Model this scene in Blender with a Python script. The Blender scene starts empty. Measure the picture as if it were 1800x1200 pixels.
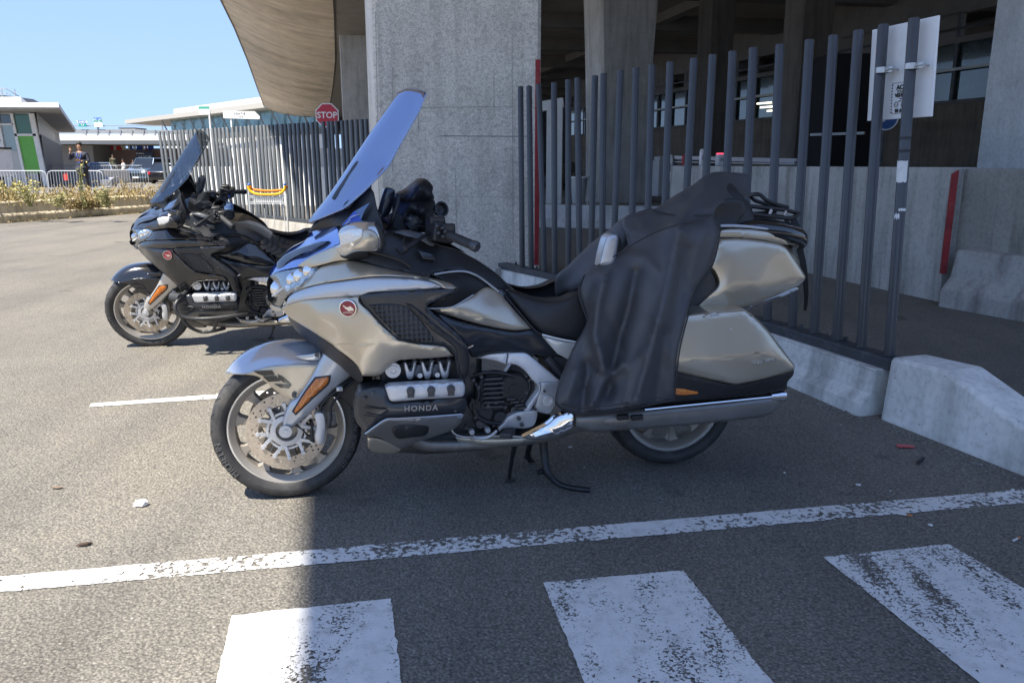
import bpy, bmesh, math, random
import numpy as np
from mathutils import Vector, Matrix
from mathutils.geometry import delaunay_2d_cdt
random.seed(7)
S = bpy.context.scene
COL = S.collection
# ------------------------------------------------------------------ camera
F = 1390.0; HZ = 288.0; CH = 1.40
PITCH = math.atan((600-HZ)/F)
cam = bpy.data.objects.new('camera', bpy.data.cameras.new('camera'))
COL.objects.link(cam); S.camera = cam
cam.location = (0, 0, CH); cam.rotation_euler = (math.pi/2-PITCH, 0, 0)
cam.data.sensor_width = 36; cam.data.lens = 36*F/1800; cam.data.clip_end = 2500; cam.data.clip_start = .05
# ------------------------------------------------------------------ light
SX, SY = .34, .46                     # ground shift of a shadow per metre of height
elev = math.atan(1/math.hypot(SX, SY))
w = bpy.data.worlds.new('World'); S.world = w; w.use_nodes = True
nt = w.node_tree; bg = nt.nodes['Background']
sky = nt.nodes.new('ShaderNodeTexSky'); sky.sky_type = 'NISHITA'; sky.sun_disc = False
sky.sun_elevation = elev; sky.sun_rotation = math.atan2(-SX, -SY)
sky.air_density = .6; sky.dust_density = 0; sky.ozone_density = 4; sky.altitude = 0
sx = nt.nodes.new('ShaderNodeSeparateColor'); cb = nt.nodes.new('ShaderNodeCombineColor'); nt.links.new(sky.outputs[0], sx.inputs[0])
for ch, (a_, k_) in enumerate(((1.24, 1.75), (1.16, 1.1), (2.05, 1.35))):      # a*x/(1+k*x): the haze near the horizon stays blue instead of burning out
    m1 = nt.nodes.new('ShaderNodeMath'); m1.operation = 'MULTIPLY_ADD'; m1.inputs[1].default_value = k_; m1.inputs[2].default_value = 1
    m2 = nt.nodes.new('ShaderNodeMath'); m2.operation = 'MULTIPLY'; m2.inputs[1].default_value = a_
    m3 = nt.nodes.new('ShaderNodeMath'); m3.operation = 'DIVIDE'
    nt.links.new(sx.outputs[ch], m1.inputs[0]); nt.links.new(sx.outputs[ch], m2.inputs[0]); nt.links.new(m2.outputs[0], m3.inputs[0]); nt.links.new(m1.outputs[0], m3.inputs[1]); nt.links.new(m3.outputs[0], cb.inputs[ch])
nt.links.new(cb.outputs[0], bg.inputs[0]); bg.inputs[1].default_value = .185
sl = bpy.data.lights.new('sun', 'SUN'); so = bpy.data.objects.new('sun', sl); COL.objects.link(so)
sl.energy = 2.2; sl.angle = math.radians(.55); sl.color = (1, .93, .82)
so.rotation_euler = Vector((-SX, -SY, 1)).to_track_quat('Z', 'Y').to_euler()
so.location = (-20, -20, 40)
S.view_settings.view_transform = 'Standard'; S.view_settings.look = 'None'
S.view_settings.exposure = 2.3; S.view_settings.gamma = 1
S.cycles.max_bounces = 8; S.cycles.transparent_max_bounces = 24
try: S.cycles.use_denoising = True
except Exception: pass
# ------------------------------------------------------------------ pixel -> place helpers (photo 1800x1200)
cp, sp = math.cos(PITCH), math.sin(PITCH)
def ray(px, py):
    a = (px-900)/F; b = (600-py)/F
    return Vector((a, cp+b*sp, b*cp-sp))
def G(px, py, z=0.0):
    r = ray(px, py); t = (z-CH)/r.z
    return Vector((0, 0, CH))+r*t
def At(px, py, D):
    r = ray(px, py); return Vector((0, 0, CH))+r*(D/r.y)
def OnPlane(px, py, p, n):
    r = ray(px, py); o = Vector((0, 0, CH)); return o+r*((Vector(p)-o).dot(n)/r.dot(n))
# ------------------------------------------------------------------ materials
MATS = {}
def nn(nt, t, **kw):
    n = nt.nodes.new(t)
    for k, v in kw.items():
        if k in n.inputs: n.inputs[k].default_value = v
        else: setattr(n, k, v)
    return n
def mat(name, c, rough=.6, metal=0, coat=0, var=0, vs=6, c2=None, bump=0, bs=60, stretch=None, spec=None, alpha=None, emit=None, es=1, sheen=0, det=6, dirt=None, ds=2, rvar=0):
    """one procedural material: base colour broken up by noise, grain bump, optional stains"""
    if name in MATS: return MATS[name]
    m = bpy.data.materials.new(name); m.use_nodes = True; nt = m.node_tree; b = nt.nodes['Principled BSDF']
    L = nt.links
    b.inputs['Base Color'].default_value = (*c, 1); b.inputs['Roughness'].default_value = rough
    b.inputs['Metallic'].default_value = metal
    if coat: b.inputs['Coat Weight'].default_value = coat; b.inputs['Coat Roughness'].default_value = .03
    if sheen: b.inputs['Sheen Weight'].default_value = sheen
    if spec is not None: b.inputs['Specular IOR Level'].default_value = spec
    if emit: b.inputs['Emission Color'].default_value = (*emit, 1); b.inputs['Emission Strength'].default_value = es
    if var or bump or dirt or rvar:
        tc = nn(nt, 'ShaderNodeTexCoord'); mp = nn(nt, 'ShaderNodeMapping')
        L.new(tc.outputs['Object'], mp.inputs[0])
        if stretch: mp.inputs['Scale'].default_value = stretch
        out = None
        if var or c2:
            n = nn(nt, 'ShaderNodeTexNoise', Scale=vs, Detail=det, Roughness=.62); L.new(mp.outputs[0], n.inputs['Vector'])
            mr = nn(nt, 'ShaderNodeMapRange'); mr.inputs[1].default_value = .32; mr.inputs[2].default_value = .68
            L.new(n.outputs[0], mr.inputs[0])
            mx = nn(nt, 'ShaderNodeMix', data_type='RGBA'); L.new(mr.outputs[0], mx.inputs[0])
            lo = c2 if c2 else tuple(x*(1-var) for x in c); hi = c if c2 else tuple(min(1, x*(1+var)) for x in c)
            mx.inputs[6].default_value = (*lo, 1); mx.inputs[7].default_value = (*hi, 1); out = mx.outputs[2]
        if dirt:
            n2 = nn(nt, 'ShaderNodeTexNoise', Scale=ds, Detail=9, Roughness=.7); L.new(tc.outputs['Object'], n2.inputs['Vector'])
            m2 = nn(nt, 'ShaderNodeMapRange'); m2.inputs[1].default_value = .54; m2.inputs[2].default_value = .72
            L.new(n2.outputs[0], m2.inputs[0])
            x2 = nn(nt, 'ShaderNodeMix', data_type='RGBA'); L.new(m2.outputs[0], x2.inputs[0])
            if out: L.new(out, x2.inputs[6])
            else: x2.inputs[6].default_value = (*c, 1)
            x2.inputs[7].default_value = (*dirt, 1); out = x2.outputs[2]
        if out: L.new(out, b.inputs['Base Color'])
        if bump:
            n3 = nn(nt, 'ShaderNodeTexNoise', Scale=bs, Detail=5, Roughness=.6); L.new(mp.outputs[0], n3.inputs['Vector'])
            bp = nn(nt, 'ShaderNodeBump', Strength=min(1, bump), Distance=.004 if bump <= 1 else .02)
            L.new(n3.outputs[0], bp.inputs['Height']); L.new(bp.outputs[0], b.inputs['Normal'])
        if rvar:
            n4 = nn(nt, 'ShaderNodeTexNoise', Scale=5, Detail=6, Roughness=.65); L.new(tc.outputs['Object'], n4.inputs['Vector'])
            m4 = nn(nt, 'ShaderNodeMapRange'); m4.inputs[1].default_value = .35; m4.inputs[2].default_value = .7
            m4.inputs[3].default_value = rough; m4.inputs[4].default_value = rough+rvar
            L.new(n4.outputs[0], m4.inputs[0]); L.new(m4.outputs[0], b.inputs['Roughness'])
    MATS[name] = m; return m
def ramp(nt, src, stops):
    r = nt.nodes.new('ShaderNodeValToRGB'); e = r.color_ramp.elements
    while len(e) > 1: e.remove(e[-1])
    e[0].position, e[0].color = stops[0][0], (*stops[0][1], 1)
    for p, c in stops[1:]:
        x = e.new(p); x.color = (*c, 1)
    nt.links.new(src, r.inputs[0]); return r.outputs[0]
def asphalt():
    m = bpy.data.materials.new('asphalt'); m.use_nodes = True; nt = m.node_tree; L = nt.links; b = nt.nodes['Principled BSDF']
    tc = nn(nt, 'ShaderNodeTexCoord')
    v = nn(nt, 'ShaderNodeTexVoronoi', Scale=105); L.new(tc.outputs['Object'], v.inputs['Vector'])
    stone = ramp(nt, v.outputs['Color'], [(0, (.168, .156, .134)), (.45, (.222, .206, .176)), (.8, (.275, .256, .220)), (.95, (.335, .315, .275)), (1, (.46, .44, .40))])
    edge = nn(nt, 'ShaderNodeMapRange'); edge.inputs[1].default_value = .35; edge.inputs[2].default_value = .8
    L.new(v.outputs['Distance'], edge.inputs[0])
    n1 = nn(nt, 'ShaderNodeTexNoise', Scale=95, Detail=4); L.new(tc.outputs['Object'], n1.inputs['Vector'])
    pit = ramp(nt, n1.outputs[0], [(.38, (.66, .66, .66)), (.5, (1, 1, 1))])
    n2 = nn(nt, 'ShaderNodeTexNoise', Scale=.7, Detail=8, Roughness=.65); L.new(tc.outputs['Object'], n2.inputs['Vector'])
    pat = ramp(nt, n2.outputs[0], [(.3, (.8, .8, .8)), (.5, (1, 1, 1)), (.7, (1.12, 1.1, 1.06))])
    n5 = nn(nt, 'ShaderNodeTexNoise', Scale=2.3, Detail=3, Roughness=.4); L.new(tc.outputs['Object'], n5.inputs['Vector'])
    spot = ramp(nt, n5.outputs[0], [(.26, (.55, .55, .56)), (.3, (1, 1, 1))])
    def mul(a, c, f=1):
        x = nn(nt, 'ShaderNodeMix', data_type='RGBA', blend_type='MULTIPLY'); x.inputs[0].default_value = f
        L.new(a, x.inputs[6]); L.new(c, x.inputs[7]); return x.outputs[2]
    dark = nn(nt, 'ShaderNodeMix', data_type='RGBA'); L.new(edge.outputs[0], dark.inputs[0]); L.new(stone, dark.inputs[6]); dark.inputs[7].default_value = (.13, .122, .108, 1)
    mpw = nn(nt, 'ShaderNodeMapping'); mpw.inputs['Rotation'].default_value = (0, 0, math.radians(-13)); mpw.inputs['Scale'].default_value = (.9, .10, 1); L.new(tc.outputs['Object'], mpw.inputs[0])
    n7 = nn(nt, 'ShaderNodeTexNoise', Scale=2.2, Detail=4); L.new(mpw.outputs[0], n7.inputs['Vector'])
    lane = ramp(nt, n7.outputs[0], [(.34, (.86, .86, .87)), (.5, (1, 1, 1)), (.68, (1.06, 1.055, 1.04))])
    n8 = nn(nt, 'ShaderNodeTexNoise', Scale=1.6, Detail=5, Distortion=.6); L.new(tc.outputs['Object'], n8.inputs['Vector'])
    ad = nn(nt, 'ShaderNodeMath', operation='SUBTRACT'); L.new(n8.outputs[0], ad.inputs[0]); ad.inputs[1].default_value = .5
    ab = nn(nt, 'ShaderNodeMath', operation='ABSOLUTE'); L.new(ad.outputs[0], ab.inputs[0])
    crack = ramp(nt, ab.outputs[0], [(.0, (.62, .62, .62)), (.0035, (1, 1, 1))])
    n9 = nn(nt, 'ShaderNodeTexNoise', Scale=.35, Detail=2); L.new(tc.outputs['Object'], n9.inputs['Vector'])
    cmask = ramp(nt, n9.outputs[0], [(.52, (0, 0, 0)), (.6, (1, 1, 1))])
    cx = nn(nt, 'ShaderNodeMix', data_type='RGBA', blend_type='MULTIPLY'); L.new(cmask, cx.inputs[0]); cx.inputs[6].default_value = (1, 1, 1, 1); L.new(crack, cx.inputs[7])
    c = mul(mul(mul(mul(mul(dark.outputs[2], pit), pat), spot), lane), cx.outputs[2])
    L.new(c, b.inputs['Base Color'])
    h = nn(nt, 'ShaderNodeMath', operation='SUBTRACT'); L.new(n1.outputs[0], h.inputs[0])
    hm = nn(nt, 'ShaderNodeMath', operation='MULTIPLY'); L.new(v.outputs['Distance'], hm.inputs[0]); hm.inputs[1].default_value = .6; L.new(hm.outputs[0], h.inputs[1])
    bp = nn(nt, 'ShaderNodeBump', Strength=.75, Distance=.008); L.new(h.outputs[0], bp.inputs['Height']); L.new(bp.outputs[0], b.inputs['Normal'])
    b.inputs['Roughness'].default_value = .78
    return m
def paint_line(name, wear, seed, base=.55, glue=False, sc=38):
    """worn road paint: gaps are real transparency so that the asphalt below shows"""
    m = bpy.data.materials.new(name); m.use_nodes = True; nt = m.node_tree; L = nt.links; b = nt.nodes['Principled BSDF']
    tc = nn(nt, 'ShaderNodeTexCoord'); mp = nn(nt, 'ShaderNodeMapping'); mp.inputs['Location'].default_value = (seed, seed*2, 0)
    L.new(tc.outputs['Object'], mp.inputs[0])
    n1 = nn(nt, 'ShaderNodeTexNoise', Scale=sc, Detail=5, Roughness=.6, Distortion=.4); L.new(mp.outputs[0], n1.inputs['Vector'])
    mp2 = nn(nt, 'ShaderNodeMapping'); mp2.inputs['Location'].default_value = (seed*3, 0, 0); mp2.inputs['Rotation'].default_value = (0, 0, math.radians(-12)); mp2.inputs['Scale'].default_value = (3.4, .8, 1) if glue else (1.5, 1.5, 1)
    L.new(tc.outputs['Object'], mp2.inputs[0])
    n2 = nn(nt, 'ShaderNodeTexNoise', Scale=1.5, Detail=5, Roughness=.6); L.new(mp2.outputs[0], n2.inputs['Vector'])
    a = nn(nt, 'ShaderNodeMath', operation='MULTIPLY_ADD'); L.new(n2.outputs[0], a.inputs[0]); a.inputs[1].default_value = 1.15 if glue else .8; L.new(n1.outputs[0], a.inputs[2])
    off = (.575 if glue else .4)
    mr = nn(nt, 'ShaderNodeMapRange'); mr.inputs[1].default_value = wear+off-.035; mr.inputs[2].default_value = wear+off+.035
    L.new(a.outputs[0], mr.inputs[0])
    n3 = nn(nt, 'ShaderNodeTexNoise', Scale=14, Detail=8, Roughness=.7); L.new(mp.outputs[0], n3.inputs['Vector'])
    col = ramp(nt, n3.outputs[0], [(.3, (base*.72, base*.71, base*.69)), (.48, (base, base, base*.98)), (.7, (base*1.1, base*1.1, base*1.09))])
    L.new(col, b.inputs['Base Color']); b.inputs['Roughness'].default_value = .6
    tr = nn(nt, 'ShaderNodeBsdfTransparent'); mx = nn(nt, 'ShaderNodeMixShader'); L.new(mr.outputs[0], mx.inputs[0])
    L.new(tr.outputs[0], mx.inputs[1]); L.new(b.outputs[0], mx.inputs[2]); L.new(mx.outputs[0], nt.nodes['Material Output'].inputs[0])
    bp = nn(nt, 'ShaderNodeBump', Strength=.5, Distance=.004); L.new(n1.outputs[0], bp.inputs['Height']); L.new(bp.outputs[0], b.inputs['Normal'])
    return m
def concrete(name, c, streak=True, pits=True, board=None, dark=.7, speck=0, scale=1.0, band=0):
    m = bpy.data.materials.new(name); m.use_nodes = True; nt = m.node_tree; L = nt.links; b = nt.nodes['Principled BSDF']
    tc = nn(nt, 'ShaderNodeTexCoord')
    def noise(sc, stretch=(1, 1, 1), det=8, r=.62):
        mp = nn(nt, 'ShaderNodeMapping'); mp.inputs['Scale'].default_value = stretch; L.new(tc.outputs['Object'], mp.inputs[0])
        n = nn(nt, 'ShaderNodeTexNoise', Scale=sc*scale, Detail=det, Roughness=r); L.new(mp.outputs[0], n.inputs['Vector']); return n.outputs[0]
    def mul(a, bb, f=1.0):
        x = nn(nt, 'ShaderNodeMix', data_type='RGBA', blend_type='MULTIPLY'); x.inputs[0].default_value = f
        L.new(a, x.inputs[6]); L.new(bb, x.inputs[7]); return x.outputs[2]
    big = noise(1.3); base = ramp(nt, big, [(.3, tuple(x*.82 for x in c)), (.5, c), (.72, tuple(min(1, x*1.14) for x in c))])
    if streak: base = mul(base, ramp(nt, noise(3, (1.6, 1.6, .16)), [(.36, (dark, dark, dark*.98)), (.55, (1, 1, 1))]))
    mid = noise(26); base = mul(base, ramp(nt, mid, [(.33, (.82, .82, .81)), (.5, (1, 1, 1)), (.68, (1.08, 1.08, 1.07))]))
    if speck:
        v = nn(nt, 'ShaderNodeTexVoronoi', Scale=75*scale); L.new(tc.outputs['Object'], v.inputs['Vector'])
        base = mul(base, ramp(nt, v.outputs['Color'], [(0, (1-speck,)*3), (.5, (1, 1, 1)), (1, (1+speck*.9,)*3)]))
    hh = mid
    if band: base = mul(base, ramp(nt, noise(band, (.03, 1, .12), 6, .62), [(.34, (.80, .79, .77)), (.5, (1, 1, 1)), (.62, (1.07, 1.06, 1.05))])); base = mul(base, ramp(nt, noise(.25, (1, 1, 1), 5), [(.35, (.75, .74, .72)), (.5, (1, 1, 1))]))
    if pits:
        v2 = nn(nt, 'ShaderNodeTexVoronoi', Scale=16*scale); L.new(tc.outputs['Object'], v2.inputs['Vector'])
        base = mul(base, ramp(nt, v2.outputs['Distance'], [(.05, (.35, .35, .35)), (.1, (1, 1, 1))]), .8)
    if board:
        wv = nn(nt, 'ShaderNodeTexNoise', Scale=board); mp = nn(nt, 'ShaderNodeMapping'); mp.inputs['Scale'].default_value = (.04, .04, 1.0); L.new(tc.outputs['Object'], mp.inputs[0]); L.new(mp.outputs[0], wv.inputs['Vector'])
        base = mul(base, ramp(nt, wv.outputs[0], [(.42, (.82, .81, .8)), (.5, (1, 1, 1))]), .7)
    if speck:
        ln = noise(1.1, (.5, .5, 9), 6, .7); a1 = nn(nt, 'ShaderNodeMath', operation='SUBTRACT'); L.new(ln, a1.inputs[0]); a1.inputs[1].default_value = .5
        a2 = nn(nt, 'ShaderNodeMath', operation='ABSOLUTE'); L.new(a1.outputs[0], a2.inputs[0]); base = mul(base, ramp(nt, a2.outputs[0], [(0, (.62, .62, .62)), (.006, (1, 1, 1))]), .6)
        ln2 = noise(2.0, (6, 6, .5), 5, .6); a3 = nn(nt, 'ShaderNodeMath', operation='SUBTRACT'); L.new(ln2, a3.inputs[0]); a3.inputs[1].default_value = .47
        a4 = nn(nt, 'ShaderNodeMath', operation='ABSOLUTE'); L.new(a3.outputs[0], a4.inputs[0]); base = mul(base, ramp(nt, a4.outputs[0], [(0, (.72, .72, .72)), (.004, (1, 1, 1))]), .5)
        base = mul(base, ramp(nt, noise(9, (1, 1, 1.6), 10, .75), [(.34, (.55, .55, .54)), (.44, (1, 1, 1))]), .7)
        base = mul(base, ramp(nt, noise(2.2, (2.5, 2.5, .12), 6, .6), [(.36, (.80, .80, .79)), (.55, (1, 1, 1))]), .8)
    L.new(base, b.inputs['Base Color']); b.inputs['Roughness'].default_value = .85
    bp = nn(nt, 'ShaderNodeBump', Strength=.5, Distance=.006); L.new(hh, bp.inputs['Height']); L.new(bp.outputs[0], b.inputs['Normal'])
    return m
# ------------------------------------------------------------------ mesh collector
class MB:
    def __init__(s): s.v = []; s.f = []
    def add(s, vs, fs):
        o = len(s.v); s.v += [tuple(v) for v in vs]; s.f += [tuple(i+o for i in f) for f in fs]; return s
    def box(s, c, d, rz=0, rot=None):
        R = rot if rot else Matrix.Rotation(rz, 3, 'Z'); c = Vector(c); x, y, z = d[0]/2, d[1]/2, d[2]/2
        vs = [c+R@Vector(p) for p in ((-x, -y, -z), (x, -y, -z), (x, y, -z), (-x, y, -z), (-x, -y, z), (x, -y, z), (x, y, z), (-x, y, z))]
        return s.add(vs, [(0, 3, 2, 1), (4, 5, 6, 7), (0, 1, 5, 4), (1, 2, 6, 5), (2, 3, 7, 6), (3, 0, 4, 7)])
    def bar(s, p, q, wd, ht, up=(0, 0, 1)):
        p = Vector(p); q = Vector(q); a = (q-p).normalized(); u = Vector(up); sd = a.cross(u)
        if sd.length < 1e-4: sd = a.cross(Vector((1, 0, 0)))
        sd.normalize(); u = sd.cross(a); vs = []
        for e in (p, q):
            for i, j in ((-1, -1), (1, -1), (1, 1), (-1, 1)): vs.append(e+sd*wd/2*i+u*ht/2*j)
        return s.add(vs, [(0, 1, 2, 3), (7, 6, 5, 4), (0, 4, 5, 1), (1, 5, 6, 2), (2, 6, 7, 3), (3, 7, 4, 0)])
    def tube(s, pts, r, seg=10, cap=True, closed=False):
        pts = [Vector(p) for p in pts]; n = len(pts); rs = r if isinstance(r, (list, tuple)) else [r]*n
        rings = []; up = None
        for i, p in enumerate(pts):
            if closed: d = pts[(i+1) % n]-pts[i-1]
            else: d = pts[min(i+1, n-1)]-pts[max(i-1, 0)]
            d.normalize()
            if up is None: up = d.orthogonal().normalized()
            else: up = (up-d*up.dot(d)).normalized()
            sd = d.cross(up)
            rings.append([p+(up*math.cos(a)+sd*math.sin(a))*rs[i] for a in (2*math.pi*k/seg for k in range(seg))])
        vs = [v for rg in rings for v in rg]; fs = []
        for i in range(n if closed else n-1):
            j = (i+1) % n
            for k in range(seg): fs.append((i*seg+k, i*seg+(k+1) % seg, j*seg+(k+1) % seg, j*seg+k))
        if cap and not closed: fs.append(tuple(range(seg))[::-1]); fs.append(tuple((n-1)*seg+k for k in range(seg)))
        return s.add(vs, fs)
    def cyl(s, p, q, r, r2=None, seg=20): return s.tube([p, q], [r, r if r2 is None else r2], seg)
    def revolve(s, prof, c, axis=(0, 1, 0), seg=48, closed=False):
        """prof: (radius, offset along axis)"""
        c = Vector(c); ax = Vector(axis).normalized(); u = ax.orthogonal().normalized(); w_ = ax.cross(u); n = len(prof)
        vs = [c+ax*o+(u*math.cos(2*math.pi*k/seg)+w_*math.sin(2*math.pi*k/seg))*r for r, o in prof for k in range(seg)]
        fs = []
        for i in range(n if closed else n-1):
            j = (i+1) % n
            for k in range(seg): fs.append((i*seg+k, i*seg+(k+1) % seg, j*seg+(k+1) % seg, j*seg+k))
        return s.add(vs, fs)
    def sphere(s, c, r, seg=16, sc=(1, 1, 1)):
        c = Vector(c); n = seg//2; vs = []
        for i in range(n+1):
            t = math.pi*i/n
            for k in range(seg):
                a = 2*math.pi*k/seg; vs.append(c+Vector((math.sin(t)*math.cos(a)*sc[0], math.sin(t)*math.sin(a)*sc[1], math.cos(t)*sc[2]))*r)
        fs = [(i*seg+k, (i+1)*seg+k, (i+1)*seg+(k+1) % seg, i*seg+(k+1) % seg) for i in range(n) for k in range(seg)]
        return s.add(vs, fs)
    def prism(s, poly, h):
        """poly: 3-D points; h: extrusion vector"""
        h = Vector(h); n = len(poly); vs = [Vector(p) for p in poly]+[Vector(p)+h for p in poly]
        return s.add(vs, [tuple(range(n))[::-1], tuple(range(n, 2*n))]+[(i, (i+1) % n, n+(i+1) % n, n+i) for i in range(n)])
    def rings(s, rings, cap=True, closed=True):
        m_ = len(rings[0]); vs = [v for r in rings for v in r]; fs = []
        for i in range(len(rings)-1):
            for k in range(m_ if closed else m_-1): fs.append((i*m_+k, i*m_+(k+1) % m_, (i+1)*m_+(k+1) % m_, (i+1)*m_+k))
        if cap: fs.append(tuple(range(m_))[::-1]); fs.append(tuple((len(rings)-1)*m_+k for k in range(m_)))
        return s.add(vs, fs)
def mk(name, mb, m, parent=None, smooth=35, bevel=0, subd=0, label=None, cat=None, group=None, kind=None, loc=None, fixn=True):
    me = bpy.data.meshes.new(name)
    vs = mb.v
    if loc is not None: vs = [(v[0]-loc[0], v[1]-loc[1], v[2]-loc[2]) for v in vs]
    me.from_pydata(vs, [], mb.f); me.validate()
    if fixn:
        b = bmesh.new(); b.from_mesh(me); bmesh.ops.recalc_face_normals(b, faces=b.faces); b.to_mesh(me); b.free()
    if smooth:
        me.polygons.foreach_set('use_smooth', [True]*len(me.polygons)); me.set_sharp_from_angle(angle=math.radians(smooth))
    me.materials.append(m); o = bpy.data.objects.new(name, me); COL.objects.link(o)
    if loc is not None: o.location = loc
    if parent: o.parent = parent
    if bevel:
        q = o.modifiers.new('bevel', 'BEVEL'); q.width = bevel; q.segments = 2; q.limit_method = 'ANGLE'; q.angle_limit = math.radians(40)
    if subd:
        q = o.modifiers.new('sub', 'SUBSURF'); q.levels = q.render_levels = subd
    tag(o, label, cat, group, kind); return o
def tag(o, label=None, cat=None, group=None, kind=None):
    if label: o['label'] = label
    if cat: o['category'] = cat
    if group: o['group'] = group
    if kind: o['kind'] = kind
    return o
def empty(name, loc=(0, 0, 0), rz=0, label=None, cat=None, group=None):
    o = bpy.data.objects.new(name, None); COL.objects.link(o); o.location = loc; o.rotation_euler = (0, 0, rz)
    return tag(o, label, cat, group)
def copy_tree(o, parent=None):
    c = o.copy(); COL.objects.link(c); c.parent = parent
    for ch in list(o.children): copy_tree(ch, c)
    return c
def text_mesh(body, size, ext=.002, align='CENTER', shear=0, space=1.0, bold=0):
    cu = bpy.data.curves.new('t', 'FONT'); cu.body = body; cu.size = size; cu.extrude = ext; cu.align_x = align; cu.align_y = 'CENTER'; cu.shear = shear; cu.space_character = space; cu.offset = bold
    cu.resolution_u = 3
    o = bpy.data.objects.new('t', cu); COL.objects.link(o); dg = bpy.context.evaluated_depsgraph_get()
    me = bpy.data.meshes.new_from_object(o.evaluated_get(dg)); vs = [v.co.copy() for v in me.vertices]; fs = [tuple(p.vertices) for p in me.polygons]
    bpy.data.objects.remove(o); bpy.data.curves.remove(cu); bpy.data.meshes.remove(me); return vs, fs
def text_on(mb, body, size, origin, right, up, **k):
    vs, fs = text_mesh(body, size, **k); r = Vector(right).normalized(); u = Vector(up); u = (u-r*u.dot(r)).normalized(); n = r.cross(u); o = Vector(origin)
    return mb.add([o+r*v.x+u*v.y+n*v.z for v in vs], fs)
# ================================================================== shared materials
M_AS = asphalt()
M_STEEL = mat('painted_steel', (.058, .062, .070), .30, 0, var=.05, vs=9, bump=.12, bs=30, rvar=.10)  # near-fence copy of the pole steel, its shade put into the colour
M_STEEL_D = mat('dark_rail', (.045, .052, .062), .45, var=.2, vs=12, dirt=(.16, .15, .14), ds=6)
M_COL = concrete('column_concrete', (.74, .695, .62), streak=False, pits=False, speck=.30)
M_COL2 = concrete('smooth_concrete', (.52, .51, .49), pits=True, dark=.75)
M_WALLC = concrete('barrier_concrete', (.50, .495, .47), pits=True, dark=.55)
M_WALLD = concrete('weathered_concrete', (.33, .325, .295), pits=True, dark=.55)
M_WHITEC = concrete('painted_concrete', (.70, .70, .68), pits=True, dark=.62)
M_YELC = concrete('kerb_concrete', (.70, .61, .44), pits=True, dark=.6)
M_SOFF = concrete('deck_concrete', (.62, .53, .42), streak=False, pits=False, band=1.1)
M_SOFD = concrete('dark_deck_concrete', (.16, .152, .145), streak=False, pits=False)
M_RED = mat('red_reflective', (.27, .014, .018), .6, var=.25, dirt=(.3, .05, .04), ds=5)
M_WHITE = mat('white_panel', (.78, .79, .80), .45, var=.04, dirt=(.62, .62, .62), ds=1.5)
M_BLACK = mat('black_print', (.015, .015, .017), .5)
M_GALV = mat('galvanised', (.5, .5, .5), .38, .85, var=.15, vs=30)
M_GREY = mat('grey_metal', (.32, .33, .34), .5, .3, var=.1)
# ================================================================== ground and markings
def sheet(name, pts, z, m, sub=0):
    if 'line' in name or 'stripe' in name:   # hand-laid paint: slightly ragged edges
        rj = random.Random(len(name)+int(abs(pts[0][0])*100)); q_ = []
        for a_, b_ in zip(pts, pts[1:]+pts[:1]):
            L_ = (b_-a_).length; n_ = max(1, int(L_/.012)); d_ = (b_-a_).normalized(); pr_ = Vector((d_.y, -d_.x, 0)); o_ = 0
            for i in range(n_): o_ = o_*.6+rj.gauss(0, .0013); q_.append(a_.lerp(b_, i/n_)+pr_*o_)
        pts = q_
    mb = MB(); mb.add([(p[0], p[1], z) for p in pts], [tuple(range(len(pts)))]); return mk(name, mb, m, kind='structure', smooth=0)
mb = MB(); g = 14
xs = [-900, -200, -60, -20, 0, 20, 60, 200, 900]; ys = [-60, -20, 0, 10, 20, 40, 80, 300, 1500]
vs = [(x, y, 0) for y in ys for x in xs]; n = len(xs)
mb.add(vs, [(j*n+i, j*n+i+1, (j+1)*n+i+1, (j+1)*n+i) for j in range(len(ys)-1) for i in range(n-1)])
mk('ground', mb, M_AS, kind='structure', smooth=0)
def line_quad(a, b, c, d, name, m, z=.004, ext=0):
    P = [G(*a), G(*b), G(*c), G(*d)]
    return sheet(name, P, z, m)
P1 = paint_line('line_paint', .44, 3.1, .74, sc=48)
def stretch(a, b, k): return b+(b-a)*k
tl, tr_, bl, br = G(0, 1014), G(1800, 861), G(0, 1041), G(1800, 885)
sheet('parking_line', [bl+(bl-br)*.6, br+(br-bl)*.9, tr_+(tr_-tl)*.9, tl+(tl-tr_)*.6], .004, P1)
a, b_, c, d = G(160, 710), G(430, 690), G(430, 698), G(157, 716)
k = 5.2
sheet('parking_line', [d, d+(c-d)*k, a+(b_-a)*k, a], .004, paint_line('bay_line_paint', .38, 8.2, .72, sc=50))
for i, q in enumerate([((408, 1083), (688, 1053), (697, 1200), (380, 1200)), ((955, 1025), (1200, 1003), (1357, 1200), (1027, 1200)), ((1447, 980), (1667, 957), (1800, 1035), (1690, 1175))]):
    A, B, C_, D_ = [G(*p) for p in q]
    dr = (D_-A).normalized() if i == 0 else (C_-B).normalized() if i == 1 else (C_-B).normalized()
    dl = (D_-A).normalized()
    sheet('crosswalk_stripe', [A+dl*3.2, B+dr*3.2, B, A], .004, paint_line('stripe_paint_%d' % i, [.375, .375, .41][i], 5.3+i*4.4, .74, glue=True, sc=95))
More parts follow.
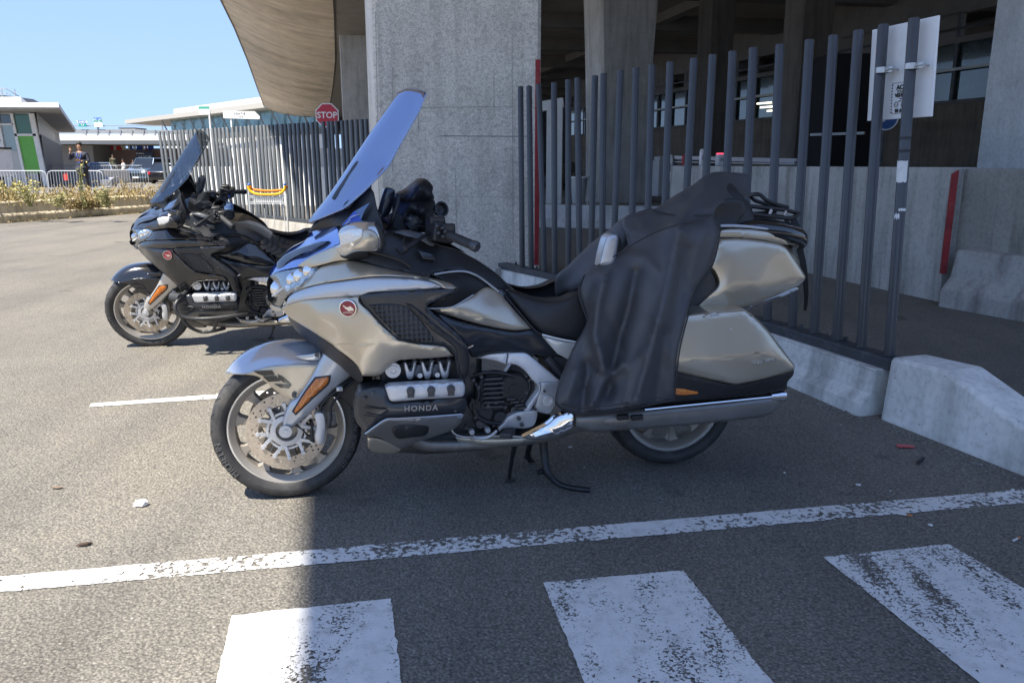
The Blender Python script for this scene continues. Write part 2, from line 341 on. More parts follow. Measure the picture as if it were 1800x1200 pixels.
# small cracks and patches are in the asphalt; litter comes later
# ================================================================== viaduct
E = Vector((-.231, 1, 0)).normalized(); T = Vector((E.y, -E.x, 0))
edge = [(-2.5-(-.231)*8*-1*0-1.9-.0, -1.4)]
X0 = G(556, 1050)+Vector((.055, 0, 0))
def shadow_x(y): return X0.x+(-.231)*(y-X0.y)
ZE = 10.0
pts = []
for y in (-3.2, -2, 0, 5, 10, 16, 23, 30, 37): pts.append((shadow_x(y+SY*ZE)-SX*ZE, y))
for px, py in ((390, 0), (414, 50), (436, 105), (455, 160), (466, 190), (474, 222)):
    r = ray(px, py); t = (ZE-CH)/r.z; p = r*t; pts.append((p.x, p.y))
# blend straight part into the photographed edge
fx = pts[9][0]-(shadow_x(pts[9][1]+SY*ZE)-SX*ZE)
for i in range(9): pts[i] = (pts[i][0]+fx*max(0, (pts[i][1]-8)/(pts[9][1]-8))**2, pts[i][1])
PX = np.array([p[0] for p in pts]); PY = np.array([p[1] for p in pts])
def edge_x(y): return float(np.interp(y, PY, PX))
dk = empty('viaduct', (0, 0, 0), 0, 'curved concrete road viaduct overhead with a ribbed hull shaped edge', 'viaduct')
ysam = list(np.arange(-3.2, 40, .9))+list(np.arange(40, 190, .5))
def hullw(y): return 5.4+max(0, y-32)*.045
rings_ = []
us = [0, .02, .05, .1, .17, .25, .34, .44, .55, .66, .78, .9, 1.0]
for y in ysam:
    hw = hullw(y); ex = edge_x(y); row = []
    rib = .15*abs(math.sin(math.pi*y/3.0))**.7 if y > 38 else 0
    for u in us:
        z = 8.0+(ZE-8.0)*(1-u)**2.1
        row.append(Vector((ex+u*hw, y+.231*0, z+rib*math.sin(math.pi*min(1, u*1.0))**.5)))
    rings_.append(row)
mb = MB(); mb.rings(rings_, cap=False, closed=False); mk('curved_soffit', mb, M_SOFF, dk, smooth=60, fixn=False)
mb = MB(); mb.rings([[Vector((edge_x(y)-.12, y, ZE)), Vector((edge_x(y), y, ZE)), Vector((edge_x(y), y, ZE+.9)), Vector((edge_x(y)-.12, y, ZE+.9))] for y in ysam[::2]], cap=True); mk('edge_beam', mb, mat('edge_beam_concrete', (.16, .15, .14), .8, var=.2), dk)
mb = MB(); mb.rings([[Vector((edge_x(y)+hullw(y)-.05, y, 7.97)), Vector((edge_x(y)+hullw(y)+.05, y, 7.97)), Vector((edge_x(y)+hullw(y)+.05, y, 8.06)), Vector((edge_x(y)+hullw(y)-.05, y, 8.06))] for y in ysam[::2]], cap=True); mk('soffit_joint', mb, mat('joint', (.05, .045, .04), .8), dk)
rr = []
def right_x(y): return .4+(max(0, min(1, (y-1)/9)))*52
for y in ysam:
    x0 = edge_x(y)+hullw(y); x1 = max(right_x(y), x0+1)
    rr.append([Vector((x0, y, 8)), Vector((x0+(x1-x0)*.5, y, 8)), Vector((x1, y, 8)), Vector((x1, y, 10.9)), Vector((edge_x(y)-.1, y, 10.9))])
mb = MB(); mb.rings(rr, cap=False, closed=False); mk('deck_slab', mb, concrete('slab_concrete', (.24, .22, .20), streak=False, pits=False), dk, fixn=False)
# ribs / girders on the right side of the soffit
for k_ in range(9):
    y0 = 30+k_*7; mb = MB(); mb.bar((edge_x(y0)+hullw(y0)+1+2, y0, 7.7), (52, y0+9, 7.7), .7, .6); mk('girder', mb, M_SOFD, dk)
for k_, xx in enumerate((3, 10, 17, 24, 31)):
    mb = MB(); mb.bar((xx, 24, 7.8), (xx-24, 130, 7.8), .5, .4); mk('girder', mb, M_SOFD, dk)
def column(name, base, wx, wy, h, m, label, rz=.227, flare=0, z0=0, group='concrete columns of the viaduct', soft=.05):
    rt = empty(name, (base[0], base[1], z0), rz, label, 'column', group)
    mb = MB(); rg = []
    for t in [0, .15, .3, .45, .6, .72, .82, .9, 1]:
        f = 1+flare*t**2
        z = h*t; x, y = wx/2*f, wy/2*(1+flare*.3*t**2); c_ = soft
        rg.append([Vector(p) for p in ((-x+c_, -y, z), (x-c_, -y, z), (x, -y+c_, z), (x, y-c_, z), (x-c_, y, z), (-x+c_, y, z), (-x, y-c_, z), (-x, -y+c_, z))])
    mb.rings(rg); mk('shaft', mb, m, rt, smooth=30); return rt
cl = At(652, 300, 9.6); cr = At(948, 300, 9.6)
wcol = (cr.x-cl.x)*1.0
colA = column('viaduct_column', ((cl.x+cr.x)/2-.10, 9.6+.8, 0), wcol*.985, 1.5, 8.0, M_COL, 'massive square concrete column with speckled grey face and formwork lines behind the silver motorcycle')
fnrm = Vector((math.sin(.227), -math.cos(.227), 0)); fc = Vector(((cl.x+cr.x)/2-.10, 10.4, 0))+fnrm*.752; co = Vector(((cl.x+cr.x)/2-.10, 10.4, 0))
def colp(px, py): q = OnPlane(px, py, fc, fnrm)-co; return Matrix.Rotation(-.227, 3, 'Z')@q
M_JOINT = mat('joint_grey', (.34, .33, .31), .9, var=.3, vs=20)  # grey of the thin formwork joint bars
for (a_, b_, t_) in (((773, 239), (928, 240), .012), ((690, 118), (690, 300), .004), ((706, 190), (900, 187), .005), ((735, 150), (735, 235), .004), ((900, 60), (902, 430), .004), ((660, 20), (668, 430), .006), ((800, 300), (803, 420), .004), ((770, 345), (930, 347), .004), ((868, 135), (868, 200), .004)):
    q0, q1 = colp(*a_), colp(*b_); mb = MB(); mb.bar(q0, q1, t_, .004, up=(0, 1, 0)); mk('formwork_seam', mb, M_JOINT, colA, smooth=0)
rj = random.Random(5); mb = MB()
for row, y_ in enumerate((160, 250, 263, 270, 292, 316, 405)):
    x_ = 760+rj.random()*60
    for k in range(14+rj.randrange(12)):
        x_ += rj.uniform(2, 7); h_ = rj.uniform(1, 4)
        if rj.random() < .35: continue
        mb.bar(colp(x_, y_+rj.uniform(-1.5, 1.5)), colp(x_+rj.uniform(-2, 3), y_+rj.uniform(-h_, h_)+.6), .003, .003, up=(0, 1, 0))
mk('scribbles', mb, mat('pencil_grey', (.22, .215, .20), .9), colA, smooth=0)
# white line down the column's left arris, red board on its right
p = At(946, 300, 9.25)
mb = MB(); q0 = At(943, 466, 9.22); q1 = At(943, 105, 9.22); mb.box((q0.x, 9.22, (q0.z+q1.z)/2), (.055, .03, q1.z-q0.z)); mk('marker_board', mb, M_RED, None, label='tall narrow red strip on the right edge of the speckled column', cat='marker', bevel=.004)
b0 = At(1040, 345, 29.5); b1 = At(1132, 345, 29.5)
column('viaduct_column', ((b0.x+b1.x)/2, 30.3, .0), (b1.x-b0.x)*.93, 1.6, 8.0, M_COL2, 'tapering pale concrete column standing behind the steel pole fence', rz=.30, flare=.28)
c0 = At(596, 200, 44); c1 = At(665, 200, 44)
column('viaduct_column', ((c0.x+c1.x)/2, 45, 0), c1.x-c0.x, 1.6, 8.0, M_COL2, 'slim concrete column beneath the ribbed soffit behind the stop sign', rz=.2)
d0 = At(1722, 290, 9.9)
column('viaduct_column', (d0.x+2.16, 10.8, 0), 2.5, 1.6, 8.0, concrete('blue_grey_concrete', (.58, .60, .61), pits=False, dark=.9), 'smooth blue grey concrete column at the right edge above the low wall', rz=.1, flare=.0)
# ================================================================== steel pole fences
def fence(label, P, tops, bots, rail_z, z_top_hint=None, rad=.030, capz=None, m=None):
    """P: polyline of the rail in plan; each pole stands on it and may lean"""
    rt = empty('pole_fence', (P[0].x, P[0].y, 0), 0, label, 'fence', 'steel pole fences')
    o = Vector((P[0].x, P[0].y, 0))
    def hit(px, py):
        r = ray(px, py); best = None
        for i in range(len(P)-1):
            a, b = P[i], P[i+1]; d = b-a; nrm = Vector((d.y, -d.x, 0)).normalized()
            q = OnPlane(px, py, a, nrm); t = (q-a).dot(d)/d.dot(d)
            t0 = -1e9 if i == 0 else -.02; t1 = 1e9 if i == len(P)-2 else 1.02
            if t0 <= t <= t1: best = q; break
        return best if best is not None else q
    for (tx, ty), (bx, by) in zip(tops, bots):
        t = hit(tx, ty); b = hit(bx, by); b.z = rail_z
        mb = MB(); d = (t-b).normalized()
        mb.tube([b-o, t-o-d*.006, t-o], [rad, rad, rad*.86], 16); mk('pole', mb, m or M_STEEL, rt, smooth=40)
    mb = MB()
    for i in range(len(P)-1):
        a = P[i]-o; b = P[i+1]-o; mb.bar((a.x, a.y, rail_z-.035), (b.x, b.y, rail_z-.035), .13, .066)
    mk('base_rail', mb, M_STEEL_D, rt, bevel=.006)
    mb = MB()
    for i in range(len(P)-1):
        a = P[i]-o; b = P[i+1]-o; L_ = (b-a).length; nb = int(L_/.42)
        s_ = (b-a).normalized(); nr = Vector((s_.y, -s_.x, 0))
        for k in range(nb):
            q = a+s_*(.2+k*.42)-nr*.045; mb.cyl((q.x, q.y, rail_z-.002), (q.x, q.y, rail_z+.022), .013, seg=6)
    mk('bolt', mb, M_STEEL_D, rt, smooth=0)
    return rt
RZ = .335
rp = [G(884, 461, RZ), G(1062, 497, RZ), G(1366, 566, RZ), G(1581, 630, RZ)]
tops = [(915, 152), (930, 151), (947, 148), (974, 145), (999, 140), (1015, 137), (1046, 133), (1061, 129), (1091, 124), (1118, 119), (1146, 114), (1178, 109), (1220, 102), (1253, 96), (1288, 90), (1324, 84), (1371, 78), (1423, 70), (1465, 62), (1509, 53), (1553, 43), (1607, 32)]
botx = [918, 934, 957, 975, 999, 1019, 1038, 1058, 1076, 1108, 1135, 1163, 1196, 1228, 1266, 1303, 1349, 1392, 1431, 1471, 1514, 1563]
bots = [(x, 300) for x in botx]
# a pole's foot: the point of the rail seen in that column of the picture
def foot(x, P):
    best = None
    for i in range(len(P)-1):
        for k in range(60):
            q = P[i].lerp(P[i+1], k/59)
            v = q-Vector((0, 0, CH)); zc = v.y*cp-v.z*sp; u = 900+F*v.x/zc; vv = 600-F*(v.y*sp+v.z*cp)/zc
            if best is None or abs(u-x) < best[0]: best = (abs(u-x), u, vv)
    return (x, best[2])
fR = fence('tall dark grey steel pole fence standing on a low white barrier behind the motorcycle', rp, tops, [foot(x, rp) for x in botx], RZ, rad=.029)
def topplan(px, py, z=2.15):
    r = ray(px, py); t = (z-CH)/r.z; q = Vector((0, 0, CH))+r*t; q.z = RZ; return q
lp = [At(277, 350, 19.9), At(345, 350, 19.3), At(420, 350, 18.0), At(480, 350, 16.9), At(538, 350, 15.7), At(600, 350, 14.9), At(672, 350, 14.0)]
for q in lp: q.z = RZ
txs = [313, 340, 371, 400, 430, 455, 475, 505, 535, 560, 590, 615, 645, 675, 700, 725, 752, 780, 815, 845, 875, 905, 930, 955, 985, 1010, 1035, 1060, 1090, 1118, 1155, 1180, 1210, 1240, 1268, 1300, 1330, 1365, 1393, 1440, 1475, 1500, 1530, 1570, 1600, 1635, 1670, 1705, 1735]
txs = [200+x/3.913 for x in txs]
ltop = [(x, 231.5-(x-278)*.061) for x in txs]
lbot = []
for x in txs:
    lean = 12+(500-x)*.03 + random.uniform(-1.5, 2)
    lbot.append(foot(x+max(4, lean), lp))
fL = fence('long grey steel pole fence curving away behind the luggage trolley', lp, ltop, lbot, RZ, rad=.036, m=mat('sunlit_pole_steel', (.10, .112, .124), .38, 0, var=.08, vs=5, bump=.1, bs=30))  # same pole steel in a lighter copy: sunlight put into the colour
# ------------------------------------------------------------------ low barriers under the fences
def barrier(name, P, prof, m, label, group=None, cat='barrier', bevel=.01, flip=1, kind=None):
    """prof: (offset towards the camera side, z)"""
    mb = MB(); rg = []
    for i, q in enumerate(P):
        d = (P[min(i+1, len(P)-1)]-P[max(i-1, 0)]); d.z = 0; d.normalize(); nr = Vector((d.y, -d.x, 0))*flip
        rg.append([Vector((q.x, q.y, 0))+nr*o+Vector((0, 0, z)) for o, z in prof])
    mb.rings(rg); c = P[0].copy(); c.z = 0
    return mk(name, mb, m, None, smooth=25, bevel=bevel, label=label, cat=cat, group=group, loc=c, kind=kind)
JP = [(-.22, -.02), (.17, -.02), (.16, .07), (.10, .13), (.082, .255), (.09, .27), (-.12, .27), (-.2, .1)]
barrier('low_barrier', rp[:3]+[G(1562, 628, RZ)], JP, M_WHITEC, 'low white painted concrete barrier carrying the near fence rail', 'low concrete barriers')
barrier('low_barrier', lp, [(-.2, -.02), (.22, -.02), (.2, .1), (.16, .262), (-.16, .262)], concrete('kerb_stone', (.33, .31, .28), pits=True), 'long concrete kerb under the fence behind the luggage trolley', 'low concrete barriers')
# tapered white end block
p0 = G(1552, 738); p1 = G(1800, 837)
dd = (p1-p0); dd.z = 0; dl = dd.length; dn = dd.normalized(); nr = Vector((dn.y, -dn.x, 0))
if nr.y > 0: nr = -nr
mb = MB(); rg = []
for t, h in ((-.02, .355), (.35, .372), (.80, .212), (.98, .20), (1.35, .12), (1.9, .0)):
    q = p0+dn*t
    rg.append([q+Vector((0, 0, -.02)), q-nr*.03+Vector((0, 0, h*.94)), q-nr*.05+Vector((0, 0, h)), q-nr*.27+Vector((0, 0, h)), q-nr*.31+Vector((0, 0, -.02))])
mb.rings(rg); mk('barrier_end', mb, concrete('white_end_block', (.72, .72, .70), pits=True, dark=.72), None, smooth=0, bevel=.012, label='white concrete barrier end sloping down at the right edge below the last pole', cat='barrier', loc=p0)
# block where the right fence starts, next to the column
q = rp[0]
mb = MB(); mb.box((q.x-.1, q.y-.02, .14), (.22, .3, .30), rz=-.5); mk('low_barrier', mb, M_COL2, None, label='small stained concrete block at the foot of the speckled column', cat='barrier', bevel=.02)
# ------------------------------------------------------------------ wall beyond the fence
w0 = G(1422, 480); w1 = G(1630, 526)
wd = (w1-w0); wd.z = 0; wd.normalize()
wa = w0-wd*4.4; wb = w1+wd*.16
def wall(name, a, b, h, th, m, label, cat='wall', z0=-.02, n=8, rag=0):
    d = (b-a); d.z = 0; L_ = d.length; d.normalize(); nr = Vector((-d.y, d.x, 0))
    if nr.y < 0: nr = -nr
    mb = MB(); mb.prism([a+Vector((0, 0, z0)), b+Vector((0, 0, z0)), b+nr*th+Vector((0, 0, z0)), a+nr*th+Vector((0, 0, z0))], (0, 0, h-z0))
    return mk(name, mb, m, None, smooth=0, bevel=.012, label=label, cat=cat, loc=Vector((a.x, a.y, 0)))
wall('road_wall', wa, wb, 1.365, .28, M_WALLC, 'long grey concrete wall panel behind the near fence poles')
wall('road_wall', wb+Vector((.10, .1, 0)), wb+wd*3.3+Vector((.25, .25, 0)), 1.355, .25, M_WALLD, 'stained greenish concrete wall panel right of the red strip')
rs0 = OnPlane(1652, 490, wb+Vector((.03, -.01, 0)), Vector((wd.y, -wd.x, 0)))
mb = MB(); n_ = Vector((0, -1, 0)); q = wb+Vector((-.035, -.035, 0))
mb.prism([q+Vector((0, 0, .30)), q+Vector((.052, -.02, .30)), q+Vector((.055, -.02, 1.34)), q+Vector((.0, 0, 1.30))], (0, .02, 0)); mk('marker_board', mb, M_RED, None, label='red strip on the end of the grey road wall at right', cat='marker')
jb0 = G(1648, 538); jb1 = G(1800, 566); jd = (jb1-jb0).normalized()
barrier('jersey_barrier', [jb0+jd*0, jb0+jd*.6, jb0+jd*1.4, jb0+jd*3.5], [(.0, -.02), (0, .17), (-.12, .30), (-.17, .56), (-.36, .58), (-.42, -.02)], concrete('jersey_concrete', (.40, .39, .37), pits=True, dark=.5), 'stepped concrete jersey barrier in front of the stained wall', None, bevel=.02)
# ================================================================== motorcycles
FC = G(501, 868); RC = G(1168, 812)
BU = (RC-FC); BU.z = 0; WB = BU.length; BU.normalize(); BN = Vector((-BU.y, BU.x, 0))     # BN points away from the camera
BROT = math.atan2(BU.y, BU.x)
def BL(px, py, w=0.0):
    """photo pixel -> bike coordinates (x back along the bike, y = -w, z up) on the plane w metres left of its centre"""
    q = OnPlane(px, py, FC-BN*w, BN)-FC
    return Vector((q.dot(BU), -w, q.z))
def BG(px, py, z=.012):
    """bike point seen at that pixel and standing at height z"""
    q = G(px, py, z)-FC; return (px, py, -q.dot(BN))
def crom(pts, n=5):
    """Catmull-Rom through closed outline; a point with 4th item 'c' stays a corner"""
    N = len(pts); out = []
    for i in range(N):
        p0, p1, p2, p3 = pts[i-1], pts[i], pts[(i+1) % N], pts[(i+2) % N]
        c1 = len(p1) > 3; c2 = len(p2) > 3
        a = np.array(p1[:3], float); b = np.array(p2[:3], float)
        m1 = (b-np.array(p0[:3], float))/2 if not c1 else (b-a)
        m2 = (np.array(p3[:3], float)-a)/2 if not c2 else (b-a)
        ln = np.linalg.norm((b-a)[:2])
        for m_ in (m1, m2):
            l2 = np.linalg.norm(m_[:2])
            if l2 > ln*1.1: m_ *= ln*1.1/l2
        k = max(1, min(n, int(ln/5)+1))
        for j in range(k):
            t = j/k; h = (2*t**3-3*t*t+1)*a+(t**3-2*t*t+t)*m1+(-2*t**3+3*t*t)*b+(t**3-t*t)*m2
            out.append(h)
    return np.array(out)
def tps(P, Wv, Q, lam=.5):
    def U(r2): return r2*np.log(r2+1e-9)
    n = len(P); K = U(((P[:, None]-P[None])**2).sum(-1))+lam*np.eye(n); A = np.zeros((n+3, n+3)); A[:n, :n] = K
    A[:n, n] = 1; A[:n, n+1:] = P; A[n, :n] = 1; A[n+1:, :n] = P.T
    s = np.linalg.solve(A, np.concatenate([Wv, np.zeros(3)]))
    return U(((Q[:, None]-P[None])**2).sum(-1))@s[:n]+s[n]+Q@s[n+1:]
def segdist(Q, poly):
    A = poly; B = np.roll(poly, -1, 0); d = np.full(len(Q), 1e9)
    for a, b in zip(A, B):
        ab = b-a; t = np.clip(((Q-a)@ab)/(ab@ab+1e-9), 0, 1); d = np.minimum(d, np.linalg.norm(Q-(a+t[:, None]*ab), axis=1))
    return d
def inside(Q, poly):
    x, y = Q[:, 0], Q[:, 1]; r = np.zeros(len(Q), bool)
    for a, b in zip(poly, np.roll(poly, -1, 0)):
        c = ((a[1] > y) != (b[1] > y)) & (x < (b[0]-a[0])*(y-a[1])/(b[1]-a[1]+1e-12)+a[0]); r ^= c
    return r
FOLD = None
def panel(name, outl, m, parent, inner=(), creases=(), g=7, t=.012, er=.006, erp=5, both=True, mirror=False, lin=False, flatback=None, relief=None, smooth=35, side=1, label=None, drop=0, backw=None, lam=900., soft=0):
    """bodywork piece: outline and shape points are (px, py, w); a curved, rounded, closed shell of thickness t"""
    O = crom(list(outl)) if not lin else np.array([p[:3] for p in outl], float)
    poly = O[:, :2]
    C = [np.array(c, float) for c in creases]
    ctrl = np.concatenate([O]+[np.array(inner, float).reshape(-1, 3)]+C) if (len(inner) or len(C)) else O
    mn, mx = poly.min(0), poly.max(0)
    gx, gy = np.meshgrid(np.arange(mn[0], mx[0], g), np.arange(mn[1], mx[1], g*.87))
    gx[1::2] += g/2; Q = np.stack([gx.ravel(), gy.ravel()], 1)
    Q = Q[inside(Q, poly)]; Q = Q[segdist(Q, poly) > g*.5] if len(Q) else Q
    ring2 = []
    if erp:   # an extra loop of points close to the edge carries the rounding
        Pn = np.roll(poly, -1, 0)-np.roll(poly, 1, 0); nl = np.stack([-Pn[:, 1], Pn[:, 0]], 1); nl /= np.linalg.norm(nl, axis=1)[:, None]+1e-9
        area = (poly[:, 0]*np.roll(poly[:, 1], -1)-np.roll(poly[:, 0], -1)*poly[:, 1]).sum()
        if area < 0: nl = -nl
        for kk in (.18, .5):
            R2 = poly+nl*erp*kk; ok = inside(R2, poly) & (segdist(R2, poly) > erp*kk*.8); ring2.append(R2[ok])
        if len(Q): Q = Q[segdist(Q, poly) > erp*.8]
    allp = [Vector(p) for p in poly]; n0 = len(allp); edges = []; faces = [list(range(n0))]
    for c in C:
        k0 = len(allp); allp += [Vector(p[:2]) for p in c]; edges += [(k0+i, k0+i+1) for i in range(len(c)-1)]
    allp += [Vector(p) for r in ring2 for p in r]+[Vector(p) for p in Q]
    r = delaunay_2d_cdt(allp, edges, faces, 1, 1e-4)
    V2 = np.array([tuple(v) for v in r[0]]); Fs = [tuple(f) for f in r[2]]
    if soft:   # straight facets between the shape points, softened along their edges
        oc = np.array([p[:3] for p in outl], float); cc = np.concatenate([oc]+([np.array(inner, float).reshape(-1, 3)] if len(inner) else [])+C)
        ce = []; k0 = len(oc)+len(inner)
        for c in C: ce += [(k0+i, k0+i+1) for i in range(len(c)-1)]; k0 += len(c)
        cr = delaunay_2d_cdt([Vector(p[:2]) for p in cc], ce, [], 0, 1e-5); cv = np.array([tuple(v) for v in cr[0]]); cw = np.array([cc[s_[0]][2] if s_ else 0 for s_ in cr[3]]); W = np.full(len(V2), np.nan)
        for f in cr[2]:
            a, b, c = cv[f[0]], cv[f[1]], cv[f[2]]; D_ = np.array([b-a, c-a]).T
            if abs(np.linalg.det(D_)) < 1e-6: continue
            uv = np.linalg.solve(D_, (V2-a).T).T; ok = (uv.min(1) > -.01) & (uv.sum(1) < 1.01)
            W[ok] = cw[f[0]]*(1-uv[ok].sum(1))+cw[f[1]]*uv[ok, 0]+cw[f[2]]*uv[ok, 1]
        bad = np.where(np.isnan(W))[0]; good = np.where(~np.isnan(W))[0]
        for i in bad: W[i] = W[good[((V2[good]-V2[i])**2).sum(1).argmin()]]
        A_ = np.exp(-((V2[:, None]-V2[None])**2).sum(-1)/(2*soft**2)); W = (A_@W)/A_.sum(1)
    elif lin and len(ctrl) > len(O):
        # piecewise flat facets between the control points
        cr = delaunay_2d_cdt([Vector(p[:2]) for p in ctrl], [], [list(range(len(O)))], 1, 1e-5); cv = cr[0]; W = np.zeros(len(V2)); src = cr[3]
        cw = [ctrl[s_[0]][2] if s_ else 0 for s_ in src]; W[:] = np.nan
        for f in cr[2]:
            a, b, c = [np.array(cv[i]) for i in f[:3]]; D_ = np.array([b-a, c-a]).T
            if abs(np.linalg.det(D_)) < 1e-9: continue
            uv = np.linalg.solve(D_, (V2-a).T).T; ok = (uv[:, 0] > -.002) & (uv[:, 1] > -.002) & (uv.sum(1) < 1.002)
            W[ok] = cw[f[0]]*(1-uv[ok].sum(1))+cw[f[1]]*uv[ok, 0]+cw[f[2]]*uv[ok, 1]
        bad = np.isnan(W)
        if bad.any(): W[bad] = tps(ctrl[:, :2], ctrl[:, 2], V2[bad])
    else:
        uq, ix = np.unique(np.round(ctrl[:, :2], 2), axis=0, return_index=True); cc = ctrl[ix]
        W = tps(cc[:, :2], cc[:, 2], V2, lam=lam)
    d = segdist(V2, poly)
    if erp: x = np.clip(1-d/erp, 0, 1); W = W-er*(1-np.sqrt(np.clip(1-x*x, 0, 1)))
    if relief is not None: W = W+relief(V2, d)
    n = len(V2); vs = [BL(p[0], p[1], ww) for p, ww in zip(V2, W)]
    cnt = {}
    for f in Fs:
        for i in range(len(f)): a, b = f[i], f[(i+1) % len(f)]; cnt[(a, b)] = 1
    bd = [(a, b) for (a, b) in cnt if (b, a) not in cnt]
    if backw is None: back = [Vector((v.x, v.y+t, v.z-drop)) for v in vs]
    else: back = [Vector((v.x, max(v.y, -backw) if v.y < -backw else v.y+.004, v.z-drop)) for v in vs]
    def build(sg):
        mb = MB(); vv = [Vector((v.x, v.y*sg, v.z)) for v in vs+back]
        fs = list(Fs)+[tuple(i+n for i in f[::-1]) for f in Fs]+[(b, a, a+n, b+n) for a, b in bd]
        if sg < 0: fs = [f[::-1] for f in fs]
        return mb.add(vv, fs)
    if mirror == 'only': return mk(name, build(-1), m, parent, smooth=smooth, fixn=True, label=label)
    ob = mk(name, build(1), m, parent, smooth=smooth, label=label)
    if both: mk(name, build(-1), m, parent, smooth=smooth)
    return ob
def loftb(name, st, m, parent, ex=2.4, seg=28, smooth=45, capr=True, kf=None):
    """st: (x, y centre, z top, z bottom, half width [, exponent])"""
    mb = MB(); rg = []
    for s_ in st:
        x, yc, zt, zb, hw = s_[:5]; e = s_[5] if len(s_) > 5 else ex; row = []
        for k in range(seg):
            a = 2*math.pi*k/seg; c, s2 = math.cos(a), math.sin(a)
            row.append(Vector((x, yc+hw*math.copysign(abs(c)**(2/e), c), (zt+zb)/2+(zt-zb)/2*math.copysign(abs(s2)**(2/e), s2))))
        rg.append(row)
    mb.rings(rg); return mk(name, mb, m, parent, smooth=smooth)
def tubep(name, pts, r, m, parent, seg=10, sm=True, flat=1, label=None):
    P_ = [BL(*p) for p in pts]
    if sm and len(P_) > 2: P_ = spl(P_, 5)
    if isinstance(r, (list, tuple)):
        r = list(np.interp(np.linspace(0, 1, len(P_)), np.linspace(0, 1, len(r)), r))
    mb = MB(); mb.tube(P_, r, seg); return mk(name, mb, m, parent, smooth=50, label=label)
def spl(P_, n=6, closed=False):
    out = []; N = len(P_)
    for i in range(N-1):
        a, b = P_[i], P_[i+1]; p = P_[max(0, i-1)]; q = P_[min(N-1, i+2)]
        for j in range(n):
            t = j/n; out.append(a*(2*t**3-3*t*t+1)+(b-p)/2*(t**3-2*t*t+t)+b*(-2*t**3+3*t*t)+(q-a)/2*(t**3-t*t))
    out.append(P_[-1]); return out
MB_RUB = mat('tyre_rubber', (.035, .035, .036), .62, var=.25, vs=14, bump=.3, bs=90, dirt=(.075, .07, .062), ds=7)
MB_BLK = mat('satin_black_plastic', (.018, .019, .022), .42, var=.15, vs=20, bump=.15, bs=300)
MB_BLK2 = mat('rough_black_plastic', (.032, .034, .038), .6, var=.15, vs=30, bump=.3, bs=250)
MB_GLOSS = mat('gloss_black_paint', (.012, .013, .016), .12, 0, coat=1)
MB_BEIGE = mat('sand_metallic_paint', (.56, .50, .40), .34, .68, coat=.8)
MB_SILV = mat('silver_trim', (.52, .545, .59), .30, .5, coat=.5, var=.03, vs=300)
MB_ALU = mat('satin_aluminium', (.62, .63, .65), .38, .45, var=.06, vs=120, bump=.1, bs=300)
MB_ALUD = mat('dark_metal', (.10, .105, .115), .4, .7, var=.15, vs=60, bump=.15, bs=200)
MB_CHR = mat('chrome', (.82, .82, .83), .07, 1)
MB_RIM = mat('rim_bronze', (.34, .31, .27), .38, .4, var=.05, vs=100)
MB_RIML = mat('rim_lip', (.75, .75, .74), .25, .8)
MB_DISC = mat('brake_disc', (.50, .43, .35), .36, .6, var=.12, vs=90, bump=.1, bs=300)
MB_SEAT = mat('seat_leather', (.022, .023, .027), .48, var=.12, vs=60, bump=.35, bs=400)
MB_AMB = mat('amber_lens', (.60, .17, .015), .22, 0, coat=1, var=.35, vs=60, stretch=(6, 1, .6))
MB_GRAPH = mat('graphite_paint', (.030, .034, .042), .3, .3, coat=.4, var=.1, vs=60)
MB_BADGE = mat('badge_red', (.30, .012, .03), .3, coat=.6, var=.4, vs=160)
def glassy(name, tint, lo, hi, rough=.02, thin=.35, refl=(1, 1, 1)):
    m = bpy.data.materials.new(name); m.use_nodes = True; nt = m.node_tree; nt.nodes.remove(nt.nodes['Principled BSDF'])
    tr = nn(nt, 'ShaderNodeBsdfTransparent'); tr.inputs[0].default_value = (*tint, 1)
    gl = nn(nt, 'ShaderNodeBsdfGlossy'); gl.inputs['Roughness'].default_value = rough; gl.inputs[0].default_value = (*refl, 1)
    lw = nn(nt, 'ShaderNodeLayerWeight', Blend=thin); mr = nn(nt, 'ShaderNodeMapRange'); mr.inputs[3].default_value = lo; mr.inputs[4].default_value = hi
    mx = nn(nt, 'ShaderNodeMixShader'); L = nt.links
    L.new(lw.outputs['Fresnel'], mr.inputs[0]); L.new(mr.outputs[0], mx.inputs[0]); L.new(tr.outputs[0], mx.inputs[1]); L.new(gl.outputs[0], mx.inputs[2])
    L.new(mx.outputs[0], nt.nodes['Material Output'].inputs[0]); return m
MB_WS = glassy('tinted_windscreen', (.58, .63, .86), .36, .95, .05, .42, (.74, .81, 1))
MB_LENS = glassy('headlamp_lens', (.92, .94, .97), .05, .7, .01, .3)
MB_WIN = glassy('car_glass', (.08, .09, .1), .25, .9, .02, .4)
def grille_mat():
    m = bpy.data.materials.new('grille_mesh'); m.use_nodes = True; nt = m.node_tree; b = nt.nodes['Principled BSDF']; L = nt.links
    tc = nn(nt, 'ShaderNodeTexCoord'); v = nn(nt, 'ShaderNodeTexVoronoi', Scale=55, Randomness=.05); L.new(tc.outputs['Object'], v.inputs['Vector'])
    c = ramp(nt, v.outputs['Distance'], [(.3, (.004, .004, .005)), (.5, (.035, .037, .042))]); L.new(c, b.inputs['Base Color']); b.inputs['Roughness'].default_value = .5
    bp = nn(nt, 'ShaderNodeBump', Strength=1, Distance=.01); L.new(v.outputs['Distance'], bp.inputs['Height']); L.new(bp.outputs[0], b.inputs['Normal']); return m
MB_GRIL = grille_mat()
RF = (BL(637, 760, .05)-BL(367, 760, .05)).x/2
HUBX = (BL(637, 760, .05).x+BL(367, 760, .05).x)/2
HF = Vector((HUBX, 0, RF))
RR = .318
hr = BL(1168, 700, 0); HR = Vector((WB, 0, RR-.0))
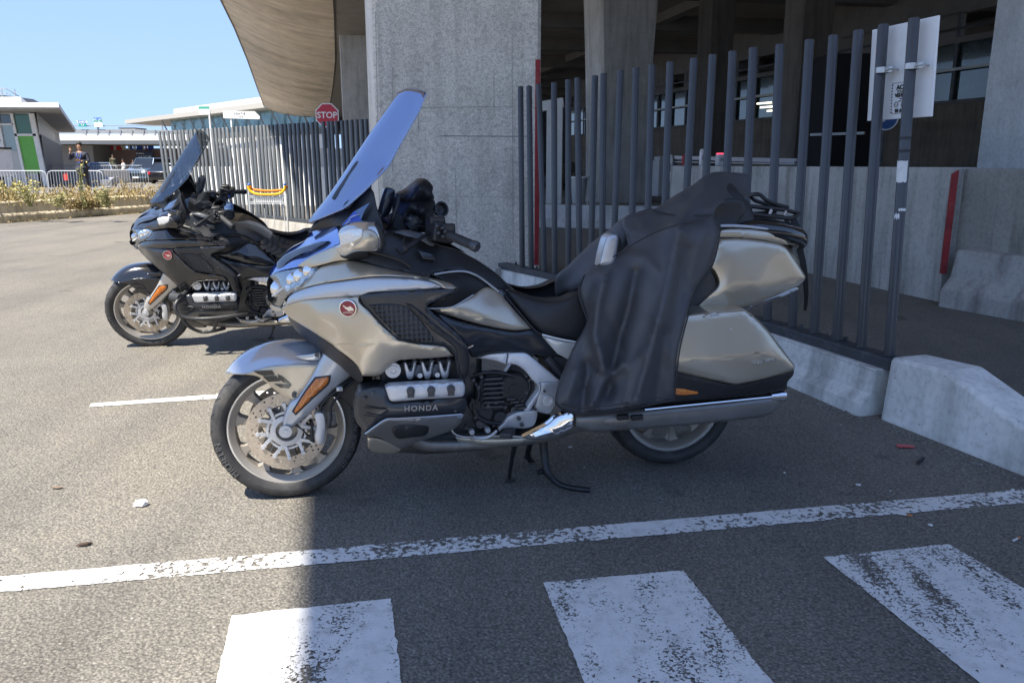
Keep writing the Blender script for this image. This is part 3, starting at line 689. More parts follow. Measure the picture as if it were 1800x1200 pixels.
print('wheelbase', WB, 'front radius', RF, 'hub', HF, 'rot', math.degrees(BROT), 'rearcontact', RC)
def ring_holes(c, radii_out, radii_in, holes, th, y, seg=64):
    """annular plate with drilled holes in the x-z plane"""
    pts = []; faces = []
    def circ(cx, cz, r, n, ph=0):
        k = len(pts); pts.extend(Vector((cx+r*math.cos(ph+2*math.pi*i/n), cz+r*math.sin(ph+2*math.pi*i/n))) for i in range(n)); return list(range(k, k+n))
    faces.append(circ(0, 0, radii_out, seg)); faces.append(circ(0, 0, radii_in, seg)[::-1])
    for hx, hz, hr_ in holes: faces.append(circ(hx, hz, hr_, 7)[::-1])
    r = delaunay_2d_cdt(pts, [], faces, 2, 1e-5)
    V2 = r[0]; n = len(V2); Fs = []
    hx_ = np.array([(h[0], h[1]) for h in holes]); hr2 = np.array([h[2] for h in holes])
    for f in r[2]:
        g_ = np.mean([tuple(V2[i]) for i in f], axis=0); rr0 = np.hypot(*g_)
        if rr0 < radii_in or rr0 > radii_out: continue
        if ((np.hypot(*(hx_-g_).T)) < hr2*.98).any(): continue
        Fs.append(tuple(f))
    vs = [Vector((c.x+p[0], y-th/2, c.z+p[1])) for p in V2]+[Vector((c.x+p[0], y+th/2, c.z+p[1])) for p in V2]
    cnt = {(f[i], f[(i+1) % len(f)]) for f in Fs for i in range(len(f))}
    bd = [(a, b) for a, b in cnt if (b, a) not in cnt]
    return vs, Fs+[tuple(i+n for i in f[::-1]) for f in Fs]+[(b, a, a+n, b+n) for a, b in bd]
def wheel(parent, name, c, R, wid, front=True, spokes=5, dark=False):
    """thing > wheel (rim with spokes) > tyre, brake discs, lettering"""
    rr_ = R*.785; hw = wid/2; mb = MB()
    prof = [(rr_, -hw*.78), (rr_*1.0, -hw*.70), (rr_*.955, -hw*.66), (rr_*.90, -hw*.45), (rr_*.885, 0), (rr_*.90, hw*.45), (rr_*.955, hw*.66), (rr_, hw*.70), (rr_, hw*.78),
            (rr_*.965, hw*.78), (rr_*.93, hw*.70), (rr_*.86, hw*.5), (rr_*.84, 0), (rr_*.86, -hw*.5), (rr_*.93, -hw*.70), (rr_*.965, -hw*.78)]
    mb.revolve(prof, c, seg=72, closed=True)
    mb.revolve([(.03, -hw*.7), (.052, -hw*.66), (.06, -hw*.3), (.06, hw*.3), (.052, hw*.66), (.03, hw*.7), (.014, hw*.7), (.014, -hw*.7)], c, seg=24, closed=True)
    for k in range(spokes):   # paired spokes that spread towards the rim
        a = 2*math.pi*k/spokes+.12
        for s_ in (-1, 1):
            a1 = a+s_*math.pi/spokes/2; a2 = a+s_*math.pi/spokes/2*.92; u1 = Vector((math.cos(a1), 0, math.sin(a1))); u2 = Vector((math.cos(a2), 0, math.sin(a2)))
            tn = Vector((-math.sin(a2), 0, math.cos(a2))); rg = []
            for t, wd_, dp in ((0, .020, .03), (.35, .016, .024), (.7, .016, .02), (.90, .022, .022), (1, .042, .026)):
                p = c+(u1*.05).lerp(u2*rr_*.865, t)
                rg.append([p+tn*wd_-Vector((0, dp*.6, 0)), p+tn*wd_*.7-Vector((0, dp, 0)), p-tn*wd_*.7-Vector((0, dp, 0)), p-tn*wd_-Vector((0, dp*.6, 0)), p-tn*wd_*.8+Vector((0, dp, 0)), p+tn*wd_*.8+Vector((0, dp, 0))])
            mb.rings(rg)
    rim = mk(name, mb, MB_RIM, parent, smooth=40)
    mb = MB()
    for sy in (-1, 1): mb.revolve([(rr_*.962, sy*hw*.785), (rr_*1.004, sy*hw*.785), (rr_*1.004, sy*hw*.70), (rr_*.955, sy*hw*.69)], c, seg=72, closed=True)
    mk('rim_edge', mb, MB_RIML, rim, smooth=40)
    mb = MB(); n = 11; prof = [(rr_*.99, -hw*.80), (rr_*1.03, -hw*.93), (rr_*1.09, -hw*1.02)]
    for k in range(n+1):
        a = math.pi*(k/n); prof.append((rr_*1.10+(R-rr_*1.10)*math.sin(a)**.62, -hw*1.03*math.cos(a)))
    prof += [(rr_*1.09, hw*1.02), (rr_*1.03, hw*.93), (rr_*.99, hw*.80), (rr_*.97, hw*.6), (rr_*.97, -hw*.6)]
    mb.revolve(prof, c, seg=96, closed=True)
    ty = mk('tyre', mb, MB_RUB, rim, smooth=50)
    # tread grooves: dark bars set 0.5 mm proud of the shoulder
    mb = MB()
    for k in range(26):
        for sy in (-1, 1):
            a = 2*math.pi*(k+.25*sy)/26; pp = []
            for t, da in ((.16, 0), (.28, .05), (.40, .115)):
                th_ = math.pi*t; r_ = rr_*1.10+(R-rr_*1.10)*math.sin(th_)**.62+.0006; y_ = sy*hw*1.03*math.cos(th_)
                pp.append((c+Vector((math.cos(a+da)*r_, y_+sy*.0004, math.sin(a+da)*r_)), a+da))
            rg = []
            for p, aa in pp:
                tg = Vector((-math.sin(aa), 0, math.cos(aa)))*.0022; nm = Vector((math.cos(aa), 0, math.sin(aa)))*.0008
                rg.append([p-tg, p+nm-tg, p+nm+tg, p+tg])
            mb.rings(rg)
    mk('tread_groove', mb, mat('groove', (.008, .008, .008), .8), rim, smooth=0)
    if front:
        def arc(body, a0, size, rad, dirn):
            adv = 0; mb = MB()
            for ch in body:
                wch = size*{'I': .38, 'W': .92, 'M': .86, ' ': .4, '/': .4, '|': .3}.get(ch, .66)
                a = a0+dirn*(adv+wch/2)/rad; adv += wch
                if ch == ' ': continue
                u = Vector((math.cos(a), 0, math.sin(a))); tg = Vector((-math.sin(a), 0, math.cos(a)))*dirn
                # the letters stand out from the side wall, heads towards the hub or tread
                up = u if dirn < 0 else -u
                text_on(mb, ch, size, c+u*rad+Vector((0, -hw*1.035, 0)), tg, up, ext=.0016)
            mk('tyre_lettering', mb, mat('raised_letter_rubber', (.10, .10, .10), .6), rim, smooth=0)
        arc('MICHELIN', math.radians(222), .034, rr_*1.15, -1)
        arc('MICHELIN', math.radians(26), .030, rr_*1.15, -1)
        arc('ROAD W GT', math.radians(-8), .028, rr_*1.15, -1)
        holes = []
        Rd = .165
        for k in range(30):
            for j, rr2 in enumerate((.93, .83, .74)):
                a = 2*math.pi*(k+j*.34)/30+(.0 if k % 2 else .03)
                if (k+j) % 3 != 2: holes.append((Rd*rr2*math.cos(a), Rd*rr2*math.sin(a), .0046))
        for sy in (-1, 1):
            vs_, fs_ = ring_holes(c, Rd, Rd*.69, holes, .005, sy*.072)
            mb = MB(); mb.add(vs_, fs_)
            mk('brake_disc', mb, MB_DISC, rim, smooth=30)
            mb = MB()
            for k in range(6):    # carrier arms with buttons
                a = 2*math.pi*k/6+.3
                for s_ in (-1, 1):
                    u = Vector((math.cos(a+s_*.26), 0, math.sin(a+s_*.26))); u0 = Vector((math.cos(a), 0, math.sin(a)))
                    mb.bar(c+u0*.058+Vector((0, sy*.068, 0)), c+u*Rd*.70+Vector((0, sy*.074, 0)), .013, .010, up=(0, 1, 0))
                    mb.cyl(c+u*Rd*.71+Vector((0, sy*.068, 0)), c+u*Rd*.71+Vector((0, sy*.084, 0)), .0085, seg=12)
            mb.revolve([(.045, sy*.062), (.066, sy*.062), (.066, sy*.074), (.045, sy*.076)], c, seg=36, closed=True)
            mb.revolve([(.074, sy*.066), (.083, sy*.066), (.083, sy*.069), (.074, sy*.069)], c, seg=48, closed=True)
            mk('disc_carrier', mb, MB_ALU, rim, smooth=35)
    return rim
def blank_fold(V, d): return 0
def motorcycle(mats, label, tour=True, guards=False):
    cut = 0 if tour else 4
    BEI, SILV, COWL = mats[:3]
    rt = empty('motorcycle', (0, 0, 0), 0, label, 'motorcycle', 'touring motorcycles parked in the bays')
    P = rt
    wheel(P, 'front_wheel', HF, RF, .125, True)
    wheel(P, 'rear_wheel', HR+Vector((0, 0, .012)), RR, .18, False, spokes=5)
    # ---------------- front fender
    mb = MB(); rg = []
    arc = [(395, 655, 0.0), (412, 633, 0), (440, 613, 0), (475, 601, 0), (520, 597, 0), (560, 602, 0), (592, 618, 0)]
    low = [(398, 660), (408, 659), (425, 657), (450, 655), (480, 648), (520, 640), (565, 640)]
    A = spl([BL(x, y, 0) for x, y, _ in arc], 4); n = len(A)
    lw = spl([BL(x, y, .105) for x, y in low], 4)
    for i in range(n):
        t = i/(n-1); hw = .105*min(1, (.12+t*2.6))**.55; a = A[i]; b = lw[i]; row = []
        for s_ in (-1, -.98, -.9, -.72, -.45, -.2, 0, .2, .45, .72, .9, .98, 1):
            q = abs(s_)**2.2; row.append(Vector((a.x+(b.x-a.x)*q, hw*math.copysign(min(1, abs(s_)**.75), s_), a.z+(b.z-a.z)*q)))
        rg.append(row)
    inn = [[Vector((p.x+.002, p.y*.94, p.z-.006)) for p in r] for r in rg]
    mb.rings([r+i2[::-1] for r, i2 in zip(rg, inn)], cap=True)
    fd = mk('front_fender', mb, COWL, P, smooth=50)
    panel('fender_side', [(402, 657, .106), (430, 656, .108), (470, 645, .112), (520, 640, .114), (560, 641, .112, 'c'), (545, 672, .112), (523, 698, .11), (515, 703, .11, 'c'), (490, 690, .11), (468, 672, .11), (448, 660, .108)], BEI, P, er=.004, erp=4, t=.006)
    for poly in ([(445, 652), (478, 651), (483, 659), (462, 660), (453, 657)], [(462, 662), (485, 661), (493, 670), (472, 671)], [(482, 675), (512, 677), (508, 683), (492, 681)], [(488, 658), (496, 662), (512, 676), (498, 672), (490, 666)]):
        panel('graphic', [(x, y, .118, 'c') for x, y in poly], MB_GLOSS, P, er=0, erp=0, t=.004, g=20, lin=True)
    panel('fender_side', [(517, 625, .116, 'c'), (545, 622, .118), (563, 618, .118, 'c'), (562, 631, .118), (545, 633, .118), (530, 631, .116)], COWL, P, er=.003, erp=3, t=.01)
    for px, py in ((557, 623), (517, 694)):
        q = BL(px, py, .12); mb = MB(); mb.cyl(q, q+Vector((0, -.006, 0)), .010, seg=12); mb.cyl(q+Vector((0, -.006, 0)), q+Vector((0, -.009, 0)), .005, seg=6); mk('bolt', mb, MB_ALUD, P)
    # ---------------- fork leg covers
    panel('fork_cover', [(574, 604, .125, 'c'), (588, 612, .13), (606, 632, .13), (618, 655, .125), (608, 668, .122), (588, 683, .125), (560, 712, .125), (538, 732, .125), (520, 747, .122), (508, 756, .12), (500, 752, .12), (497, 745, .12), (500, 728, .12), (511, 705, .122), (523, 697, .125), (545, 665, .125), (562, 632, .125)], mats[5], P, inner=[(560, 680, .140), (590, 640, .142), (530, 718, .138)], er=.014, erp=7, t=.035)
    panel('reflector', [(555, 665, .139, 'c'), (579, 661, .140, 'c'), (575, 674, .141), (545, 702, .141), (520, 727, .139, 'c'), (516, 722, .138, 'c'), (535, 692, .139)], MB_AMB, P, er=.004, erp=3, t=.018)
    panel('reflector_surround', [(553, 663, .137, 'c'), (582, 659, .138, 'c'), (578, 675, .139), (547, 704, .139), (520, 730, .137, 'c'), (513, 723, .136, 'c'), (533, 691, .137)], MB_BLK, P, er=.002, erp=2, t=.014)
    mb = MB(); q = BL(502, 757, .12)
    mb.cyl((q.x, q.y-.012, q.z), (q.x, -q.y+.012, q.z), .021, seg=20); mb.cyl((q.x, q.y-.02, q.z), (q.x, q.y, q.z), .012, seg=8); mb.cyl((q.x, q.y-.014, q.z), (q.x, q.y-.003, q.z), .026, seg=20); mk('axle', mb, MB_ALU, P)
    for s_ in (1,):
        panel('brake_caliper', [(553, 727, .13), (565, 724, .13), (571, 730, .13), (573, 752, .13), (571, 776, .13), (564, 782, .13), (556, 778, .13), (553, 766, .13), (556, 750, .13), (554, 738, .13)], MB_ALU, P, inner=[(562, 745, .142), (562, 765, .142)], er=.01, erp=4, t=.05)
        panel('caliper_bracket', [(513, 747, .115, 'c'), (530, 755, .115), (545, 775, .115, 'c'), (553, 778, .115), (552, 770, .115), (549, 735, .115, 'c'), (546, 748, .115), (544, 766, .115, 'c'), (528, 752, .115), (520, 742, .115, 'c')], MB_BLK, P, er=.003, erp=2, t=.012)
        tubep('brake_hose', [(563, 724, .12), (565, 712, .12), (575, 700, .12), (590, 688, .12), (602, 676, .11), (618, 668, .1)], .006, MB_BLK, P, seg=8)
        tubep('brake_hose', [(578, 752, .125), (582, 735, .125), (582, 715, .12), (600, 690, .11), (628, 664, .10)], .005, MB_BLK, P, seg=8)
    panel('fork_lower', [(560, 620, .09), (600, 625, .09), (632, 665, .09), (640, 700, .09), (625, 720, .08), (600, 700, .08), (570, 690, .085)], MB_BLK, P, er=.01, erp=4, t=.10)
    q = BL(597, 683, .125); mb = MB(); mb.box(q, (.026, .02, .018)); mb.cyl(q, q+Vector((0, -.016, 0)), .006, seg=10); mk('sensor', mb, MB_ALU, P, bevel=.003)
    # ---------------- radiator / inner structure so nothing is hollow
    mb = MB(); a = BL(640, 560, 0); b = BL(850, 760, 0)
    mb.box(((a.x+b.x)/2, 0, (a.z+b.z)/2+.05), (b.x-a.x-.06, .34, a.z-b.z+.10)); mk('engine_block', mb, MB_ALUD, P, bevel=.03)
    a = BL(560, 480, 0); b = BL(700, 600, 0); mb = MB(); mb.box(((a.x+b.x)/2+.05, 0, (a.z+b.z)/2), (.30, .30, .32)); mk('inner_fairing', mb, MB_BLK2, P, bevel=.04)
    # ---------------- main side fairing
    lower = [(494, 541, .10, 'c'), (504, 535, .16), (532, 526, .25), (580, 522, .33), (634, 519, .385, 'c'), (633, 530, .388), (650, 547, .40), (675, 574, .405), (700, 596, .405, 'c'), (737, 604, .41), (782, 609, .41), (797, 626, .405, 'c'), (760, 629, .395), (703, 633, .385), (686, 642, .375), (667, 660, .36), (637, 661, .355, 'c'), (628, 643, .36), (612, 628, .35), (592, 613, .335), (583, 605, .32), (552, 585, .27), (525, 568, .20), (506, 555, .13)]
    panel('side_fairing', lower, BEI, P, inner=[(560, 555, .315), (600, 570, .37), (590, 540, .355), (640, 590, .392)], creases=[[(588, 604, .338), (625, 604, .376), (665, 602, .398), (702, 600, .408), (785, 612, .41)]], er=.014, erp=6, t=.02, soft=6)
    strip = [(501, 537, .16, 'c'), (508, 522, .18), (524, 512, .215), (560, 501, .30), (605, 494, .36), (640, 489, .385), (667, 487, .39), (700, 488, .395), (745, 492, .40), (772, 500, .40), (781, 506, .40, 'c'), (732, 510, .402), (690, 512, .402), (650, 515, .398), (634, 520, .392), (580, 523, .338), (532, 528, .258)]
    panel('fairing_trim', strip, SILV, P, inner=[(600, 508, .365), (680, 500, .402)], er=.012, erp=5, t=.025)
    upper = [(503, 533, .13, 'c'), (508, 520, .15), (520, 508, .18), (532, 499, .20), (548, 482, .225), (563, 468, .25), (588, 460, .28), (612, 456, .30), (640, 462, .33), (668, 469, .345), (700, 476, .355), (750, 487, .37), (790, 497, .385), (803, 505, .395, 'c'), (796, 510, .398), (780, 507, .40), (772, 500, .398), (745, 491, .398), (700, 487, .393), (667, 486, .388), (640, 488, .382), (605, 493, .357), (560, 500, .297), (524, 511, .21)]
    panel('upper_fairing', upper, BEI, P, inner=[(600, 475, .325), (560, 490, .27), (660, 478, .372)], er=.015, erp=6, t=.02)
    panel('lower_lip', [(506, 556, .11), (525, 569, .18), (552, 586, .25), (583, 606, .30), (592, 614, .32), (612, 630, .335), (630, 647, .34), (638, 668, .33), (630, 672, .25), (600, 645, .18), (560, 615, .12), (520, 580, .05)], MB_BLK, P, er=.004, erp=3, t=.04)
    # ---------------- black air outlet frame with grille
    frame = [(634, 520, .392), (660, 515, .40), (730, 510, .404), (795, 508, .402, 'c'), (802, 512, .402), (770, 528, .402), (752, 541, .402), (790, 575, .405), (823, 611, .395), (822, 660, .385), (814, 668, .385, 'c'), (805, 655, .39), (800, 628, .402), (783, 609, .405), (736, 603, .40), (700, 595, .398), (675, 573, .398), (650, 546, .394), (636, 531, .388)]
    panel('air_outlet_frame', frame, MB_GRAPH, P, inner=[(720, 522, .408), (800, 590, .402)], er=.006, erp=4, t=.04)
    panel('grille', [(648, 536, .400, 'c'), (680, 534, .408), (712, 538, .412), (730, 552, .41), (752, 578, .408), (768, 601, .404, 'c'), (737, 601, .404), (706, 594, .404), (680, 572, .402)], MB_GRIL, P, er=.004, erp=4, t=.02)
    panel('air_blade', [(712, 532, .414, 'c'), (728, 538, .417), (775, 578, .418), (818, 614, .412), (822, 655, .404), (812, 662, .404, 'c'), (806, 640, .408), (800, 612, .415), (762, 582, .418), (730, 552, .418)], MB_BLK, P, inner=[(770, 590, .426)], er=.008, erp=4, t=.02)
    # round badge
    q = BL(612, 541.5, .387); mb = MB(); nrm = Vector((-.28, -1, .0)).normalized()
    rb = (BL(627, 541, .385)-BL(597, 541, .385)).x/2
    mb.cyl(q-nrm*.01, q+nrm*.004, rb, seg=32); bd = mk('badge', mb, MB_BADGE, P, smooth=30)
    mb = MB(); mb.revolve([(rb*.93, .002), (rb*1.05, .002), (rb*1.05, .006), (rb*.93, .0065)], q, axis=nrm, seg=36, closed=True)
    rgt = Vector((0, 0, 1)).cross(nrm).normalized(); up = Vector((0, 0, 1))
    wing = [(-.62, .42), (-.1, .12), (.34, .26), (.66, -.02), (.72, -.3), (.42, -.26), (.1, -.34), (-.2, -.1), (-.42, .02), (-.3, .1), (-.55, .22)]
    mb.prism([q+nrm*.004+rgt*x*rb+up*y*rb for x, y in wing], nrm*.0015)
    text_on(mb, 'HONDA', rb*.30, q+nrm*.0048-up*rb*.52, rgt, up, ext=.0008, space=1.1)
    mk('emblem', mb, MB_CHR, bd, smooth=20)
    # ---------------- nose: headlamp and cowl
    lens = [(470, 505, .0, 'c'), (471, 490, .0), (478, 482, .05), (496, 476, .10), (525, 470, .17), (563, 464, .24, 'c'), (556, 476, .245), (542, 494, .235), (524, 507, .205), (505, 519, .16), (498, 531, .135), (492, 540, .10, 'c'), (480, 536, .04), (472, 524, .0, 'c')]
    panel('headlamp_housing', [(x, y, max(0, ww-.02)) + tuple(r) for x, y, ww, *r in lens], mat('lamp_bowl', (.07, .075, .085), .2, .6, var=.6, vs=25), P, er=.0, erp=0, t=.03)
    panel('headlight', lens, MB_LENS, P, er=.008, erp=4, t=.004, inner=[(485, 510, .085)])
    for cx, cy, r_, ww in ((526, 486, .034, .172), (541, 477, .030, .20), (488, 508, .040, .055), (512, 492, .030, .145), (505, 505, .022, .13)):
        q = BL(cx, cy, ww)
        for sg in (1, -1):
            mb = MB(); mb.sphere((q.x+.01, q.y*sg, q.z), r_, 16, (1, .7, 1)); mk('reflector_bowl', mb, MB_CHR, P, smooth=60)
    tubep('running_light', [(479, 520, .06), (490, 512, .10), (505, 500, .14), (520, 492, .18), (548, 480, .22)], .004, mat('white_trim', (.8, .8, .8), .3), P, seg=8)
    panel('nose_strip', [(468, 520, .0, 'c'), (473, 526, .0), (481, 537, .05), (493, 541, .11), (494, 546, .11), (487, 547, .07), (476, 541, .03), (470, 530, .0, 'c')], BEI, P, er=.003, erp=3, t=.03)
    cowl = [(472, 493, .0, 'c'), (476, 475, .0), (487, 460, .0), (500, 446, .0), (514, 434, .0), (538, 421, .0), (545, 408, 0, 'c'), (570, 402, .10), (590, 398, .20), (600, 420, .27), (606, 440, .285), (590, 452, .27), (563, 463, .245), (525, 469, .172), (496, 475, .102), (479, 482, .052)]
    panel('front_cowl', cowl, mats[7], P, inner=[(520, 450, .12), (550, 432, .17), (500, 465, .08)], er=.003, erp=3, t=.02)
    panel('cowl_ridge', [(487, 461, .03, 'c'), (500, 449, .06), (524, 437, .11), (552, 428, .17), (578, 424, .22, 'c'), (556, 436, .20), (530, 446, .16), (508, 458, .10), (496, 470, .09), (487, 472, .06)], mat('smoked_gloss', (.03, .035, .05), .06, 0, coat=1), P, er=.004, erp=3, t=.02)
    panel('cowl_side', [(522, 467, .18, 'c'), (545, 452, .22), (572, 440, .26), (590, 434, .30), (598, 446, .31, 'c'), (612, 456, .31), (590, 459, .30), (563, 466, .262), (540, 470, .21)], BEI, P, er=.004, erp=4, t=.02)
    # ---------------- windscreen
    cen = [(540, 392), (557, 370), (580, 341), (606, 303), (633, 262), (657, 226), (680, 193), (699, 166), (705, 161)]
    edg = [(600, 369), (612, 362), (640, 337), (663, 314), (684, 292), (698, 265), (717, 232), (738, 195), (749, 164)]
    Wd = [.24, .25, .262, .258, .24, .232, .225, .215, .20]
    cB = spl([BL(x, y, 0) for x, y in cen], 3); N = len(cB); Wi = np.interp(np.linspace(0, 1, N), np.linspace(0, 1, 9), Wd)
    exy = [np.interp(np.linspace(0, 1, N), np.linspace(0, 1, 9), [p[k] for p in edg]) for k in (0, 1)]
    rows = []
    for i in range(N):
        e_ = BL(exy[0][i], exy[1][i], Wi[i]); c_ = cB[i]; row = []
        for s_ in np.linspace(-1, 1, 33):
            a_ = abs(s_); k1 = a_**2.1; top = 0
            if i >= N-4: top = (.004, .016, .034, .012)[i-(N-4)]*0
            row.append(Vector((c_.x+(e_.x-c_.x)*k1, Wi[i]*s_, c_.z+(e_.z-c_.z)*k1+top)))
        rows.append(row)
    if cut: rows = rows[:-cut]
    last = rows[-1]; tcap = []
    for s_, v in zip(np.linspace(-1, 1, 33), last): tcap.append(v+(last[16]-rows[-2][16]).normalized()*.022*(1-abs(s_)**6))
    rows[-1] = [v*.5+u*.5 for v, u in zip(rows[-2], tcap)] if False else rows[-1]
    rows.append([Vector((v.x, v.y*(1-.05), v.z)) for v in tcap])
    mb = MB(); mb.rings(rows, cap=False, closed=False)
    ws = mk('windshield', mb, mats[6], P, smooth=60, fixn=False)
    q = ws.modifiers.new('th', 'SOLIDIFY'); q.thickness = .005; q.offset = 0
    mb = MB()
    ed = [r[0] for r in rows]+rows[-1][1:-1]+[r[-1] for r in rows[::-1]]
    mb.tube(ed, .0018, 6, cap=True); mk('windshield_edge', mb, mat('polished_edge', (.30, .36, .55), .2, .2) if tour else MB_BLK, P, smooth=60)
    def wsp(px, py):   # place a point of the picture on the screen surface
        best = None
        for r in rows[:-1]:
            for k_, v in enumerate(r):
                if v.y > .01: continue
                wv = FC+BU*v.x+BN*v.y+Vector((0, 0, v.z))-Vector((0, 0, CH)); zc = wv.y*cp-wv.z*sp
                u_ = 900+F*wv.x/zc; v_ = 600-F*(wv.y*sp+wv.z*cp)/zc; dd_ = (u_-px)**2+(v_-py)**2
                if best is None or dd_ < best[0]: best = (dd_, v)
        return -best[1].y
    panel('screen_vent', [(x, y, wsp(x, y)+.008) for x, y in ((583, 349), (589, 338), (606, 313), (624, 286), (632, 283), (629, 294), (614, 320), (598, 342), (587, 351))], MB_BLK, P, er=.003, erp=2, t=.012, both=False)
    panel('screen_mount', [(x, y, .235) for x, y in ((602, 366), (608, 355), (618, 349), (624, 350), (620, 361), (612, 368))], MB_BLK, P, er=.003, erp=2, t=.02)
    # black screen support, side deflectors
    panel('screen_support', [(541, 409, .05, 'c'), (552, 396, .10), (575, 378, .16), (603, 368, .20), (622, 363, .22), (640, 340, .24), (650, 331, .24), (657, 338, .26), (664, 370, .29), (674, 398, .30), (672, 425, .30, 'c'), (640, 420, .28), (610, 400, .26), (590, 398, .20), (570, 402, .13)], MB_BLK, P, inner=[(625, 385, .26)], er=.006, erp=4, t=.02)
    panel('side_deflector', [(600, 396, .285, 'c'), (622, 372, .285), (650, 356, .29, 'c'), (640, 372, .295), (634, 388, .30, 'c'), (618, 394, .30)], mat('blue_smoke', (.10, .16, .30), .06, .3, coat=1), P, er=.002, erp=2, t=.006, lin=True)
    if tour:
      st = panel('blue_sticker', [(601, 397, .296, 'c'), (623, 371, .292, 'c'), (635, 385, .300, 'c'), (628, 392, .302, 'c'), (614, 399, .301, 'c')], mat('sticker_blue', (.02, .09, .62), .3, coat=.5), P, er=0, erp=0, t=.002, lin=True, both=False)
      mb = MB()
      for k in range(4): mb.bar(BL(613+k*4.2, 385-k*2.2, .3045), BL(622+k*3.2, 376-k*.2+2, .300), .0016, .003, up=(0, 1, 0))
      for k in range(3): mb.bar(BL(605+k*3.5, 396-k*3, .306), BL(609+k*3.4, 393-k*3.6, .306), .003, .008, up=(0, 1, 0))
      mk('sticker_print', mb, M_WHITE, st, smooth=0)
    panel('dash_side', [(655, 345, .20), (668, 380, .24), (676, 410, .27), (690, 405, .27), (735, 412, .25), (770, 430, .25), (805, 440, .22), (845, 462, .20), (880, 487, .18), (893, 507, .18, 'c'), (870, 510, .22), (850, 492, .24), (830, 481, .26), (806, 476, .29), (763, 480, .33), (755, 487, .355, 'c'), (700, 476, .345), (668, 469, .33), (640, 461, .31), (612, 455, .295, 'c'), (640, 445, .30), (665, 440, .30), (668, 425, .30), (660, 380, .27)], MB_BLK, P, inner=[(730, 450, .30), (700, 430, .29)], er=.01, erp=5, t=.02)
    # centre of the dash and tank top
    tk = [(640, 385, 470, .16), (665, 372, 470, .20), (690, 390, 470, .21), (720, 410, 480, .22), (760, 432, 490, .24), (800, 438, 500, .235), (830, 450, 510, .225), (860, 470, 520, .21), (885, 492, 530, .19), (905, 510, 545, .16)]
    loftb('tank_cover', [(BL(x, yt, 0).x, 0, BL(x, yt, 0).z, BL(x, yb, 0).z-.1, hw, 3) for x, yt, yb, hw in tk], MB_GLOSS, P)
    mb = MB(); mb.box(BL(690, 400, 0)+Vector((0, 0, .01)), (.10, .26, .07), rot=Matrix.Rotation(-.5, 3, 'Y')); mk('instrument_panel', mb, MB_BLK2, P, bevel=.012)
    panel('far_mirror_stay', [(665, 372, -.16), (676, 331, -.16), (686, 330, -.16), (694, 335, -.16), (694, 345, -.16), (686, 373, -.16), (670, 394, -.16)], mat('dark_satin_shell', (.07, .08, .10), .25, .3, coat=.5), P, er=.012, erp=5, t=.05, both=False)
    # ---------------- near mirror
    def mirror(sg):
        m_ = 'only' if sg < 0 else False
        sh = panel('mirror', [(594, 410, .42, 'c'), (602, 400, .43), (625, 391, .44), (654, 390, .445), (666, 394, .44), (672, 408, .44), (676, 426, .435), (672, 436, .43), (660, 442, .43), (625, 443, .425), (607, 450, .40), (597, 447, .39), (588, 433, .38), (597, 429, .39)], mat('mirror_shell', (.60, .59, .58), .14, .75, coat=1) if tour else COWL, P, inner=[(640, 412, .475), (620, 425, .455), (655, 425, .47)], er=.02, erp=8, t=.07, both=False, mirror=m_)
        panel('mirror_lens', [(595, 410, .447, 'c'), (616, 402, .462), (638, 402, .472, 'c'), (635, 416, .474), (617, 427, .463), (599, 430, .445, 'c')], mat('lens_white', (.75, .78, .82), .08, .3, coat=1, var=.3, vs=80, stretch=(1, 1, 9)), sh, er=.003, erp=3, t=.02, both=False, mirror=m_)
        panel('mirror_cap', [(638, 404, .474, 'c'), (650, 403, .474), (663, 412, .47), (665, 430, .466), (655, 440, .46), (625, 439, .46, 'c'), (620, 433, .462), (634, 422, .476)], BEI, sh, inner=[(648, 422, .492)], er=.008, erp=4, t=.02, both=False, mirror=m_)
        panel('mirror_rim', [(660, 391, .435), (668, 395, .44), (674, 410, .44), (679, 427, .435), (672, 438, .43), (664, 442, .43), (671, 432, .442), (670, 420, .452), (666, 404, .456), (659, 395, .45)], MB_BLK, sh, er=.003, erp=2, t=.06, both=False, mirror=m_)
        panel('mirror_arm', [(598, 446, .38), (612, 442, .38), (640, 442, .38), (648, 448, .35), (640, 456, .31), (612, 456, .31), (600, 452, .33)], MB_BLK, sh, er=.006, erp=3, t=.08, both=False, mirror=m_)
    mirror(1); mirror(-1)
    # ---------------- handlebar
    def hbar(sg):
        f = lambda px, py, ww: Vector((lambda v: (v.x, v.y*sg, v.z))(BL(px, py, ww)))
        a, b = f(786, 412, .34), f(838, 434, .47); mb = MB(); mb.tube([f(740, 402, .10), f(765, 404, .22), a], .015, 12); hb = mk('handlebar', mb, MB_ALUD, P)
        mb = MB(); d = (b-a); L_ = 26
        mb.tube([a+d*(k/L_) for k in range(L_+1)], [(.0185 if k % 2 else .0168) for k in range(L_+1)], 20); mk('grip', mb, MB_BLK2, hb, smooth=30)
        mb = MB(); mb.tube([b-d*.14, b-d*.12, b, b+d.normalized()*.006], [.018, .0205, .0205, .014], 20); mk('bar_end', mb, MB_ALUD if tour else MB_BLK, hb)
        mb = MB(); q = f(773, 408, .30); mb.box(q, (.09, .08, .075), rot=Matrix.Rotation(.4*sg, 3, 'Z')@Matrix.Rotation(.2, 3, 'Y')); mb.box(q+Vector((.03, -.035*sg, .01)), (.05, .03, .05)); mb.box(q+Vector((-.01, -.0*sg, .045)), (.06, .05, .03)); mk('switch_housing', mb, MB_BLK, hb, bevel=.008)
        mb = MB()
        for k, (px, py) in enumerate(((768, 398), (777, 401), (770, 410), (782, 407), (778, 416))): q = f(px, py, .355); mb.box(q, (.014, .014, .010), rz=.3); mb.cyl(q, q+Vector((0, -.012*sg, .004)), .005, seg=10)
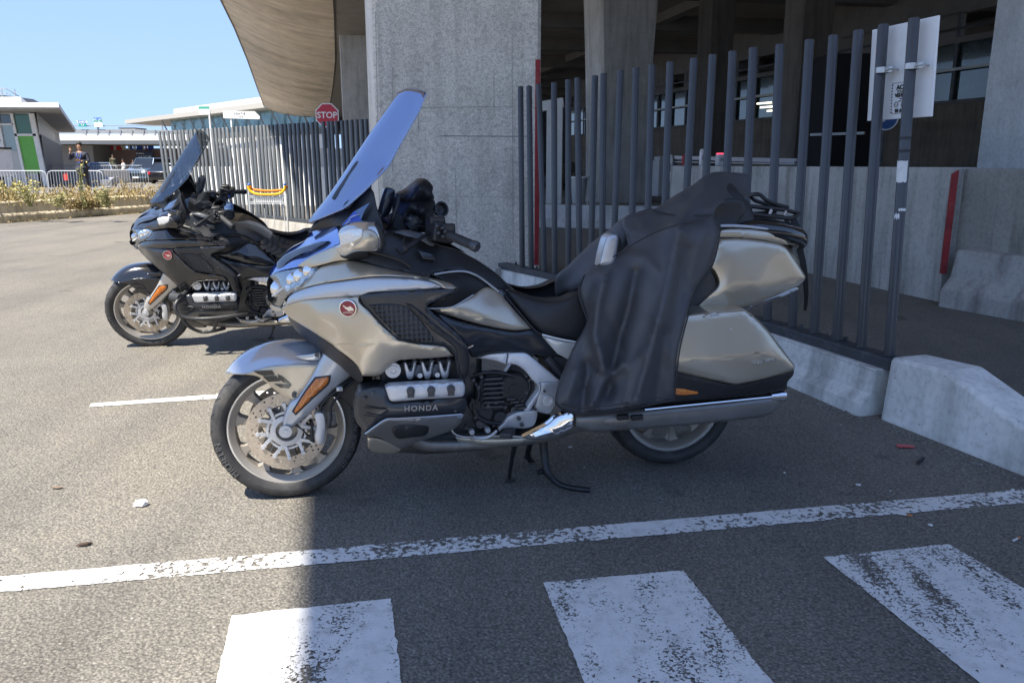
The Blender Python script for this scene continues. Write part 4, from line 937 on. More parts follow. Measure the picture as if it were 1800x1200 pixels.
        mk('switch', mb, MB_ALUD, hb, bevel=.002)
        mb = MB(); mb.tube(spl([f(758, 406, .30), f(740, 418, .36), f(722, 430, .40), (f(712, 437, .42))], 4), [.007]*6+[.010]*7, 10); mk('lever', mb, MB_BLK, hb)
        mb = MB(); q = f(723, 399, .15); mb.cyl(q, q+Vector((.02, -.01*sg, .035)), .028, seg=20); mb.cyl(q+Vector((0, 0, .03)), q+Vector((0, 0, .04)), .03, seg=20); mk('reservoir', mb, MB_ALUD, hb)
    hbar(1); hbar(-1)
    q = BL(775, 368, .12); mb = MB(); ax = Vector((.35, -.8, .2)).normalized()
    mb.revolve([(.002, -.03), (.022, -.028), (.03, 0), (.032, .008), (.026, .008), (.02, -.01), (.002, -.014)], q, axis=ax, seg=24); mb.tube([q-ax*.02, q+Vector((.0, .02, -.06)), BL(765, 400, .15)], .008, 8); mk('bar_horn', mb, MB_BLK, P)
    for pts in ([(700, 420, .2), (720, 432, .28), (705, 445, .31), (690, 430, .28)], [(755, 405, .2), (735, 398, .24), (718, 408, .27), (708, 425, .28)], [(765, 372, .15), (752, 380, .2), (750, 398, .25), (758, 405, .25)], [(640, 440, .3), (700, 455, .34), (722, 470, .345)]):
        tubep('cable', pts, .005, MB_BLK, P, seg=6)
    panel('dash_trim', [(690, 408, .29, 'c'), (712, 404, .30), (745, 412, .31), (765, 430, .31), (756, 432, .315), (735, 420, .32), (710, 414, .31)], MB_ALUD, P, er=.003, erp=2, t=.02)
    panel('vent', [(735, 440, .325, 'c'), (760, 446, .32, 'c'), (766, 458, .32, 'c'), (744, 455, .33, 'c')], MB_GRAPH, P, er=.002, erp=2, t=.02)
    # ---------------- tank side
    panel('tank_side', [(752, 542, .34, 'c'), (785, 540, .34), (800, 536, .34), (830, 520, .30), (851, 505, .26), (868, 507, .24), (877, 513, .235, 'c'), (900, 540, .25), (935, 578, .255, 'c'), (905, 581, .28), (860, 574, .31), (810, 561, .33)], BEI, P, inner=[(840, 545, .325)], creases=[[(800, 556, .345), (850, 558, .335), (905, 573, .29)]], er=.01, erp=5, t=.03)
    panel('tank_mid', [(762, 483, .345), (806, 479, .30), (830, 484, .275), (852, 496, .25), (856, 505, .25), (830, 520, .29), (800, 536, .33), (783, 540, .335), (752, 541, .34), (768, 528, .35), (800, 512, .36), (795, 500, .36)], MB_BLK, P, er=.01, erp=4, t=.03)
    tubep('tank_trim', [(764, 482, .35), (790, 478, .315), (815, 477, .295), (833, 482, .28), (850, 492, .262), (876, 512, .24)], .0045, SILV, P, seg=8)
    tubep('tank_trim', [(752, 542, .345), (785, 541, .343), (802, 536, .34), (832, 518, .30)], .003, SILV, P, seg=8)
    panel('side_cover', [(765, 548, .33), (800, 562, .34), (860, 576, .315), (905, 583, .29), (936, 580, .26), (952, 590, .25), (985, 624, .245, 'c'), (968, 627, .25), (930, 622, .27), (880, 620, .29), (848, 622, .30), (830, 628, .31), (822, 610, .34), (790, 578, .35)], MB_GRAPH, P, inner=[(880, 600, .315)], er=.012, erp=6, t=.05)
    tubep('side_badge', [(822, 612, .36), (832, 607, .36)], .003, MB_CHR, P, seg=6)
    # ---------------- rider seat and rear body
    seat = [(872, 501, .11), (890, 505, .16), (912, 516, .18), (940, 525, .20), (968, 527, .215), (995, 524, .22), (1018, 512, .21), (1035, 485, .20), (1070, 455, .20), (1110, 440, .21), (1160, 430, .21), (1210, 420, .2)]
    if not tour: seat = seat[:7]+[(1035, 508, .20), (1070, 500, .19), (1110, 497, .17), (1160, 500, .15), (1200, 508, .11)]
    loftb('seat', [(BL(x, y, 0).x, 0, BL(x, y, 0).z, BL(x, y, 0).z-.10-.012*i, hw, 2.8) for i, (x, y, hw) in enumerate(seat)], MB_SEAT, P)
    panel('seat_side', [(876, 503, .15, 'c'), (893, 506, .18), (925, 519, .20), (958, 527, .22), (990, 525, .235), (1016, 515, .235), (1045, 520, .235), (1050, 600, .24), (1017, 600, .24), (985, 594, .24), (953, 587, .24), (940, 578, .235), (920, 555, .225), (898, 528, .20)], MB_SEAT, P, inner=[(960, 560, .25)], er=.03, erp=12, t=.06)
    tubep('seat_piping', [(875, 505, .165), (895, 528, .21), (918, 555, .235), (940, 580, .246), (953, 588, .25)], .0035, MB_BLK2, P, seg=6)
    tubep('trim_line', [(953, 588, .252), (985, 596, .255), (1020, 602, .258)], .004, M_WHITE, P, seg=8)
    panel('rear_side_panel', [(953, 591, .25, 'c'), (985, 599, .255), (1050, 612, .26), (1060, 640, .26), (1010, 636, .255), (980, 622, .25, 'c'), (965, 605, .25)], mat('pearl_panel', (.72, .71, .67), .2, .3, coat=1), P, er=.006, erp=4, t=.03)
    mb = MB(); a = BL(960, 600, 0); b = BL(1220, 690, 0); mb.box(((a.x+b.x)/2, 0, (a.z+b.z)/2+.06), (b.x-a.x, .36, .30)); mk('tail_frame', mb, MB_BLK, P, bevel=.04)
    tubep('shock_absorber', [(960, 628, .24), (985, 655, .24), (1005, 680, .24)], .018, MB_ALUD, P)
    panel('underseat', [(958, 622, .23), (1000, 634, .23), (1010, 660, .23), (985, 668, .23), (962, 640, .23)], MB_BLK2, P, er=.004, erp=3, t=.05)
    # ---------------- engine
    for i in range(3):
        x0 = 712+i*30.5
        for (a, b) in (((0, 0), (9, 22)), ((16, 0), (9, 22)), ((16, 0), (13, 24)), ((0, 0), (4, 24))):
            pass
        panel('intake_cover', [(x0-3, 637-i*1, .335, 'c'), (x0+2, 637-i, .34), (x0+8, 652, .35), (x0+12, 652, .35), (x0+16, 635-i, .34), (x0+20, 634-i, .335, 'c'), (x0+14, 664-i*.5, .335), (x0+4, 665-i*.5, .335)], MB_ALU, P, er=.008, erp=3, t=.05)
    for i in range(2):
        x0 = 729+i*30.5; panel('injector_cover', [(x0, 640-i, .31, 'c'), (x0+16, 639-i, .31, 'c'), (x0+17, 664-i, .32, 'c'), (x0-1, 665-i, .32, 'c')], MB_ALUD, P, er=.006, erp=3, t=.05)
        q = BL(x0+9, 659-i, .33); mb = MB(); mb.cyl(q, q+Vector((0, -.01, 0)), .010, seg=14); mb.cyl(q+Vector((0, -.01, 0)), q+Vector((0, -.012, 0)), .006, seg=6); mk('bolt', mb, MB_ALU, P)
    q = BL(691, 651, .34); mb = MB(); mb.cyl(q+Vector((0, .05, 0)), q, .03, seg=24); mb.revolve([(.012, 0), (.020, 0), (.020, .008), (.012, .008)], q-Vector((0, .008, 0)), seg=24, closed=True); mb.cyl(q, q-Vector((0, .006, 0)), .010, seg=8); mk('oil_cap', mb, MB_ALU, P)
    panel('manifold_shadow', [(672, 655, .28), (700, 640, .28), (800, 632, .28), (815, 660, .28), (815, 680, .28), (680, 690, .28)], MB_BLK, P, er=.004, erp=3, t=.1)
    panel('head_cover_plate', [(677, 682, .395, 'c'), (684, 677, .40), (740, 674, .405), (812, 670, .40), (817, 676, .395), (817, 690, .40), (812, 697, .405), (750, 701, .41), (692, 706, .405), (684, 702, .40)], MB_ALU, P, inner=[(750, 686, .416)], er=.010, erp=5, t=.04)
    for cx, cy in ((722, 687), (758, 685.5), (793, 683.5)):
        q = BL(cx, cy, .414); mb = MB(); mb.cyl(q+Vector((0, .01, 0)), q-Vector((0, .006, 0)), .016, seg=20); mb.cyl(q, q-Vector((0, .012, 0)), .010, seg=6); mb.box(q+Vector((0, .004, -.012)), (.026, .012, .03)); mk('cover_bolt', mb, MB_ALUD, P, bevel=.002)
    cover = panel('cylinder_head_cover', [(622, 706, .355), (632, 686, .37), (650, 680, .38), (676, 680, .39), (684, 703, .40, 'c'), (690, 707, .402), (750, 702, .408), (816, 697, .40), (821, 708, .395), (816, 727, .395, 'c'), (750, 732, .41), (700, 735, .405), (678, 736, .40), (660, 748, .385), (643, 761, .37), (637, 755, .36), (624, 735, .355)], MB_GRAPH, P, inner=[(720, 718, .418), (790, 714, .412), (650, 715, .39)], er=.018, erp=7, t=.10)
    mb = MB(); a = BL(740, 717.5, .4195); b = BL(770, 716.2, .4185); r_ = (b-a).normalized()
    text_on(mb, 'HONDA', .031, a, r_, (0, 0, 1), ext=.0016, space=1.22, bold=.0006); mk('raised_lettering', mb, mat('letter_metal', (.35, .37, .40), .3, .8), cover, smooth=0)
    for pts in ([(640, 716, .392), (680, 719, .408)], [(640, 730, .390), (668, 732, .404), (682, 722, .408)]): tubep('moulding', pts, .003, MB_BLK, P, sm=False, seg=6)
    panel('belly_cover', [(641, 762, .365, 'c'), (658, 750, .385), (678, 737, .40), (700, 736, .405), (750, 733, .41), (816, 728, .395, 'c'), (810, 742, .385), (795, 755, .37), (765, 767, .35), (735, 776, .33), (705, 788, .30), (685, 780, .31), (665, 768, .34), (648, 768, .35)], mats[3], P, inner=[(740, 748, .395)], er=.015, erp=6, t=.08)
    tubep('belly_edge', [(642, 762, .372), (660, 749, .392), (679, 737, .406), (700, 735.5, .411), (750, 732.5, .415), (812, 728, .40)], .0035, SILV, P, seg=6)
    panel('belly_scoop', [(689, 755, .385), (697, 748, .392), (720, 745, .396), (742, 744, .396), (755, 748, .39), (753, 760, .375), (745, 766, .37), (720, 769, .37), (698, 770, .37)], MB_BLK, P, inner=[(722, 757, .405)], er=.014, erp=6, t=.05)
    panel('chin_guard', [(646, 769, .33, 'c'), (665, 770, .325), (690, 780, .31), (705, 789, .29), (695, 796, .28), (675, 797, .28), (655, 794, .29), (647, 787, .31, 'c')], BEI, P, er=.01, erp=5, t=.10)
    loftb('sump', [(BL(x, 780, 0).x, 0, .30, zb, hw, 4) for x, zb, hw in ((660, .24, .10), (690, .20, .17), (740, .185, .19), (820, .18, .18), (900, .18, .16), (960, .20, .10))], mat('sump_metal', (.07, .068, .065), .5, .3, var=.2, vs=20), P)
    # alternator drums and hoses in the open part of the engine
    for cx, cy, r_, w0_, w1_, m_ in ((872, 690, .085, .18, .235, MB_BLK2), (905, 683, .066, .20, .25, MB_BLK), (850, 725, .045, .19, .24, MB_BLK2), (880, 735, .03, .20, .25, MB_BLK2), (845, 745, .022, .20, .25, MB_ALUD), (905, 722, .02, .20, .245, MB_ALUD), (835, 712, .028, .2, .25, MB_BLK), (858, 757, .012, .25, .275, MB_ALU), (830, 760, .012, .25, .272, MB_ALU)):
        q = BL(cx, cy, w1_); mb = MB(); mb.tube([(q.x, -w0_, q.z), (q.x, -w1_+.008, q.z), (q.x, -w1_, q.z)], [r_, r_, r_*.86], 28); mb.cyl((q.x, -w1_+.001, q.z), (q.x, -w1_-.006, q.z), r_*.35, seg=12); mk('engine_casing', mb, m_, P)
    for k in range(7):
        q = BL(867+(k % 2)*0, 664+k*8.2, .245); mb = MB(); mb.box(q, (.085-(.012 if k in (0, 6) else 0), .03, .006)); mk('cooling_fin', mb, MB_ALUD, P)
    for pts in ([(832, 660, .24), (850, 655, .25), (880, 655, .25), (905, 662, .25)], [(830, 700, .24), (838, 730, .25), (860, 742, .25), (890, 745, .25)], [(928, 655, .22), (936, 680, .22), (925, 705, .22), (905, 720, .24)], [(835, 672, .24), (842, 690, .25), (838, 705, .25)]): tubep('hose', pts, .009, MB_BLK, P, seg=8)
    for k, (px, py) in enumerate(((832, 668), (841, 681), (858, 712), (872, 708), (888, 716), (836, 733), (852, 748), (868, 748), (893, 700), (926, 690), (930, 668), (846, 662), (905, 752), (820, 752))):
        q = BL(px, py, .252); mb = MB(); mb.cyl(q+Vector((0, .03, 0)), q, .0075, seg=12); mb.cyl(q, q-Vector((0, .006, 0)), .0055, seg=6); mk('bolt', mb, MB_ALUD, P, smooth=30)
    for k in range(4): q = BL(897+k*7, 700+k*5, .255); mb = MB(); mb.box(q, (.035, .03, .007)); mk('cooling_fin', mb, MB_ALUD, P)
    for px, py in ((640, 700), (655, 690), (700, 728), (800, 722), (668, 742)):
        q = BL(px, py, .400 if px > 690 else .392); mb = MB(); mb.cyl(q+Vector((0, .01, 0)), q-Vector((0, .003, 0)), .005, seg=10); mk('bolt', mb, MB_ALUD, P)
    # ---------------- silver swing frame and foot peg
    panel('frame_cover', [(838, 629, .27, 'c'), (862, 622, .28), (892, 620, .285, 'c'), (889, 640, .285, 'c'), (868, 633, .28)], mat('light_aluminium', (.74, .75, .78), .36, .2, bump=.08, bs=300), P, er=.006, erp=3, t=.03)
    panel('frame_cover', [(894, 620, .285, 'c'), (922, 620, .285), (933, 626, .285), (960, 649, .28), (987, 671, .275, 'c'), (950, 672, .275, 'c'), (949, 690, .275), (930, 724, .272, 'c'), (921, 721, .27, 'c'), (935, 702, .278), (947, 682, .28), (936, 668, .283), (922, 651, .285), (907, 641, .285), (891, 640, .285, 'c')], mat('light_aluminium', (.74, .75, .78), .36, .2, bump=.08, bs=300), P, inner=[(925, 636, .296), (955, 665, .29)], er=.010, erp=5, t=.04)
    panel('pivot_plate', [(950, 672, .277, 'c'), (987, 670, .277, 'c'), (990, 685, .28), (980, 705, .278), (966, 726, .278), (956, 726, .278), (942, 720, .276), (945, 700, .277), (951, 684, .277)], mat('grey_satin', (.42, .43, .45), .38, .4), P, er=.005, erp=3, t=.04)
    q = BL(963, 703.5, .283); mb = MB(); mb.cyl(q+Vector((0, .02, 0)), q-Vector((0, .004, 0)), .0235, seg=28); mb.revolve([(.012, 0), (.018, 0), (.018, .008), (.012, .008)], q-Vector((0, .010, 0)), seg=28, closed=True); mk('pivot_cap', mb, MB_ALU, P)
    for px, py in ((957, 687), (941, 719), (912, 735), (917, 746)):
        q = BL(px, py, .283); mb = MB(); mb.cyl(q, q-Vector((0, .005, 0)), .006 if py < 725 else .009, seg=14); mb.cyl(q, q-Vector((0, .008, 0)), .004, seg=6); mk('bolt', mb, MB_ALUD, P)
    panel('peg_bracket', [(929, 722, .275, 'c'), (944, 722, .275), (940, 745, .272), (925, 752, .27), (900, 752, .27), (884, 753, .27), (878, 758, .27, 'c'), (876, 752, .27), (886, 742, .272), (893, 732, .272), (910, 724, .274)], mat('grey_satin2', (.48, .49, .51), .38, .4), P, er=.006, erp=4, t=.03)
    mb = MB(); a, b = BL(896, 757, .27), BL(889, 765, .40); d = b-a
    mb.bar(a, b, .05, .022); mk('foot_peg', mb, MB_BLK2, P, bevel=.006)
    tubep('shift_lever', [(873, 757, .31), (862, 766, .32), (845, 770, .32), (832, 768, .33)], .007, MB_ALU, P, seg=8)
    # ---------------- stands
    sg_ = BG(895, 843, .012)[2] if tour else .27
    tubep('side_stand', [(908, 756, .22), (906, 775, .22+(sg_-.22)*.25), (900, 805, .22+(sg_-.22)*.6), (895, 840 if tour else 822, sg_)], [.022, .014, .009, .008], MB_BLK, P)
    q = BL(896, 843 if tour else 826, sg_); mb = MB(); mb.box(q+Vector((0, 0, .000)), (.045, .035, .010)); mk('side_stand_foot', mb, MB_BLK, P, bevel=.003)
    if tour:
        tubep('centre_stand', [(955, 772, .12), (957, 800, .135), (962, 828, .17), BG(976, 846, .03), BG(1000, 856, .016), BG(1037, 861, .014)], [.020, .018, .016, .013, .012, .012], MB_BLK, P)
        tubep('centre_stand', [(945, 830, .155), (956, 828, .15), (966, 838, .16)], .012, MB_BLK, P)
        tubep('centre_stand', [(932, 778, -.08), (928, 800, -.13), (938, 815, -.15), (950, 825, -.155)], .014, MB_BLK, P)
        tubep('centre_stand', [(922, 802, -.14), (934, 804, -.13)], .012, MB_BLK, P)
    # ---------------- exhaust
    tubep('exhaust_pipe', [(722, 770, .27), (745, 780, .26), (790, 783, .25), (850, 780, .24), (920, 772, .24), (970, 762, .25), (1010, 745, .29), (1050, 738, .33), (1100, 735, .34)], [.024, .026, .024, .023, .025, .030, .037, .042, .044], mat('exhaust_steel', (.24, .225, .205), .34, .6, var=.2, vs=20), P, seg=18)
    panel('heat_shield', [(918, 768, .285, 'c'), (940, 757, .29), (962, 745, .30), (978, 732, .31), (1000, 724, .33), (1009, 730, .34), (1006, 752, .34), (985, 765, .32), (955, 772, .30), (930, 772, .288)], MB_CHR, P, inner=[(970, 752, .318)], creases=[[(938, 768, .30), (975, 758, .322), (1000, 740, .345)]], er=.008, erp=4, t=.03, both=False)
    tubep('chrome_strip', [(792, 752, .25), (800, 763, .255), (818, 768, .258), (850, 767, .26), (890, 766, .262), (918, 768, .27)], .0055, mat('steel_strip', (.42, .40, .37), .25, .7), P, seg=8)
    panel('lower_cover', [(800, 768, .262, 'c'), (860, 771, .268), (925, 770, .285, 'c'), (918, 779, .28), (860, 783, .27), (810, 780, .26)], mat('warm_steel', (.40, .37, .31), .25, .7), P, er=.004, erp=3, t=.02)
    def muf(sg):
        mb = MB(); rg = []
        for px, yt, yb in ((1010, 727, 750), (1040, 721, 757), (1090, 717, 753), (1140, 713, 750), (1200, 707, 745), (1270, 700, 738), (1330, 693, 731), (1352, 691, 725), (1368, 690, 710), (1374, 691, 700)):
            a = BL(px, yt, .33); b = BL(px, yb, .33); zc = (a.z+b.z)/2; rz_ = (a.z-b.z)/2; x = (a.x+b.x)/2
            rg.append([Vector((x, sg*(-.33-math.copysign(abs(math.cos(t))**.55, math.cos(t))*rz_), zc+math.copysign(abs(math.sin(t))**.75, math.sin(t))*rz_)) for t in (2*math.pi*k/32 for k in range(32))])
        mb.rings(rg); mf = mk('muffler', mb, mats[4], P, smooth=50)
        mb = MB(); mb.tube([Vector((v.x, v.y*sg, v.z)) for v in (BL(1133, 720, .375), BL(1200, 713, .375), BL(1290, 704, .375), BL(1368, 696, .365))], .006, 8); mk('chrome_strip', mb, MB_CHR, mf)
        mb = MB(); mb.tube([Vector((v.x, v.y*sg, v.z)) for v in (BL(1352, 697, .35), BL(1378, 695, .35))], .026, 16); mk('exhaust_tip', mb, MB_CHR, mf)
    if tour:
        muf(1); muf(-1)
        for x in (1095, 1120): q = BL(x, 733, .385); mb = MB(); mb.box(q, (.05, .02, .022)); mk('muffler_clamp', mb, MB_BLK, P, bevel=.004)
        tubep('swing_arm', [(990, 720, .15), (1080, 715, .13), (1170, 716, .12)], .03, MB_ALUD, P)
        # ------------ panniers
        def pannier(sg):
            m_ = 'only' if sg < 0 else False
            pn = panel('pannier', [(1178, 560, .435, 'c'), (1215, 551, .435), (1270, 546, .435), (1309, 543, .433, 'c'), (1327, 557, .435), (1350, 580, .436), (1375, 613, .434), (1397, 642, .428, 'c'), (1396, 650, .425), (1363, 661, .438), (1325, 671, .447), (1293, 677, .452, 'c'), (1240, 666, .455), (1187, 653, .452, 'c'), (1165, 650, .44)], BEI, P, inner=[(1250, 575, .447), (1240, 605, .459)], creases=[[(1190, 637, .463), (1250, 632, .472), (1340, 621, .460), (1378, 632, .440)]], er=.022, erp=8, t=.20, soft=5, both=False, mirror=m_)
            panel('pannier_lid_line', [(1190, 561, .43), (1250, 554, .438), (1315, 552, .432), (1322, 557, .432), (1250, 559, .44), (1190, 566, .433)], MB_BLK, pn, er=.002, erp=2, t=.02, both=False, mirror=m_)
            panel('pannier_base', [(1175, 650, .43, 'c'), (1240, 666, .45), (1293, 677, .457), (1330, 671, .45), (1364, 661, .43), (1396, 650, .40, 'c'), (1394, 660, .39), (1385, 670, .385), (1383, 684, .38, 'c'), (1340, 692, .40), (1290, 698, .42), (1230, 703, .425), (1175, 708, .42, 'c')], MB_BLK, pn, er=.008, erp=5, t=.20, both=False, mirror=m_)
            panel('reflector', [(1184, 682, .432, 'c'), (1238, 686, .434, 'c'), (1243, 690, .434, 'c'), (1203, 694, .434, 'c'), (1183, 693, .432, 'c')], MB_AMB, pn, er=.002, erp=2, t=.01, both=False, mirror=m_, lin=True)
            if sg > 0:
                mb = MB(); a = BL(1342, 635.5, .466); b = BL(1368, 632.5, .446); text_on(mb, 'GOLD WING', .020, a, b-a, (0, 0, 1), ext=.0014, space=1.15, shear=.3); mk('badge_lettering', mb, MB_CHR, pn, smooth=0)
                for px, py in ((1284, 579), (1325, 563)): q = BL(px, py, .452); mb = MB(); mb.sphere(q, .0035, 8); mk('rivet', mb, MB_CHR, pn)
        pannier(1); pannier(-1)
        # ------------ top case
        side = [(1218, 543, .275, 'c'), (1240, 522, .285), (1258, 506, .29), (1262, 495, .292), (1255, 478, .292), (1248, 468, .292), (1262, 420, .278, 'c'), (1300, 419, .275), (1345, 424, .266), (1378, 432, .255), (1395, 452, .243), (1416, 486, .222), (1413, 494, .222, 'c'), (1400, 504, .228), (1360, 521, .242), (1316, 539, .258), (1250, 545, .27)]
        tc_ = panel('top_case', side, BEI, P, inner=[(1290, 450, .293), (1345, 462, .276)], creases=[[(1250, 518, .295), (1278, 509, .305), (1330, 505, .292), (1399, 498, .238)]], er=.02, erp=7, t=.20, soft=6)
        lid = [(1250, 418, .265, 'c'), (1266, 405, .262), (1292, 402, .26), (1330, 404, .25), (1368, 409, .235), (1378, 414, .225), (1386, 431, .22, 'c'), (1345, 423, .25), (1300, 418, .265)]
        panel('case_lid', lid, BEI, tc_, er=.01, erp=5, t=.24)
        tubep('case_trim', [(1266, 397, .25), (1292, 397, .25), (1320, 399, .245), (1350, 403, .235), (1371, 407, .22)], .007, SILV, P, seg=8)
        loftb('case_top', [(BL(x, y, 0).x, 0, BL(x, y, 0).z+.02, BL(x, y, 0).z-.09, hw, 3.2) for x, y, hw in ((1245, 395, .20), (1262, 387, .235), (1290, 384, .245), (1330, 388, .24), (1365, 395, .225), (1380, 402, .19))], MB_GLOSS, P)
        loftb('case_core', [(BL(x, 470, 0).x, 0, BL(x, yt, 0).z, BL(x, yb, 0).z, hw, 3.2) for x, yt, yb, hw in ((1205, 430, 525, .18), (1250, 405, 525, .2), (1330, 405, 520, .2), (1355, 420, 500, .16), (1380, 440, 486, .12))], BEI, P)
        panel('tail_strip', [(1316, 540, .235), (1360, 522, .215), (1400, 505, .19), (1404, 508, .18), (1362, 527, .20), (1320, 545, .22)], MB_CHR, P, er=.002, erp=2, t=.03)
        panel('case_recess', [(1190, 560, .25), (1218, 545, .275), (1240, 524, .285), (1258, 505, .288), (1252, 480, .285), (1240, 470, .27), (1222, 500, .26), (1190, 530, .25)], MB_BLK, P, er=.004, erp=3, t=.15)
        loftb('passenger_backrest', [(BL(x, y, 0).x, 0, BL(x, y, 0).z, BL(x, y, 0).z-.34, hw, 3) for x, y, hw in ((1215, 345, .17), (1235, 325, .20), (1265, 318, .21), (1290, 345, .2), (1300, 372, .17))], MB_SEAT, P)
        panel('backrest_side', [(1252, 385, .22), (1258, 362, .23), (1275, 350, .23), (1305, 352, .22), (1310, 372, .22), (1295, 392, .23), (1288, 418, .25), (1262, 420, .25)], MB_BLK, P, er=.01, erp=5, t=.12)
        # rack on top
        z0 = BL(1320, 372, .17)
        for pts in ([(1298, 374, .17), (1330, 377, .17), (1380, 383, .16), (1396, 381, .14), (1404, 376, .10)], [(1306, 362, .14), (1345, 365, .14), (1385, 370, .12), (1402, 376, .09)], [(1318, 343, .05), (1335, 342, .05), (1352, 355, .06), (1385, 365, .05)]):
            q = [BL(*p) for p in pts]
            for sg in (1, -1): mb = MB(); mb.tube(spl([Vector((v.x, v.y*sg, v.z)) for v in q], 5), .009, 8); mk('rack_bar', mb, MB_BLK, P, smooth=50)
        for px, py in ((1308, 374), (1352, 378), (1378, 381)):
            a = BL(px, py, .16); mb = MB(); mb.bar(a, (a.x, -a.y, a.z), .016, .012); mk('rack_bar', mb, MB_BLK, P)
        for a, b in (((1352, 379, .16), (1356, 369, .15)), ((1378, 383, .16), (1382, 372, .14))): mb = MB(); mb.bar(BL(*a), BL(*b), .008, .012); mk('rack_stay', mb, MB_ALU, P)
        panel('armrest', [(1052, 467, .30, 'c'), (1056, 445, .30), (1063, 420, .30), (1070, 412, .30), (1081, 411, .30), (1087, 416, .30), (1084, 445, .30), (1078, 470, .30, 'c')], SILV, P, er=.02, erp=7, t=.05, both=False)
        panel('armrest', [(1077, 412, .27), (1086, 413, .27), (1092, 424, .27), (1088, 450, .27), (1078, 470, .27), (1076, 440, .27)], MB_BLK, P, er=.01, erp=4, t=.06, both=False)
    if guards:
        gm = mat('crash_bar', (.035, .036, .038), .4, bump=.2, bs=150)
        # tubular engine guard seen in front of the cylinder head
        tubep('crash_bar', [(668, 655, .30), (640, 690, .42), (628, 720, .47), (645, 748, .48), (690, 757, .48), (760, 752, .48), (830, 742, .44), (850, 745, .30)], .014, gm, P, seg=14)
        tubep('crash_bar', [(760, 752, .48), (755, 775, .47), (740, 800, .44)], .012, gm, P, seg=12)
        tubep('crash_bar', [(645, 748, .48), (665, 785, .46), (700, 805, .42), (740, 800, .44), (760, 795, .30)], .013, gm, P, seg=14)
        a, b = BL(612, 688, .36), BL(645, 690, .42); mb = MB(); mb.cyl(a, b, .036, seg=24); mk('fog_lamp', mb, MB_BLK2, P, bevel=.004)
    return rt
main = motorcycle((MB_BEIGE, MB_SILV, mat('blue_silver_gloss', (.52, .55, .61), .18, .5, coat=1), mat('graphite_silver', (.25, .25, .25), .35, .6, coat=.4), mat('muffler_steel', (.20, .195, .19), .3, .5, var=.1, vs=12), MB_SILV, MB_WS, mat('cowl_sky_reflection', (.26, .38, .72), .1, .75, coat=1)), 'large sand and silver touring motorcycle with tall screen in the foreground bay')  # last material: the cowl's sky reflection is painted in as blue base colour
main.location = FC; main.rotation_euler = (0, 0, BROT)

MB_GLB = mat('gloss_black_metallic', (.016, .017, .022), .14, .2, coat=1)
BK = (MB_GLB, MB_GLOSS, MB_GLB, mat('belly_grey', (.17, .17, .165), .45, .5), mat('muffler_dark', (.1, .1, .1), .3, .8), mat('bright_fork', (.62, .60, .57), .35, .6), glassy('smoked_windscreen', (.60, .62, .64), .05, .5, .03, .30, (.85, .88, .92)), MB_GLB)
BF = G(265, 606)
blk = motorcycle(BK, 'black touring motorcycle with crash bars parked in the sun behind the sand one', tour=False, guards=True)
BR2 = BROT+math.radians(0); blk.location = BF; blk.rotation_euler = (math.radians(13), 0, BR2)   # leaning on its side stand
def B2(px, py, w): # pixel -> world on a plane of the black motorcycle
    n2 = Vector((-math.sin(BR2), math.cos(BR2), 0)); return OnPlane(px, py, BF-n2*w, n2)
# ---------------- black apron draped over the silver motorcycle
FOLDS = [([(1193, 405), (1175, 500), (1160, 560), (1138, 640), (1118, 705)], .030, 13), ([(1117, 480), (1105, 540), (1085, 610), (1068, 690)], -.034, 15), ([(1063, 487), (1050, 540), (1045, 590), (1055, 620), (1062, 650)], .028, 11),
         ([(1010, 655), (1000, 700)], .02, 14), ([(1095, 640), (1062, 670), (1040, 712)], .022, 9), ([(1240, 330), (1215, 360), (1195, 400)], .014, 14), ([(1165, 590), (1160, 650), (1150, 715)], -.018, 14), ([(1032, 640), (1024, 720)], -.016, 9),
         ([(1120, 400), (1180, 385), (1240, 378)], -.008, 7), ([(1092, 445), (1130, 450), (1160, 480)], .005, 7), ([(1080, 470), (1050, 500), (1040, 530)], .008, 8), ([(1240, 400), (1225, 450), (1215, 500)], .006, 7), ([(1130, 620), (1108, 650), (1098, 715)], .008, 9), ([(1150, 560), (1172, 620), (1175, 700)], .006, 9), ([(1070, 560), (1090, 600), (1100, 640)], -.006, 8), ([(1045, 455), (1085, 420), (1130, 395)], .008, 5), ([(1200, 345), (1160, 365), (1120, 385)], .008, 5), ([(1005, 700), (1030, 680), (1040, 650)], -.007, 8), ([(1205, 440), (1190, 540), (1178, 640), (1172, 700)], -.010, 12)]
def folds(V, d):
    r = np.zeros(len(V))
    for pl, amp, wd_ in FOLDS:
        pl = np.array(pl, float); dm = np.full(len(V), 1e9); 
        for a, b in zip(pl[:-1], pl[1:]):
            ab = b-a; t = np.clip(((V-a)@ab)/(ab@ab), 0, 1); dm = np.minimum(dm, np.linalg.norm(V-(a+t[:, None]*ab), axis=1))
        r += 1.7*amp*np.exp(-(dm/wd_)**1.5)
    r += .0025*np.sin(V[:, 0]/7.+np.sin(V[:, 1]/23.)*2.2)*np.clip((V[:, 1]-430)/200, 0, 1)
    return r
M_COVER = mat('apron_fabric', (.066, .067, .073), .42, 0, var=.10, vs=20, bump=.35, bs=420, dirt=(.068, .069, .074), ds=5)
cv = empty('motorcycle_cover', FC, BROT, 'dark grey waterproof leg apron draped in folds over the rear seat of the sand motorcycle', 'cover')
